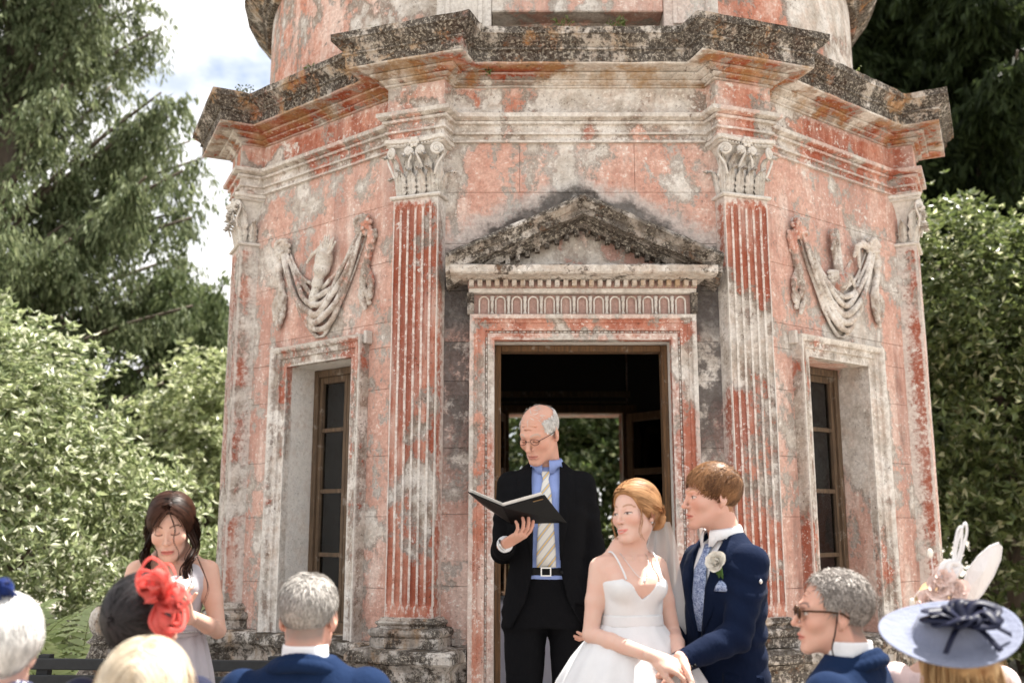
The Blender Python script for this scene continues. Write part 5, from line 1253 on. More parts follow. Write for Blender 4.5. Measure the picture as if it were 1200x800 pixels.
# ---------------------------------------------------------------- officiant
def officiant():
    root = empty('person', (.15, 4.40, .2805), -.06); tag(root, 'bald grey-haired man in black suit and blue shirt reading from a folder', 'person')
    skin = (.56, .315, .235); M = frame((-.028, -.055, 1.620), -.52, .50, .05); T = tab(MAN, 1., .008, kx=.88)
    RS, RE, RW = (-.155, .01, 1.395), (-.190, .02, 1.115), (-.166, -.235, 1.145); LS, LE, LW = (.155, .01, 1.395), (.196, .04, 1.12), (.188, -.06, .905)
    hr = hand_mesh(-1, (.35, .42, .48, .55), .9); hl = hand_mesh(1, (.5, .55, .6, .65), .4)
    HR = orient((-.158, -.262, 1.150), (.72, -.45, .42), (-.25, .35, .9)); HL = orient((.186, -.082, .870), (-.1, -.12, -1), (-1, .1, 0))
    def parts(s):
        s.loft(tab(MAN, 1., -.03, .95, kx=.86), .02); s.chain([LS, LE, LW], (.045, .038, .026), .02); s.chain([RS, RE, RW], (.045, .038, .026), .02)
        for q in (-1, 1): s.chain([(q*.09, .01, .86), (q*.1, 0, .48), (q*.11, .02, .07)], (.07, .05, .035), .03)
    sc_ = lambda x, y, z: ((z > hairline('short')(y))*np.where((z > .06+.3*np.maximum(y-.03, 0)) | (y < -.04), .06, 1.))
    mkbody(root, M, skin, (.42, .38, .35), False, parts, (-.33, -.30, .02), (.33, .22, 1.8), [(hr, HR), (hl, HL)], dict(gaze='down', scalp=sc_, brow=(.40, .33, .28), lips=(.42, .17, .14), blush=.18), dict(nose=1.15, age=1.), (0, .02, 1.47))
    hair_obj(root, [shell_col(hair_shell(M, 'short', .005, seed=1, bald=True), *GR, 2), short_hair(M, 'short', 3000, .016, down_flow, *GR, 4, bald=True, lift=.15), short_hair(M, 'short', 110, .03, back_flow, (.45, .42, .38), (.6, .57, .52), 5, lift=.03, wid=.0010)])
    shoes_trousers(root, 1., BLACKSUIT)
    w = lambda Z: np.interp(Z.ravel(), [.78, .92, 1.03, 1.2, 1.40, 1.5], [.16, .085, .060, .056, .062, .075]).reshape(Z.shape)
    suit_jacket(root, T, BLACKSUIT, [(RS, RE, RW, (.062, .055, .050, .043)), (LS, LE, LW, (.062, .055, .050, .043))], (0, .018, 1.49), lambda X, Y, Z: np.maximum(np.abs(X-.002)-w(Z), Y+.03), 1, lo=(-.33, -.34, .76), hi=(.33, .21, 1.53))
    S = tab(MAN, 1., -.008, 1.0, 1.475, kx=.86); s = shape((-.22, -.17, .99), (.22, .17, 1.5), .0075); s.loft(S, .01); folds(s, [((0, -.12, 1.12), (.3, 0, 1), .12)], .003, 3); out(s, 'shirt', BLUESHIRT, root)
    collar(root, (0, .006, 1.468), .064, .026, BLUESHIRT)
    for q in (-1, 1):
        vmesh(sheet(T, ([(q*.060, 1.475), (q*.060, 1.42), (q*.057, 1.30), (q*.056, 1.18), (q*.058, 1.08)], [(q*.098, 1.455), (q*.125, 1.405), (q*.118, 1.34), (q*.088, 1.20), (q*.062, 1.08)]), .003, .005), 'lapel', BLACKSUIT, root)
    tk = vmesh(sheet(S, ([(-.020, 1.452), (-.012, 1.418), (-.022, 1.36), (-.034, 1.20), (-.040, 1.10), (-.040, 1.05)], [(.020, 1.452), (.012, 1.418), (.024, 1.36), (.036, 1.20), (.042, 1.10), (.042, 1.05)]), .008, .006), 'tie', TIE, root)
    Bt = tab(MAN, 1., -.004, 1.015, 1.05, kx=.86); s = shape((-.22, -.17, .99), (.22, .17, 1.08), .006); s.loft(Bt, .0); bl = out(s, 'belt', DARKMAT, root)
    bk = MB()
    for a, b in (((-.022, 1.014), (.022, 1.019)), ((-.022, 1.046), (.022, 1.051)), ((-.022, 1.019), (-.017, 1.046)), ((.017, 1.019), (.022, 1.046))): bk.box((a[0], -.137, a[1]), (b[0], -.129, b[1]))
    bk.build('buckle', METAL, bl)
    cuff(root, RE, RW, .034, WHITESHIRT, .034); 
    wt_ = MB(); wt_.tube([Vector(tp(HR, (.030*math.cos(a), .024*math.sin(a), -.012))) for a in np.linspace(0, 6.2832, 18)], .006, 6, False); wt_.build('wristwatch', METAL, root, True)
    bt = MB(); bt.ell((.064, front_y(T, .064, 1.03)-.004, 1.03), (.008, .004, .008)); bt.build('button', DARKMAT, root, True)
    # spectacles
    gl_ = MB()
    for q in (-1, 1):
        gl_.tube([Vector(tp(M, (q*.032+.021*math.cos(a), -.106+.006*abs(math.cos(a)), .002+.014*math.sin(a)))) for a in np.linspace(0, 6.2832, 20)], .0013, 5, False); gl_.tube([Vector(tp(M, p)) for p in ((q*.052, -.100, .006), (q*.074, -.04, .006), (q*.080, .012, .004))], .0014, 5)
    gl_.tube([Vector(tp(M, p)) for p in ((-.011, -.108, .004), (0, -.112, .006), (.011, -.108, .004))], .0013, 5); gl_.build('spectacles', DARKMAT, root, True)
officiant()
# folder in his hand
fd = empty('folder', at(596, 606, 4.10)); tag(fd, 'open black folder of white pages held by the man in black suit', 'folder'); fo = fd.location
def quadslab(name, pts, th, mat, par):
    P = [Vector(p)-fo for p in pts]; n = (P[1]-P[0]).cross(P[3]-P[0]).normalized()*th; mb = MB(); mb.add(P+[p+n for p in P], [(0, 3, 2, 1), (4, 5, 6, 7), (0, 1, 5, 4), (1, 2, 6, 5), (2, 3, 7, 6), (3, 0, 4, 7)]); return mb.build(name, mat, par, bevel=.0008)
ST, SB = at(589, 594, 3.99), at(599, 614, 4.17); RT, RB = at(638.5, 580, 4.03), at(664, 612.5, 4.21); LT, LB = at(548, 576.5, 4.09), at(566, 592, 4.27)
cvr = quadslab('cover', (ST, RT, RB, SB), .004, DARKMAT, fd); quadslab('cover', (LT, ST, SB, LB), .004, DARKMAT, fd)
upv = (RT-ST).cross(SB-ST).normalized(); upv = upv if upv.y > 0 else -upv
upl = (ST-LT).cross(LB-LT).normalized(); upl = upl if upl.z > 0 else -upl
for k in range(3):
    o_ = upv*(.006+.003*k); e = (ST-SB).normalized()*.006*k; mid = ST.lerp(RT, .5)+upv*.012
    quadslab('page', [p+o_+e for p in (ST.lerp(RT, .02), ST.lerp(RT, .94), SB.lerp(RB, .94), SB.lerp(RB, .02))], .0008, PAPER, fd)
    o_ = upl*(.006+.003*k); quadslab('page', [p+o_+e for p in (LT.lerp(ST, .05), LT.lerp(ST, .98), LB.lerp(SB, .98), LB.lerp(SB, .05))], .0008, PAPER, fd)
q0 = ST.lerp(RT, .68).lerp(SB.lerp(RB, .68), .05)-upv*.0055; q1 = ST.lerp(RT, .92).lerp(SB.lerp(RB, .92), .05)-upv*.0055; dn = (SB-ST).normalized()*.010; quadslab('clip', [q0, q1, q1+dn, q0+dn], .0012, GOLD, fd)

def puff(p, k): return SCALP_C+(np.array(p)-SCALP_C)*k
def arm_skin(s, A):
    a, b, c = (np.array(q, float) for q in A); m = a*.5+b*.5; s.cap(a, m, .037, .034, .03); s.cap(m, b, .034, .029, .012); s.cap(b, b*.65+c*.35, .029, .0295, .008); s.cap(b*.65+c*.35, c, .0295, .0215, .010)
def neck_slope(s, x, z, zn):
    for q in (-1, 1): s.cap((q*.022, .026, zn), (q*x*.82, .018, z+.012), .030, .022, .03); s.cap((q*.015, -.050, z+.034), (q*x*.9, -.012, z+.030), .008, .009, .014)
# ---------------------------------------------------------------- bride
def bride():
    root = empty('person', (.432, 3.74, 0), .30); tag(root, 'bride in white strapped wedding dress with hair in a low bun', 'person')
    skin = (.62, .41, .335); M = frame((.018, -.020, 1.550), -1.10, .05, -.08, .935); T = tab(FEM, 1., 0., kx=.86, ky=.94)
    RS, RE, RW = (-.116, .012, 1.350), (-.160, -.005, 1.120), (-.035, -.240, 1.070); LS, LE, LW = (.116, .012, 1.350), (.160, -.01, 1.115), (.085, -.230, 1.045)
    hr = hand_mesh(-1, (.3, .35, .4, .45), .5); hl = hand_mesh(1, (.3, .35, .4, .45), .5)
    HR = orient((-.026, -.254, 1.066), (.84, -.20, -.38), (.15, .5, -.8)); HL = orient((.080, -.242, 1.040), (.1, -.5, -.7), (-.8, .3, -.2))
    def parts(s):
        s.loft(slim(T), .02); neck_slope(s, .114, 1.352, 1.43)
        for A in ((RS, RE, RW), (LS, LE, LW)): arm_skin(s, A)
        for q in (-1, 1):
            s.ell((q*.054, -.079, 1.285), (.047, .042, .048), .03)
            s.chain([(q*.085, .01, .86), (q*.085, 0, .48), (q*.085, .02, .07)], (.085, .055, .035), .03); s.cap((q*.085, .03, .05), (q*.095, -.11, .035), .035, .028, .01)
    mkbody(root, M, skin, BR[0], True, parts, (-.24, -.30, .01), (.25, .17, 1.72), [(hr, HR), (hl, HL)], dict(gaze='half', scalp=lambda x, y, z: 1.*(z > hairline('full')(y)+.004), brow=(.30, .17, .10), lips=(.55, .16, .14), blush=.3, smile=.7), dict(), (0, .022, 1.405), .0052)
    # hair drawn back over the ears into a bun
    def bun(s):
        c = tp(M, (0, .118, -.030)); s.ell(c, (.040, .036, .040), .010)
        for k in range(7):
            a = k*.9; s.chain([c+M[:3, :3]@np.array((.036*math.cos(t_+a), .010*math.sin(t_*2), .036*math.sin(t_+a))) for t_ in np.linspace(0, 3.6, 9)], [.010]*9, .002)
    sh = hair_shell(M, 'full', .011, True, 3, bun, amp=.0015, step=.0034); pl = [shell_col(sh, *AUB, 3)]; rg = np.random.RandomState(4)
    pth = []
    for q in (-1, 1):
        for k in range(26):
            f = k/25; a = q*(.12+1.25*f); st_ = (math.sin(a)*.072, -.072+.07*f, .088-.075*f**1.5); m1 = (math.sin(a)*.086*(.8+.2*f), .01+.03*f, .085-.085*f); m2 = (q*(.058-.02*f), .085, .02-.03*f); e = (q*.012, .125, -.022)
            pth.append(([tp(M, puff(p, 1.13)) for p in (st_, m1, m2, e)], 1.))
    to_bun = lambda P: np.array((0, .125, -.03))-P+np.stack([np.sign(P[:, 0])*.05*np.clip(.06-P[:, 1], 0, 1)/.1, 0*P[:, 0], 0*P[:, 0]], 1)
    pl.append(combed(M, 'full', 3600, .085, to_bun, *AUB, 44, True, .0125, .0013, 7, .06)); pl.append(locks(pth, rg, *AUB, 6, .0040, .0013)); pl.append(locks([([tp(M, (q*.066, -.045, .012)), tp(M, (q*.074, -.055, -.03)), tp(M, (q*.062, -.06, -.075)), tp(M, (q*.064, -.045, -.11))], 1.) for q in (-1, 1)], rg, *AUB, 7, .003, .0012))
    hair_obj(root, pl)
    # bodice with sweetheart neck
    D = tab(FEM, 1., .0085, 1.13, 1.36, kx=.86, ky=.94); s = shape((-.2, -.2, 1.1), (.2, .16, 1.34), .0046); s.loft(tab(FEM, 1., .0085, 1.12, 1.36, kx=.86, ky=.94), .01)
    for q in (-1, 1): s.ell((q*.054, -.081, 1.283), (.052, .047, .052), .02)
    def top(X, Y, Z):
        ax = np.abs(X); zt_ = np.interp(ax.ravel(), [0, .02, .05, .075, .10, .14, .2], [1.243, 1.262, 1.300, 1.318, 1.312, 1.292, 1.275]).reshape(ax.shape); zt_ = np.where(Y > .02, 1.262, zt_); return zt_-Z
    s.fn((-.22, -.22, 1.2), (.22, .18, 1.36), top, .002, 's'); folds(s, [((0, -.1, 1.22), (.2, 0, 1), .10), ((.08, -.08, 1.2), (-.3, 0, 1), .08)], .0016, 8)
    bd_ = out(s, 'bodice', IVORY, root)
    s = shape((-.2, -.17, 1.13), (.2, .16, 1.2), .005); s.loft(tab(FEM, 1., .013, 1.148, 1.188, kx=.86, ky=.94), .0); out(s, 'sash', IVORY, root)
    for q in (-1, 1):
        P = [(q*.068, -.120, 1.312), (q*.072, -.096, 1.345), (q*.078, -.045, 1.392), (q*.080, 0, 1.404), (q*.077, .05, 1.378), (q*.063, .085, 1.27)]; mb = MB(); mb.tube(catmull([Vector((x, y-.002, z+.004)) for x, y, z in P], 5), .0035, 6); mb.build('strap', IVORY, root, True)
    # pleated skirt
    mb = MB(); rows = []; N = 140; rg = random.Random(3); ph = [rg.uniform(0, 6.28) for _ in range(4)]
    for j in range(30):
        f = j/29; z = 1.155*(1-f)+.012*f; r = float(np.interp(z, [0, .5, .95, 1.05, 1.11, 1.155], [.50, .40, .265, .205, .150, .116])); row = []
        for k in range(N):
            a = 2*math.pi*k/N; pl_ = (.5+.5*math.sin(a*11+ph[0]+.6*math.sin(a*3)))**1.5*.6+.4*math.sin(a*17+ph[1]); am = .032*min(1, f*3+.08)*(.5+.7*f); rr = r+am*pl_; row.append(Vector((rr*math.cos(a)*1.02, rr*math.sin(a)*.86+.02*f, z+.004*math.sin(a*5)*f)))
        rows.append(row)
    mb.rings(list(reversed(rows)), False); mb.build('skirt', IVORY, root, True)
    # necklace and veil
    nk = MB(); nk.tube(catmull([Vector(p) for p in ((-.05, .01, 1.42), (-.046, -.058, 1.385), (-.022, -.106, 1.332), (0, -.119, 1.316), (.022, -.106, 1.332), (.046, -.058, 1.385), (.05, .01, 1.42))], 6), .0012, 5); nk.ell((0, -.124, 1.308), (.005, .004, .007)); nk.build('necklace', METAL, root, True)
    tv = NT('veil_tulle'); df_ = tv.n('BsdfDiffuse', {'Color': (.85, .85, .86, 1)}); tr_ = tv.n('BsdfTransparent'); mv = tv.n('MixShader', {0: .42, 1: tr_.outputs[0], 2: df_.outputs[0]}); tv.t.links.new(mv.outputs[0], tv.out.inputs[0])
    b0 = Vector(tp(M, (0, .10, -.02))); V, F = [], []
    for j in range(22):
        f = j/21; z = b0.z-.02-1.0*f; w = .035+.20*f**.7
        for k in range(19):
            u = k/18*2-1; V.append(Vector((b0.x+.03+.05*f+u*w*.9, b0.y+.02+.14*min(1, f*2.2)+.03*math.sin(u*9+f*3)*(.3+f)-.05*u*u, z)))
    for j in range(21):
        for k in range(18): b = j*19+k; F.append((b, b+1, b+20, b+19))
    vmesh((V, F), 'veil', tv.m, root)
    er = MB(); 
    for q in (-1, 1): er.ell(tp(M, (q*.074, .004, -.046)), (.004, .004, .004))
    er.build('earring', METAL, root, True)
bride()
# ---------------------------------------------------------------- groom
def groom():
    root = empty('person', (.800, 3.87, 0), R_(-60)); tag(root, 'ginger-haired groom in navy suit with white rose buttonhole', 'person')
    skin = (.60, .36, .285); k = .985; M = frame((0, -.045, 1.612), -.32, .06, 0, 1.0); T = tab(MAN, k, .008, kx=.88, ky=.93)
    LS, LE, LW = (.150, .008, 1.372), (.176, -.110, 1.115), (.145, -.335, 1.040); RS, RE, RW = (-.150, .008, 1.372), (-.205, -.06, 1.10), (-.06, -.27, 1.02)
    hl = hand_mesh(1, (.45, .5, .5, .55), .8); hr = hand_mesh(-1, (.35, .4, .45, .5), .5)
    HL = orient((.142, -.362, 1.030), (-.55, -.62, -.42), (.1, .45, -.9)); HR = orient((-.045, -.295, 1.012), (.45, -.75, -.2), (0, -.3, 1))
    def parts(s):
        s.loft(tab(MAN, k, -.03, .95, kx=.86, ky=.93), .02); s.chain([LS, LE, LW], (.045, .038, .026), .02); s.chain([RS, RE, RW], (.045, .038, .026), .02)
        for q in (-1, 1): s.chain([(q*.09, .01, .84), (q*.1, 0, .48), (q*.11, .02, .07)], (.07, .05, .035), .03)
    mkbody(root, M, skin, (.26, .12, .05), False, parts, (-.33, -.40, .02), (.33, .22, 1.75), [(hl, HL), (hr, HR)], dict(gaze='open', scalp=lambda x, y, z: 1.*(z > hairline('short')(y)), brow=(.38, .22, .12), blush=.18), dict(jaw=1.03, nose=.95), (0, .02, 1.45), r=.15)
    hair_obj(root, [shell_col(hair_shell(M, 'short', .006, seed=2), (.10, .045, .02), (.24, .12, .055), 2), combed(M, 'short', 5200, .040, lambda P: np.stack([.5+0*P[:, 0], -1+P[:, 1]*5, -.35-.6*(P[:, 2] < .07)], 1), (.09, .040, .018), (.27, .135, .062), 14, False, .0075, .0012, 5, .28, .008), short_hair(M, 'short', 2600, .024, fwd_flow, (.09, .040, .018), (.28, .145, .068), 15, lift=.28, th=.008, top_long=.6, wid=.0010)])
    shoes_trousers(root, k, NAVY)
    w = lambda Z: np.interp(Z.ravel(), [.76, .90, 1.06, 1.10, 1.40, 1.5], [.10, .03, .0, .008, .066, .085]).reshape(Z.shape)
    suit_jacket(root, T, NAVY, [(LS, LE, LW, (.060, .054, .048, .041)), (RS, RE, RW, (.060, .054, .048, .041))], (0, .018, 1.472), lambda X, Y, Z: np.maximum(np.abs(X)-w(Z), Y+.04), 5, lo=(-.33, -.42, .74), hi=(.33, .21, 1.52), fold=[((.12, .1, 1.1), (.4, 0, 1), .14), ((.0, .12, 1.0), (.3, 0, 1), .12)])
    S = tab(MAN, k, -.008, 1.02, 1.46, kx=.86, ky=.93); s = shape((-.22, -.17, 1.0), (.22, .17, 1.49), .0075); s.loft(S, .01); out(s, 'shirt', WHITESHIRT, root); collar(root, (0, .002, 1.452), .064, .028, WHITESHIRT, w=.034)
    for q in (-1, 1): vmesh(sheet(T, ([(q*.066, 1.455), (q*.064, 1.40), (q*.044, 1.28), (q*.022, 1.17), (q*.006, 1.10)], [(q*.105, 1.44), (q*.130, 1.39), (q*.118, 1.32), (q*.072, 1.19), (q*.010, 1.095)]), .003, .005), 'lapel', NAVY, root)
    vmesh(sheet(S, ([(-.022, 1.435), (-.016, 1.40), (-.032, 1.34), (-.038, 1.24), (-.030, 1.12)], [(.022, 1.435), (.016, 1.40), (.032, 1.34), (.038, 1.24), (.030, 1.12)]), .010, .010), 'cravat', BLUESILK, root)
    vmesh(sheet(T, ([(.088, 1.268), (.090, 1.285), (.104, 1.305)], [(.142, 1.268), (.136, 1.288), (.112, 1.306)]), .004, .006), 'pocket_square', BLUESILK, root)
    c = Vector((.098, front_y(T, .098, 1.375)-.028, 1.372)); rs = rose(root, 'buttonhole_rose', c, .040, ROSEW, 3, (.35, -.9, .25), 18)
    lf = MB(); 
    for a in (-.5, .1, .6): lf.add(*ribbon([c+Vector((0, .012, -.01)), c+Vector((.02*a, .006, -.035)), c+Vector((.04*a, .004, -.06))], .018, (0, -1, 0), 4, 0, lambda f: math.sin(math.pi*min(.98, .15+.85*f))))
    lf.build('sprig', GREENS, rs, True)
    pn = MB(); pn.ell((.222, -.022, 1.305), (.004, .008, .008)); pn.build('pin', METAL, root, True)
    cuff(root, LE, LW, .036, WHITESHIRT, .022)
    b3 = MB()
    for j in range(3): p = np.array(LW)*(.93-.06*j)+np.array(LE)*(.07+.06*j); b3.ell(p+np.array((.040, -.02, -.022)), (.006, .006, .006), 8, 6)
    b3.build('cuff_buttons', DARKMAT, root, True)
    fl_ = MB(); fl_.add(*sheet(T, ([(.10, .985), (.10, .945)], [(.195, .975), (.195, .935)]), .003, .004)); fl_.build('pocket_flap', NAVY, root, True)
groom()
# ---------------------------------------------------------------- bridesmaid
def bridesmaid():
    root = empty('person', (-1.285, 3.86, 0), .10); tag(root, 'dark-haired bridesmaid in lilac-grey dress reading from a paper', 'person')
    skin = (.60, .375, .29); M = frame((-.005, -.040, 1.500), .05, .34, -.05, .965); T = tab(FEM, .985, 0., kx=.9, ky=.95)
    RS, RE, RW = (-.134, .012, 1.335), (-.176, -.02, 1.118), (.015, -.215, 1.205); LS, LE, LW = (.134, .012, 1.335), (.186, -.03, 1.118), (.115, -.225, 1.190)
    hr = hand_mesh(-1, (.45, .5, .55, .6), .7, tcurl=.5); hl = hand_mesh(1, (.45, .5, .55, .6), .7, tcurl=.5)
    HR = orient((.022, -.232, 1.210), (.55, -.45, .62), (.2, .6, .5)); HL = orient((.112, -.242, 1.194), (-.42, -.5, .66), (-.2, .6, .5))
    def parts(s):
        s.loft(slim(T), .02); neck_slope(s, .130, 1.335, 1.41)
        for A in ((RS, RE, RW), (LS, LE, LW)): arm_skin(s, A)
        for q in (-1, 1): s.chain([(q*.085, .01, .86), (q*.085, 0, .48), (q*.085, .02, .07)], (.085, .055, .035), .03); s.cap((q*.085, .03, .05), (q*.095, -.11, .035), .035, .028, .01)
    mkbody(root, M, skin, DKBR[0], True, parts, (-.25, -.26, .01), (.26, .17, 1.68), [(hr, HR), (hl, HL)], dict(gaze='down', scalp=lambda x, y, z: 1.*(z > hairline('full')(y)+.004), brow=(.07, .035, .02), lips=(.45, .12, .11), blush=.18), dict(), (0, .022, 1.385), .0055)
    pl = [shell_col(hair_shell(M, 'full', .012, True, 6, None, amp=.002, step=.0036), *DKBR, 3)]; rg = np.random.RandomState(9); pth = []
    for q in (-1, 1):
        for k in range(26):
            f = k/25; a = q*(.10+1.3*f); pth.append(([tp(M, puff(p, 1.10)) for p in ((math.sin(a)*.02, -.074+.04*f, .104-.02*f), (math.sin(a)*.080, -.055+.06*f, .070-.03*f), (q*.088, .005+.03*f, -.005), (q*.080, .02+.02*f, -.075))], 1.))
    side = lambda P: np.stack([np.sign(P[:, 0]-.012)*(.35+np.clip(P[:, 2]-.05, 0, 1)*9), .30+0*P[:, 0], -.9+0*P[:, 0]], 1)
    pl.append(combed(M, 'full', 5200, .10, side, (.006, .003, .002), (.050, .019, .010), 45, True, .0140, .0016, 8, .07, .005)); pl.append(locks(pth, rg, *DKBR, 5, .004, .0015)); long = []
    for q in (-1, 1):
        for k in range(9):
            y0 = .03-.055*k/8; x0 = q*(.085-.004*k); p = [tp(M, (x0, y0, .0)), tp(M, (q*.090, y0-.01, -.075))]; p1 = p[-1]
            for j in range(1, 6): p.append(np.array((q*(.088+.012*math.sin(j*2.1+k*.4)-.006*j)+(.0 if q > 0 else .0), -.055-.028*min(j, 3)+.018*math.cos(j*2.1+k*.4)+.006*k, p1[2]-.048*j)))
            long.append((p, 1.))
    pl.append(locks(long, rg, *DKBR, 10, .008, .0022)); pl.append(locks([([tp(M, (.012, -.085, .085)), tp(M, (.038, -.118, .03)), tp(M, (.030, -.122, -.02)), tp(M, (.044, -.11, -.07)), tp(M, (.036, -.10, -.12))], 1.), ([tp(M, (-.012, -.085, .085)), tp(M, (-.048, -.11, .03)), tp(M, (-.050, -.115, -.03)), tp(M, (-.034, -.115, -.06)), tp(M, (-.045, -.09, -.12)), tp(M, (-.03, -.09, -.16))], 1.), ([tp(M, (.09, -.02, -.1)), np.array((.135, -.09, 1.33)), np.array((.155, -.10, 1.27)), np.array((.142, -.10, 1.22))], 1.)], rg, *DKBR, 5, .0022, .0011))
    hair_obj(root, pl)
    s = shape((-.22, -.2, 1.08), (.22, .17, 1.41), .005); s.loft(tab(FEM, .985, .008, 1.10, 1.375, kx=.9, ky=.95), .01)
    for q in (-1, 1): s.ell((q*.06, -.085, 1.268), (.056, .048, .053), .025)
    def top(X, Y, Z):
        ax = np.abs(X); zt_ = np.interp(ax.ravel(), [0, .07, .085, .13, .2], [1.318, 1.322, 1.5, 1.5, 1.30]).reshape(ax.shape); return np.maximum(zt_-Z, -9)
    s.fn((-.24, -.22, 1.2), (.24, .18, 1.42), top, .003, 's'); folds(s, [((0, -.1, 1.25), (.5, 0, 1), .11), ((.06, -.1, 1.18), (-.6, 0, 1), .10), ((-.07, -.1, 1.2), (.7, 0, 1), .09)], .0030, 18); out(s, 'bodice', LILAC, root)
    b_ = MB(); Bt = tab(FEM, .985, .012, kx=.9, ky=.95)
    for k in range(34):
        x = -.118+.236*k/33; b_.ell((x, front_y(Bt, x, 1.118)-.003, 1.118), (.0042, .0042, .0042), 7, 5)
    s = shape((-.2, -.17, 1.08), (.2, .16, 1.16), .005); s.loft(tab(FEM, .985, .012, 1.10, 1.134, kx=.9, ky=.95), .0); bl = out(s, 'belt', LILAC, root); tag(b_.build('bead_trim', METAL, bl, True), kind='stuff')
    mb = MB(); rows = []; N = 120
    for j in range(26):
        f = j/25; z = 1.105*(1-f)+.015*f; r = float(np.interp(z, [0, .5, .85, .95, 1.05, 1.105], [.26, .205, .178, .170, .145, .128])); row = []
        for k in range(N): a = 2*math.pi*k/N; rr = r+(.003+.016*f)*math.sin(a*13+1.2*math.sin(a*2)); row.append(Vector((rr*math.cos(a), rr*math.sin(a)*.76+.006, z)))
        rows.append(row)
    mb.rings(list(reversed(rows)), False); mb.build('skirt', LILAC, root, True)
bridesmaid()
pp = empty('paper_sheet', (-1.20, 3.575, 1.245)); tag(pp, 'small white sheet of paper in the bridesmaid\'s hands', 'paper')
mbp = MB(); mbp.add(*sheet([(-1, 0, 0, 9, .05), (1, 0, 0, 9, .05)], ([(-.07, -.045), (-.07, .055)], [(.07, -.045), (.07, .055)]), 0, .0012)); mbp.build('page', PAPER, pp, rot=(R_(-64), 0, .1))

# ---------------------------------------------------------------- seated guests
def seat_legs(root, mat, sc=1., dress=False):
    s = shape((-.26, -.62, .04), (.26, .22, .72), .010); s.loft([(.46, 0, .02, .18, .135), (.6, 0, .02, .175, .125), (.70, 0, .02, .165, .115)], .03)
    for q in (-1, 1):
        s.cap((q*.095, .02, .54), (q*.11, -.43, .54), .085, .070, .03); s.cap((q*.11, -.43, .53), (q*.11, -.42, .09), .066, .052, .02)
        if dress: s.cap((q*.05, .02, .54), (q*.05, -.42, .55), .085, .075, .05)
    out(s, 'skirt' if dress else 'trousers', mat, root)
    for q in (-1, 1):
        t = shape((q*.11-.07, -.66, -.01), (q*.11+.07, -.32, .13), .008); t.cap((q*.11, -.39, .045), (q*.11, -.50, .04), .042, .042, .01); t.cap((q*.11, -.5, .036), (q*.12, -.60, .03), .044, .03, .02); t.cap((q*.11, -.4, .06), (q*.11, -.41, .10), .04, .042, .02)
        t.fn((-.3, -.8, -.05), (.3, 0, .02), lambda X, Y, Z: Z-.001+X*0+Y*0, 0, 's'); out(t, 'shoe', DARKMAT, root)
CHW = woodm('chair_wood', (.20, .12, .06), (.33, .21, .11))
CHAIRS = []
def chair(x, y, rz, label):
    c = empty('garden_chair', (x, y, 0), rz); tag(c, label, 'chair', 'wooden chairs of the guests')
    def B(n, lo, hi): MB().box(lo, hi).build(n, CHW, c, bevel=.006)
    B('seat', (-.21, -.28, .415), (.21, .20, .445)); B('backrest', (-.20, .205, .62), (.20, .228, .86))
    for sx in (-1, 1): B('leg', (sx*.19-.018, -.26, 0), (sx*.19+.018, -.224, .4145)); B('leg', (sx*.19-.018, .16, 0), (sx*.19+.018, .196, .4145)); B('back_post', (sx*.18-.016, .1965, .40), (sx*.18+.016, .2045, .86))
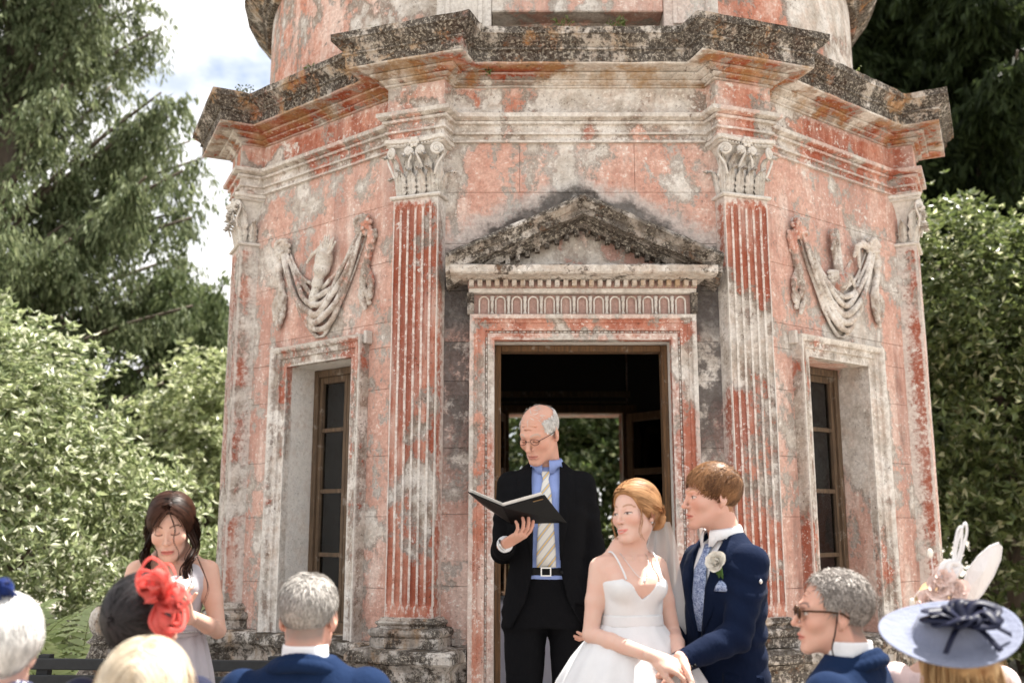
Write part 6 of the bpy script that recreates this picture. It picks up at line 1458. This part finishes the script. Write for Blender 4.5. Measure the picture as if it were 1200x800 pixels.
def seated_man(x, y, rz, label, hdz, yaw, pitch, hair, coat, skin, seed, colkw=None, shirt=None, hk='short', hl=.02, th=.008, lean=0., long_top=.3, roll=0., n=9000, kx=1.0, heady=-.02):
    root = empty('person', (x, y, 0), rz); tag(root, label, 'person'); dz = hdz-1.612; off = (0, 0, dz); M = frame((0, heady, hdz), yaw, pitch, roll, 1.0)
    T = tab(MAN, 1., .012, off=off, kx=kx); T = [q for q in T if q[0] > .44]; T = [(.44, 0, .01, .205, .14)]+T
    z = lambda v: v+dz
    LS, LE, LW = (.180*kx, .012, z(1.395)), (.235*kx, -.02, z(1.12)), (.12, -.26, .66); RS, RE, RW = (-.180*kx, .012, z(1.395)), (-.235*kx, -.02, z(1.12)), (-.12, -.26, .66)
    hl_ = hand_mesh(1, (.4,)*4, .5, step=.004); hr_ = hand_mesh(-1, (.4,)*4, .5, step=.004)
    def parts(s):
        s.loft(tab([q for q in MAN if q[0] > .9], 1., -.03, off=off), .02); s.chain([LS, LE, LW], (.045, .038, .026), .02); s.chain([RS, RE, RW], (.045, .038, .026), .02)
        for q in (-1, 1): s.chain([(q*.09, .01, .55), (q*.11, -.43, .54), (q*.11, -.41, .08)], (.07, .05, .035), .03)
    mkbody(root, M, skin, hair[0], False, parts, (-.33, -.50, .03), (.33, .22, hdz+.15), [(hl_, orient((.112, -.285, .645), (-.2, -.9, -.15), (0, 0, -1))), (hr_, orient((-.112, -.285, .645), (.2, -.9, -.15), (0, 0, -1)))], dict(dict(brow=hair[0], scalp=lambda x, y, z: .9*np.clip((z-hairline(hk)(y))/.035+.75, 0, 1), blush=.18), **(colkw or {})), dict(age=.8), (0, .02, z(1.48)), r=.15)
    hair_obj(root, [shell_col(hair_shell(M, hk, th, seed=seed), *hair, seed), short_hair(M, hk, n, hl, down_flow if seed % 2 else back_flow, *hair, seed+20, lift=.22, th=th*1.1, top_long=long_top, wid=.0012)])
    seat_legs(root, coat)
    suit_jacket(root, T, coat, [(LS, LE, LW, (.074, .064, .056, .046)), (RS, RE, RW, (.074, .064, .056, .046))], (0, .014, z(1.485)), None, seed, lo=(-.34, -.40, .42), hi=(.34, .21, z(1.53)), step=.0072, fold=[((.1, .12, z(1.25)), (.6, 0, 1), .14), ((-.1, .12, z(1.22)), (-.6, 0, 1), .14), ((0, .13, z(1.12)), (.2, 0, 1), .12)])
    s = shape((-.13, -.13, z(1.40)), (.13, .13, z(1.54)), .005); s.cap((0, .016, z(1.42)), (0, .012, z(1.525)), .073, .066, .004); s.cap((0, .01, z(1.4)), (0, .008, z(1.6)), .06, .06, .0, 's'); out(s, 'shirt_collar', shirt or WHITESHIRT, root)
    s = shape((-.16, -.14, z(1.40)), (.16, .16, z(1.56)), .005)     # jacket collar, a roll round the back of the neck
    P = [(.105*math.cos(a)*.92, .020+.092*math.sin(a)*.9, z(1.445)+.042*max(0, math.sin(a))-.02*max(0, -math.sin(a))) for a in np.linspace(-.5, math.pi+.5, 22)]; s.chain(P, [.019]*22, .004); P2 = [(p[0]*.86, .018+(p[1]-.018)*.86, p[2]+.020) for p in P]; s.chain(P2, [.012]*22, .006); out(s, 'jacket_collar', coat, root)
    return root, M
R1, M1 = seated_man(-.600, 3.02, math.pi-.03, 'seated grey-haired guest in navy jacket seen from behind, head bare', 1.240, -.05, .05, ((.17, .155, .14), (.50, .47, .44)), NAVY2, (.60, .33, .25), 31, hl=.018, th=.007, long_top=.5)
R2, M2 = seated_man(.985, 3.06, R_(-128), 'seated guest in navy jacket wearing tortoiseshell sunglasses on a cord', 1.246, .52, .0, ((.10, .085, .075), (.40, .36, .33)), NAVY2, (.60, .35, .27), 32, hk='recede', hl=.022, th=.008, long_top=.4, heady=-.03)
sg = MB()
for q in (-1, 1):
    sg.ell(tp(M2, (q*.032, -.104, .001)), (.024, .006, .019), 12, 8, Matrix((M2[:3, :3]).tolist())); sg.tube([Vector(tp(M2, p)) for p in ((q*.056, -.098, .008), (q*.076, -.03, .008), (q*.084, .012, .004), (q*.082, .032, -.010))], .0030, 6)
sg.tube([Vector(tp(M2, p)) for p in ((-.012, -.112, .006), (0, -.115, .008), (.012, -.112, .006))], .003, 6); sgo = sg.build('sunglasses', simple('tortoiseshell', (.05, .022, .010), .15, .6, 60), R2, True)
cd = MB(); cd.tube(catmull([Vector(tp(M2, p)) for p in ((.083, .0, .004), (.088, -.012, -.05), (.080, -.02, -.11), (.07, .03, -.165), (.03, .09, -.185))], 6), .0022, 6); cd.build('cord', DARKMAT, sgo, True)
def seated_woman(x, y, rz, label, hdz, yaw, pitch, hair, dress, skin, seed, kind='full', th=.014, roll=0., extra=None, colkw=None):
    root = empty('person', (x, y, 0), rz); tag(root, label, 'person'); dz = hdz-1.52; off = (0, 0, dz); M = frame((0, -.01, hdz), yaw, pitch, roll, .975); z = lambda v: v+dz
    A = [(( s_*.145, .012, z(1.345)), (s_*.20, -.02, z(1.10)), (s_*.10, -.25, .66)) for s_ in (-1, 1)]; hh = [hand_mesh(s_, (.4,)*4, .5, step=.004) for s_ in (-1, 1)]
    def parts(s):
        s.loft(tab([q for q in FEM if q[0] > .9], 1., 0, off=off), .02)
        for a in A: s.chain(a, (.045, .037, .025), .02)
        for q in (-1, 1): s.chain([(q*.09, .01, .55), (q*.10, -.43, .54), (q*.10, -.41, .08)], (.07, .05, .035), .03)
    mkbody(root, M, skin, hair[0], True, parts, (-.27, -.48, .03), (.27, .20, hdz+.15), [(h, orient((s_*.096, -.272, .648), (-s_*.3, -.9, -.15), (0, 0, -1))) for h, s_ in zip(hh, (-1, 1))], dict(dict(scalp=lambda x, y, z: 1.*(z > hairline(kind)(y)+.002)), **(colkw or {})), dict(), (0, .022, z(1.41)), r=.145)
    seat_legs(root, dress, dress=True)
    s = shape((-.25, -.2, .45), (.25, .2, z(1.42)), .008); s.loft([(.46, 0, .02, .185, .14), (.6, 0, .02, .17, .13)]+[q for q in tab(FEM, 1., .010, off=off) if .62 < q[0] < z(1.39)], .01)
    for a in A: s.cap(a[0], np.array(a[0])*.6+np.array(a[1])*.4, .054, .05, .02)
    folds(s, [((0, .1, z(1.2)), (.3, 0, 1), .14)], .003, seed); out(s, 'dress', dress, root)
    pl = [shell_col(hair_shell(M, kind, th, True, seed, extra(M) if extra else None, amp=.002, step=.0042), *hair, seed)]
    return root, M, pl
CORAL = NT('coral_sinamay'); cp_ = CORAL.pos(space='obj'); cz_ = CORAL.noise(cp_, 500, 2, .6); cd_ = CORAL.n('BsdfDiffuse', {'Color': CORAL.mix(cz_, (.74, .13, .12), (.88, .28, .24))}); cl_ = CORAL.n('BsdfTranslucent', {'Color': (.86, .20, .18, 1)}); ct_ = CORAL.n('BsdfTransparent'); c1_ = CORAL.n('MixShader', {0: .4, 1: cd_.outputs[0], 2: cl_.outputs[0]}); c2_ = CORAL.n('MixShader', {0: .25, 1: c1_.outputs[0], 2: ct_.outputs[0]}); CORAL.t.links.new(c2_.outputs[0], CORAL.out.inputs[0]); CORAL = CORAL.m; BLUEF = cloth('navy_sinamay', (.012, .02, .09), (.02, .04, .16), rough=.6); NAVYR = simple('navy_ribbon', (.010, .012, .030), .45, .3, 50)
SINA = cloth('white_sinamay', (.66, .64, .66), (.78, .76, .77), scale=500, rough=.7, bstr=.35); HATC = cloth('pale_blue_straw', (.13, .145, .205), (.20, .215, .285), scale=420, rough=.7, bstr=.5); BLUSH = simple('blush_petals', (.78, .62, .57), .65, .1, 40, .1); PINKD = cloth('pale_pink_lace', (.66, .50, .49), (.78, .64, .62), rough=.8)
MIDN = cloth('midnight_dress', (.012, .014, .03), (.03, .033, .06)); CREAM = cloth('cream_jacket', (.55, .50, .44), (.68, .63, .56))
def strands_down(M, hair, seed, n=60, ln=.30, y0=.05, wave=.006, spread=.010, sub=8, wid=.0024, xr=.085):
    rg = np.random.RandomState(seed); pth = []
    for k in range(n):
        a = -1.75+3.5*k/(n-1); x = math.sin(a)*xr; y = .02+math.cos(a)*.090; L = ln*(.85+.3*rg.rand())
        p = [tp(M, (x*.35, y*.35, .118)), tp(M, (x*.86, y*.86, .070)), tp(M, (x*1.06, y*1.05, .0))]
        for j in range(1, 5): p.append(tp(M, (x*(1.08+.02*j)+wave*math.sin(j*2+k), y*(1.06-.02*j)+wave*math.cos(j*1.7+k*.7), -L*j/4)))
        pth.append((p, 1.))
    return locks(pth, rg, *hair, sub, spread, wid)
# dark-haired woman with coral fascinator
def bunX(M):
    def f(s): s.ell(tp(M, (0, .075, .03)), (.060, .055, .062), .02)
    return f
Rc, Mc, pl = seated_woman(-.972, 2.72, math.pi+.1, 'seated dark-haired woman seen from behind with large coral fascinator', 1.238, -.25, .05, BLK, MIDN, (.58, .36, .28), 41, extra=bunX, th=.016)
pl.append(combed(Mc, 'full', 4200, .10, lambda P: np.array((.02, .14, .02))-P, (.002, .002, .002), (.032, .028, .03), 42, True, .018, .0015, 7, .22, .012)); hair_obj(Rc, pl)  # paler strands: sun highlights coloured into the black hair
fa = empty('fascinator', parent=Rc); fc = np.array((.0, .0, 0))
def Lc(px, py, Y, root):    # pixel at depth -> point in the frame of a root
    w = at(px, py, Y); bpy.context.view_layer.update(); return root.matrix_world.inverted() @ w
def loops(root, name, c, pts, w, mat, Y, par, **kw):
    P = [Lc(x, y, Y+d, root) for x, y, d in pts]; V, F = ribbon(P, w, **kw); return vmesh((V, F), name, mat, par)
rgk = random.Random(8)
C0 = (186, 700)
for k, (ex, ey, wd) in enumerate(((166, 668, .014), (177, 653, .008), (198, 660, .010), (215, 688, .014), (222, 702, .012), (212, 738, .010), (196, 746, .016), (170, 688, .030), (188, 672, .034), (206, 712, .030), (219, 728, .006), (162, 678, .006), (203, 741, .020), (183, 668, .016), (176, 704, .030), (210, 700, .018), (200, 728, .026), (172, 676, .018))):
    dx, dy = ex-C0[0], ey-C0[1]; nx, ny = -dy*.34, dx*.34
    loops(Rc, 'loop', C0, [(C0[0]+dx*.1, C0[1]+dy*.1, -.05), (C0[0]+dx*.55+nx, C0[1]+dy*.55+ny, -.10+rgk.uniform(-.02, .02)), (ex, ey, -.09+rgk.uniform(-.04, .04)), (C0[0]+dx*.6-nx, C0[1]+dy*.6-ny, -.05), (C0[0]+2, C0[1]+2, -.045)], wd, CORAL, 2.66, fa, up=(rgk.uniform(-.8, .8), -.5, rgk.uniform(-.8, .8)), tw=rgk.uniform(-1.8, 1.8))
p0 = Lc(190, 700, 2.60, Rc); rose(fa, 'rosette', p0, .026, CORAL, 4, (.1, .9, .5), 10)
fa['label'] = 'coral loops and flowers'
# blonde woman at the front
Rb, Mb, pl = seated_woman(-.775, 2.2, math.pi, 'blonde woman seen from behind, sitting behind the coral fascinator', 1.132, .1, .05, ((.46, .36, .25), (.74, .64, .50)), CREAM, (.62, .42, .34), 51, th=.02)
pl.append(combed(Mb, 'full', 7000, .11, lambda P: np.stack([np.sign(P[:, 0])*(.3+np.clip(P[:, 2]-.05, 0, 1)*9), .1+0*P[:, 0], -.9+0*P[:, 0]], 1), (.34, .25, .16), (.74, .64, .50), 54, True, .0215, .0011, 7, .08, .004)); pl.append(strands_down(Mb, ((.38, .28, .18), (.74, .64, .50)), 52, 64, .17, wid=.0013, spread=.012, xr=.09, sub=16)); hair_obj(Rb, pl)
# white-haired guest
Rw, Mw, pl = seated_woman(-1.215, 2.46, math.pi+.12, 'white-haired guest in spotted navy scarf with small navy fascinator', 1.212, .05, .0, WHT, CREAM, (.62, .40, .33), 61, kind='short', th=.016)
pl.append(combed(Mw, 'short', 7500, .05, down_flow, (.42, .41, .40), (.74, .73, .71), 62, True, .0175, .0010, 6, .22, .006)); hair_obj(Rw, pl)
s = shape((-.16, -.15, .95), (.16, .16, 1.20), .006)
for j, (r, z_) in enumerate(((.074, 1.115), (.086, 1.085), (.10, 1.055))): s.chain([(r*math.cos(a), .015+r*.9*math.sin(a), z_+.012*math.sin(3*a+j)) for a in np.linspace(0, 6.2832, 20)], [.021]*20, .006)
out(s, 'scarf', DOTS, Rw)
fw = empty('fascinator', parent=Rw)
for k in range(9):
    a = k*.7; ex, ey = 4+15*math.cos(a)*(.5+.5*(k % 2)), 692+11*math.sin(a)
    loops(Rw, 'loop', None, [(0, 700, -.02), ((ex+0)/2-5, (ey+695)/2-5, -.05), (ex, ey, -.04+.03*math.sin(k)), ((ex)/2+5, (ey+698)/2+4, -.02), (2, 701, -.02)], .022, BLUEF, 2.44, fw, up=(math.sin(k), -.7, .5), tw=.8)
# woman in the wide hat
Rh, Mh, pl = seated_woman(1.125, 2.62, math.pi+.22, 'long-haired woman in wide pale blue hat trimmed with navy ribbon', 1.125, -.05, .05, ((.24, .12, .05), (.55, .36, .18)), MIDN, (.60, .40, .32), 71, th=.016)
pl.append(strands_down(Mh, ((.22, .11, .045), (.62, .42, .22)), 72, 70, .30, wid=.0014, spread=.010, sub=14)); hair_obj(Rh, pl)
hat = empty('hat', parent=Rh); bpy.context.view_layer.update(); hc = at(1113, 742, 2.60); nrm = Vector((-.17, -.36, .92)).normalized()
tx = (Vector((1, 0, .16))-nrm*Vector((1, 0, .16)).dot(nrm)).normalized(); ty = nrm.cross(tx); HMx = Matrix(((tx.x, ty.x, nrm.x, hc.x), (tx.y, ty.y, nrm.y, hc.y), (tx.z, ty.z, nrm.z, hc.z), (0, 0, 0, 1)))
hat.matrix_world = HMx @ Matrix.Scale(.93, 4)
mb = MB(); N = 64; rows = []
for r, z_ in ((.012, .060), (.05, .058), (.078, .046), (.092, .018), (.100, .004), (.12, .003), (.15, .006), (.176, .012), (.1805, .0135), (.1815, .011), (.1795, .0085), (.15, .001), (.12, -.003), (.10, -.004), (.085, .0), (.075, .03), (.02, .05)):
    rows.append([Vector((r*math.cos(2*math.pi*k/N), r*.98*math.sin(2*math.pi*k/N), z_+(.010*math.cos(4*math.pi*k/N)*(r/.18)**2))) for k in range(N)])
mb.rings(rows); mb.build('brim', HATC, hat, True)
rg2 = random.Random(5)
for k in range(13):
    a = k*2.4; L = .06+.05*rg2.random(); c0 = Vector((.018, -.055, .056)); d = Vector((math.cos(a), math.sin(a)*.75, 0)); n_ = Vector((-d.y, d.x, 0))*.030; up_ = Vector((0, 0, .020+.018*rg2.random()))
    V, F = ribbon([c0, c0+d*L*.5+n_+up_, c0+d*L+up_*.6, c0+d*L*.5-n_+up_*.4, c0+Vector((.002, 0, .004))], .026, (0, 0, 1), 6, rg2.uniform(-.7, .7)); vmesh((V, F), 'ribbon_loop', NAVYR, hat)
for a in (-2.5, -1.2, -.35): c0 = Vector((.018, -.055, .05)); d = Vector((math.cos(a), math.sin(a), 0)); V, F = ribbon([c0, c0+d*.05+Vector((0, 0, .005)), c0+d*.11+Vector((0, 0, -.03))], .016, (0, 0, 1), 6, .3); vmesh((V, F), 'ribbon_tail', NAVYR, hat)
mb = MB(); mb.ell((.018, -.055, .062), (.014, .014, .012)); mb.build('ribbon_knot', NAVYR, hat, True)
# woman in the blush fascinator with upright disc
Rp, Mp, pl = seated_woman(1.315, 3.14, math.pi-.25, 'woman in pale pink dress with upright white disc fascinator and blush flowers', 1.215, .1, .0, BLON, PINKD, (.60, .40, .32), 81, th=.014)
hair_obj(Rp, pl); fp = empty('fascinator', parent=Rp)
poly = [(1122, 704), (1128, 688), (1134, 668), (1147, 651), (1160, 640), (1170, 636), (1173.5, 641), (1172, 655), (1164, 674), (1152, 694), (1140, 708)]
V = []; n = len(poly)
for d in (0, .004):
    for i, (x, y) in enumerate(poly): V.append(Lc(x, y, 3.02+d+.03*(y-670)/40, Rp))
cen = [sum((V[i+j*n] for i in range(n)), Vector())/n for j in (0, 1)]; cen[0] -= Vector((0, -.02, 0)); cen[1] -= Vector((0, -.02, 0)); V += cen
F = [(i, (i+1) % n, 2*n) for i in range(n)]+[(n+(i+1) % n, n+i, 2*n+1) for i in range(n)]+[(i, n+i, n+(i+1) % n, (i+1) % n) for i in range(n)]
vmesh((V, F), 'disc', SINA, fp, False)
mb = MB(); mb.tube([V[i] for i in range(n)]+[V[0]], .0028, 6, False); mb.build('disc_rim', SINA, fp, True)
for k, (x, y, r) in enumerate(((1098, 690, .042), (1112, 700, .045), (1086, 704, .035), (1104, 676, .034), (1122, 690, .032), (1096, 708, .036))): rose(fp, 'flower', Lc(x, y, 2.98, Rp), r, BLUSH, k, (.1*(k % 3-1), 1, .45), 9)
for P in ([(1118, 672), (1121, 640), (1130, 613), (1133, 622), (1128, 645), (1121, 672)], [(1116, 672), (1118, 645), (1122, 622), (1127, 618), (1126, 640), (1119, 665)]): loops(Rp, 'quill', None, [(x, y, 0) for x, y in P], .007, SINA, 3.0, fp, up=(0, -1, 0))
for P in ([(1100, 680), (1105, 662), (1118, 658), (1124, 666), (1112, 672)], [(1108, 676), (1114, 660), (1126, 664), (1118, 676)]): loops(Rp, 'quill', None, [(x, y, 0) for x, y in P], .016, SINA, 2.98, fp, up=(0, -1, .3))
for P, b in (([(1092, 685), (1093, 668), (1091, 650)], (1090, 648)), ([(1088, 700), (1078, 692), (1070, 702)], (1069, 706)), ([(1092, 700), (1082, 697), (1074, 712)], (1072, 716))):
    mb = MB(); mb.tube(catmull([Lc(x, y, 3.0, Rp) for x, y in P], 5), .0012, 5); mb.build('stem', SINA, fp, True); mb = MB(); mb.ell(Lc(b[0], b[1], 3.0, Rp), (.008, .006, .014), 8, 6); mb.build('bud', ROSEW, fp, True)
for nm, (cx, cy, crz) in {'under the grey-haired guest in navy jacket': (-.600, 3.02, math.pi-.03), 'under the guest in tortoiseshell sunglasses': (.985, 3.06, R_(-128)), 'under the woman with coral fascinator': (-.972, 2.72, math.pi+.1), 'under the blonde woman': (-.775, 2.2, math.pi), 'under the white-haired guest': (-1.215, 2.46, math.pi+.12), 'under the woman in the wide pale blue hat': (1.125, 2.62, math.pi+.22), 'under the woman in pale pink dress': (1.315, 3.14, math.pi-.25)}.items(): chair(cx, cy, crz, 'plain wooden garden chair '+nm)
# ================================================================== bench, finial, table, weeds
BENW = simple('dark_bench_wood', (.035, .036, .038), .55, .3, 30)
be = empty('garden_bench', (-1.72, 4.85, 0), R_(-4)); tag(be, 'dark slatted garden bench behind the bridesmaid', 'bench')
for k in range(4): MB().box((-.62, -.42+.115*k, .43), (.62, -.33+.115*k, .455)).build('seat_slat', BENW, be, bevel=.004)
for k in range(5): MB().box((-.62, .075+.012*k, .52+.075*k), (.62, .098+.012*k, .572+.075*k)).build('back_slat', BENW, be, bevel=.004)
for sx in (-1, 1):
    MB().box((sx*.57-.03, -.40, 0), (sx*.57+.03, -.345, .4295)).build('leg', BENW, be, bevel=.004); q = MB(); q.box((sx*.57-.028, .099, 0), (sx*.57+.028, .148, .42)); q.add([Vector((sx*.57+dx, y, z)) for dx in (-.028, .028) for y, z in ((.099, .42), (.149, .42), (.20, 0.885), (.155, 0.885))], [(0, 1, 2, 3), (7, 6, 5, 4), (0, 4, 5, 1), (1, 5, 6, 2), (2, 6, 7, 3), (3, 7, 4, 0)]); q.build('back_post', BENW, be)
    MB().box((sx*.57-.035, -.41, .62), (sx*.57+.035, .10, .65)).build('armrest', BENW, be, bevel=.006); MB().box((sx*.57-.025, -.395, .4555), (sx*.57+.025, -.35, .6195)).build('arm_support', BENW, be)
# stone finial on a pier
fi = empty('stone_finial', (-2.25, 5.7, 0)); tag(fi, 'weathered stone ball finial on a squat pier beside the fern', 'finial')
m = MB(); m.box((-.20, -.20, 0), (.20, .20, .62)); m.build('pier', MBASE, fi, bevel=.012)
m = MB(); m.lathe([(.02, .6215), (.19, .6215), (.19, .66), (.15, .68), (.10, .75), (.075, .83), (.07, .86), (.095, .875), (.07, .895), (.06, .91), (.078, .94), (.084, .985), (.078, 1.03), (.055, 1.06), (.03, 1.073), (.004, 1.077)], 28); m.jitter(.008, 9, 2); m.build('ball', MBASE, fi, True)
# low kerb at the edge of the bed

kb = empty('kerb', (-4.6, 5.15, 0)); tag(kb, 'low pale stone kerb in front of the ferns', 'kerb')
for k in range(6): MB().box((.62*k, 0, 0), (.60+.62*k, .2, .16)).build('kerb_stone', MREV, kb, bevel=.012)

# table with cloth inside, dark cabinet
tb_ = empty('draped_table', (.10, 6.65, .278)); tag(tb_, 'table under a pale lilac cloth inside the pavilion', 'table')
CL = cloth('pale_table_cloth', (.55, .53, .62), (.68, .66, .74)); mt = MB(); rows = []
for j in range(14):
    f = j/13; z = .76*(1-f)+.01*f; row = []
    for k in range(80):
        a = 2*math.pi*k/80; r = 1/max(abs(math.cos(a))/.36, abs(math.sin(a))/.34); e = .02*math.sin(k*.9)*f+.02*f; row.append(Vector(((r+e)*math.cos(a), (r+e)*math.sin(a), z)))
    rows.append(row)
mt.rings([[Vector((0+.01*math.cos(2*math.pi*k/80), .01*math.sin(2*math.pi*k/80), .762)) for k in range(80)]]+rows, False); mt.build('cloth', CL, tb_, True)
for sx in (-1, 1):
    for sy in (-1, 1): MB().box((sx*.28-.02, sy*.26-.02, 0), (sx*.28+.02, sy*.26+.02, .74)).build('leg', MWOOD, tb_)
MB().box((-.34, -.32, .735), (.34, .32, .757)).build('tabletop', MWOOD, tb_)
cb = empty('dark_cabinet', (1.0, 8.3, .278)); tag(cb, 'low dark wooden cabinet inside the pavilion near the back doorway', 'cabinet')
DW = simple('dark_cabinet_wood', (.03, .018, .012), .5); MB().box((-.62, -.2, .06), (.62, .2, 1.0)).build('carcass', DW, cb, bevel=.005); MB().box((-.65, -.23, 1.0005), (.65, .22, 1.035)).build('top', DW, cb, bevel=.006)
for sx in (-1, 1):
    d_ = MB().box((sx*.3-.28, -.222, .10), (sx*.3+.28, -.2005, .96)).build('door', DW, cb, bevel=.004); MB().box((sx*.06-.008, -.24, .55), (sx*.06+.008, -.2225, .62)).build('handle', METAL, d_)
    for sy in (-1, 1): MB().box((sx*.55-.03, sy*.15-.03, 0), (sx*.55+.03, sy*.15+.03, .0595)).build('foot', DW, cb)
# weeds in the cornice joints
WEED = leafmat('weed_leaf', .5, .35)
def weed(pos, h, n, seed, label, dry=False):
    rg = np.random.RandomState(seed); root = empty('cornice_weed', pos); tag(root, label, 'weed', 'weeds growing on the cornice')
    mb = MB(); C, D = [], []
    for k in range(n):
        a = rg.uniform(0, 6.28); sp_ = rg.uniform(.2, .7); tp_ = Vector((math.cos(a)*h*sp_, math.sin(a)*h*sp_*.6, h*rg.uniform(.6, 1))); P = catmull([Vector((0, 0, -.01)), tp_*.5+Vector((0, 0, h*.12)), tp_], 4); mb.tube(P, [.0022*(1-.7*i/(len(P)-1)) for i in range(len(P))], 4)
        for p in P[2:]:
            for j in range(3): C.append(p+Vector(rg.normal(size=3)*.008)); D.append(rg.normal(size=3)+np.array((0, 0, .4)))
    mb.build('stem', FERNSTALK, root); C = np.array([tuple(c) for c in C]); D = np.array(D); nn = len(C)
    V, F, K = leaves(rg, C, D, .030*(.6+.8*rg.rand(nn))*(.5 if dry else 1), .010*(.6+.8*rg.rand(nn)), palette(rg, nn, (.07, .11, .03), (.16, .20, .06)))
    link('foliage', mesh_np('foliage', V, F, False, K, [WEED]), None, root)
def onface(i, u, o, z): return Vector(PC)+FPt(i, u, o, z)
weed(onface(7, .45, -.02, 4.17), .22, 8, 1, 'tall green weed on the cornice beside the drum, above the left swag'); weed(onface(7, -.1, .02, 4.165), .14, 9, 2, 'low spreading weed where drum meets cornice, above the torch relief')
weed(onface(7, -.62, .14, 4.14), .16, 5, 3, 'wiry dark weed on the cornice corner against the sky', True); weed(onface(7, -.80, .16, 4.14), .10, 5, 4, 'tiny wiry weed at the very end of the cornice', True)
weed(onface(0, -.08, .0, 4.165), .14, 7, 5, 'green weed in the dark recess above the pediment'); weed(onface(0, .22, .0, 4.165), .15, 6, 6, 'thin weed in the dark recess, right of the pediment apex')
weed(onface(0, -.50, .11, 3.938), .05, 5, 7, 'small green tuft under the cornice beside the capital'); weed(onface(1, .25, .0, 4.17), .14, 6, 8, 'small weed on the cornice above the emblem relief')
# moss and dry turf along the top of the cornice
rg = np.random.RandomState(77); C = []
for i, (u0, u1) in ((7, (-.75, .55)), (1, (-.5, .75)), (0, (-.6, .6))):
    for k in range(900): u = rg.uniform(u0, u1); p = onface(i, u, rg.uniform(.10, .235), 4.142); C.append(tuple(p))
C = np.array(C); D = rg.normal(size=C.shape)*.6+np.array((0, 0, 1)); n = len(C); V, F, K = leaves(rg, C, D, .022*(.5+rg.rand(n)), .008*(.6+.8*rg.rand(n)), palette(rg, n, (.05, .05, .02), (.13, .12, .06)))
tag(link('cornice_moss', mesh_np('cornice_moss', V, F, False, K, [WEED]), None, pav), kind='stuff')
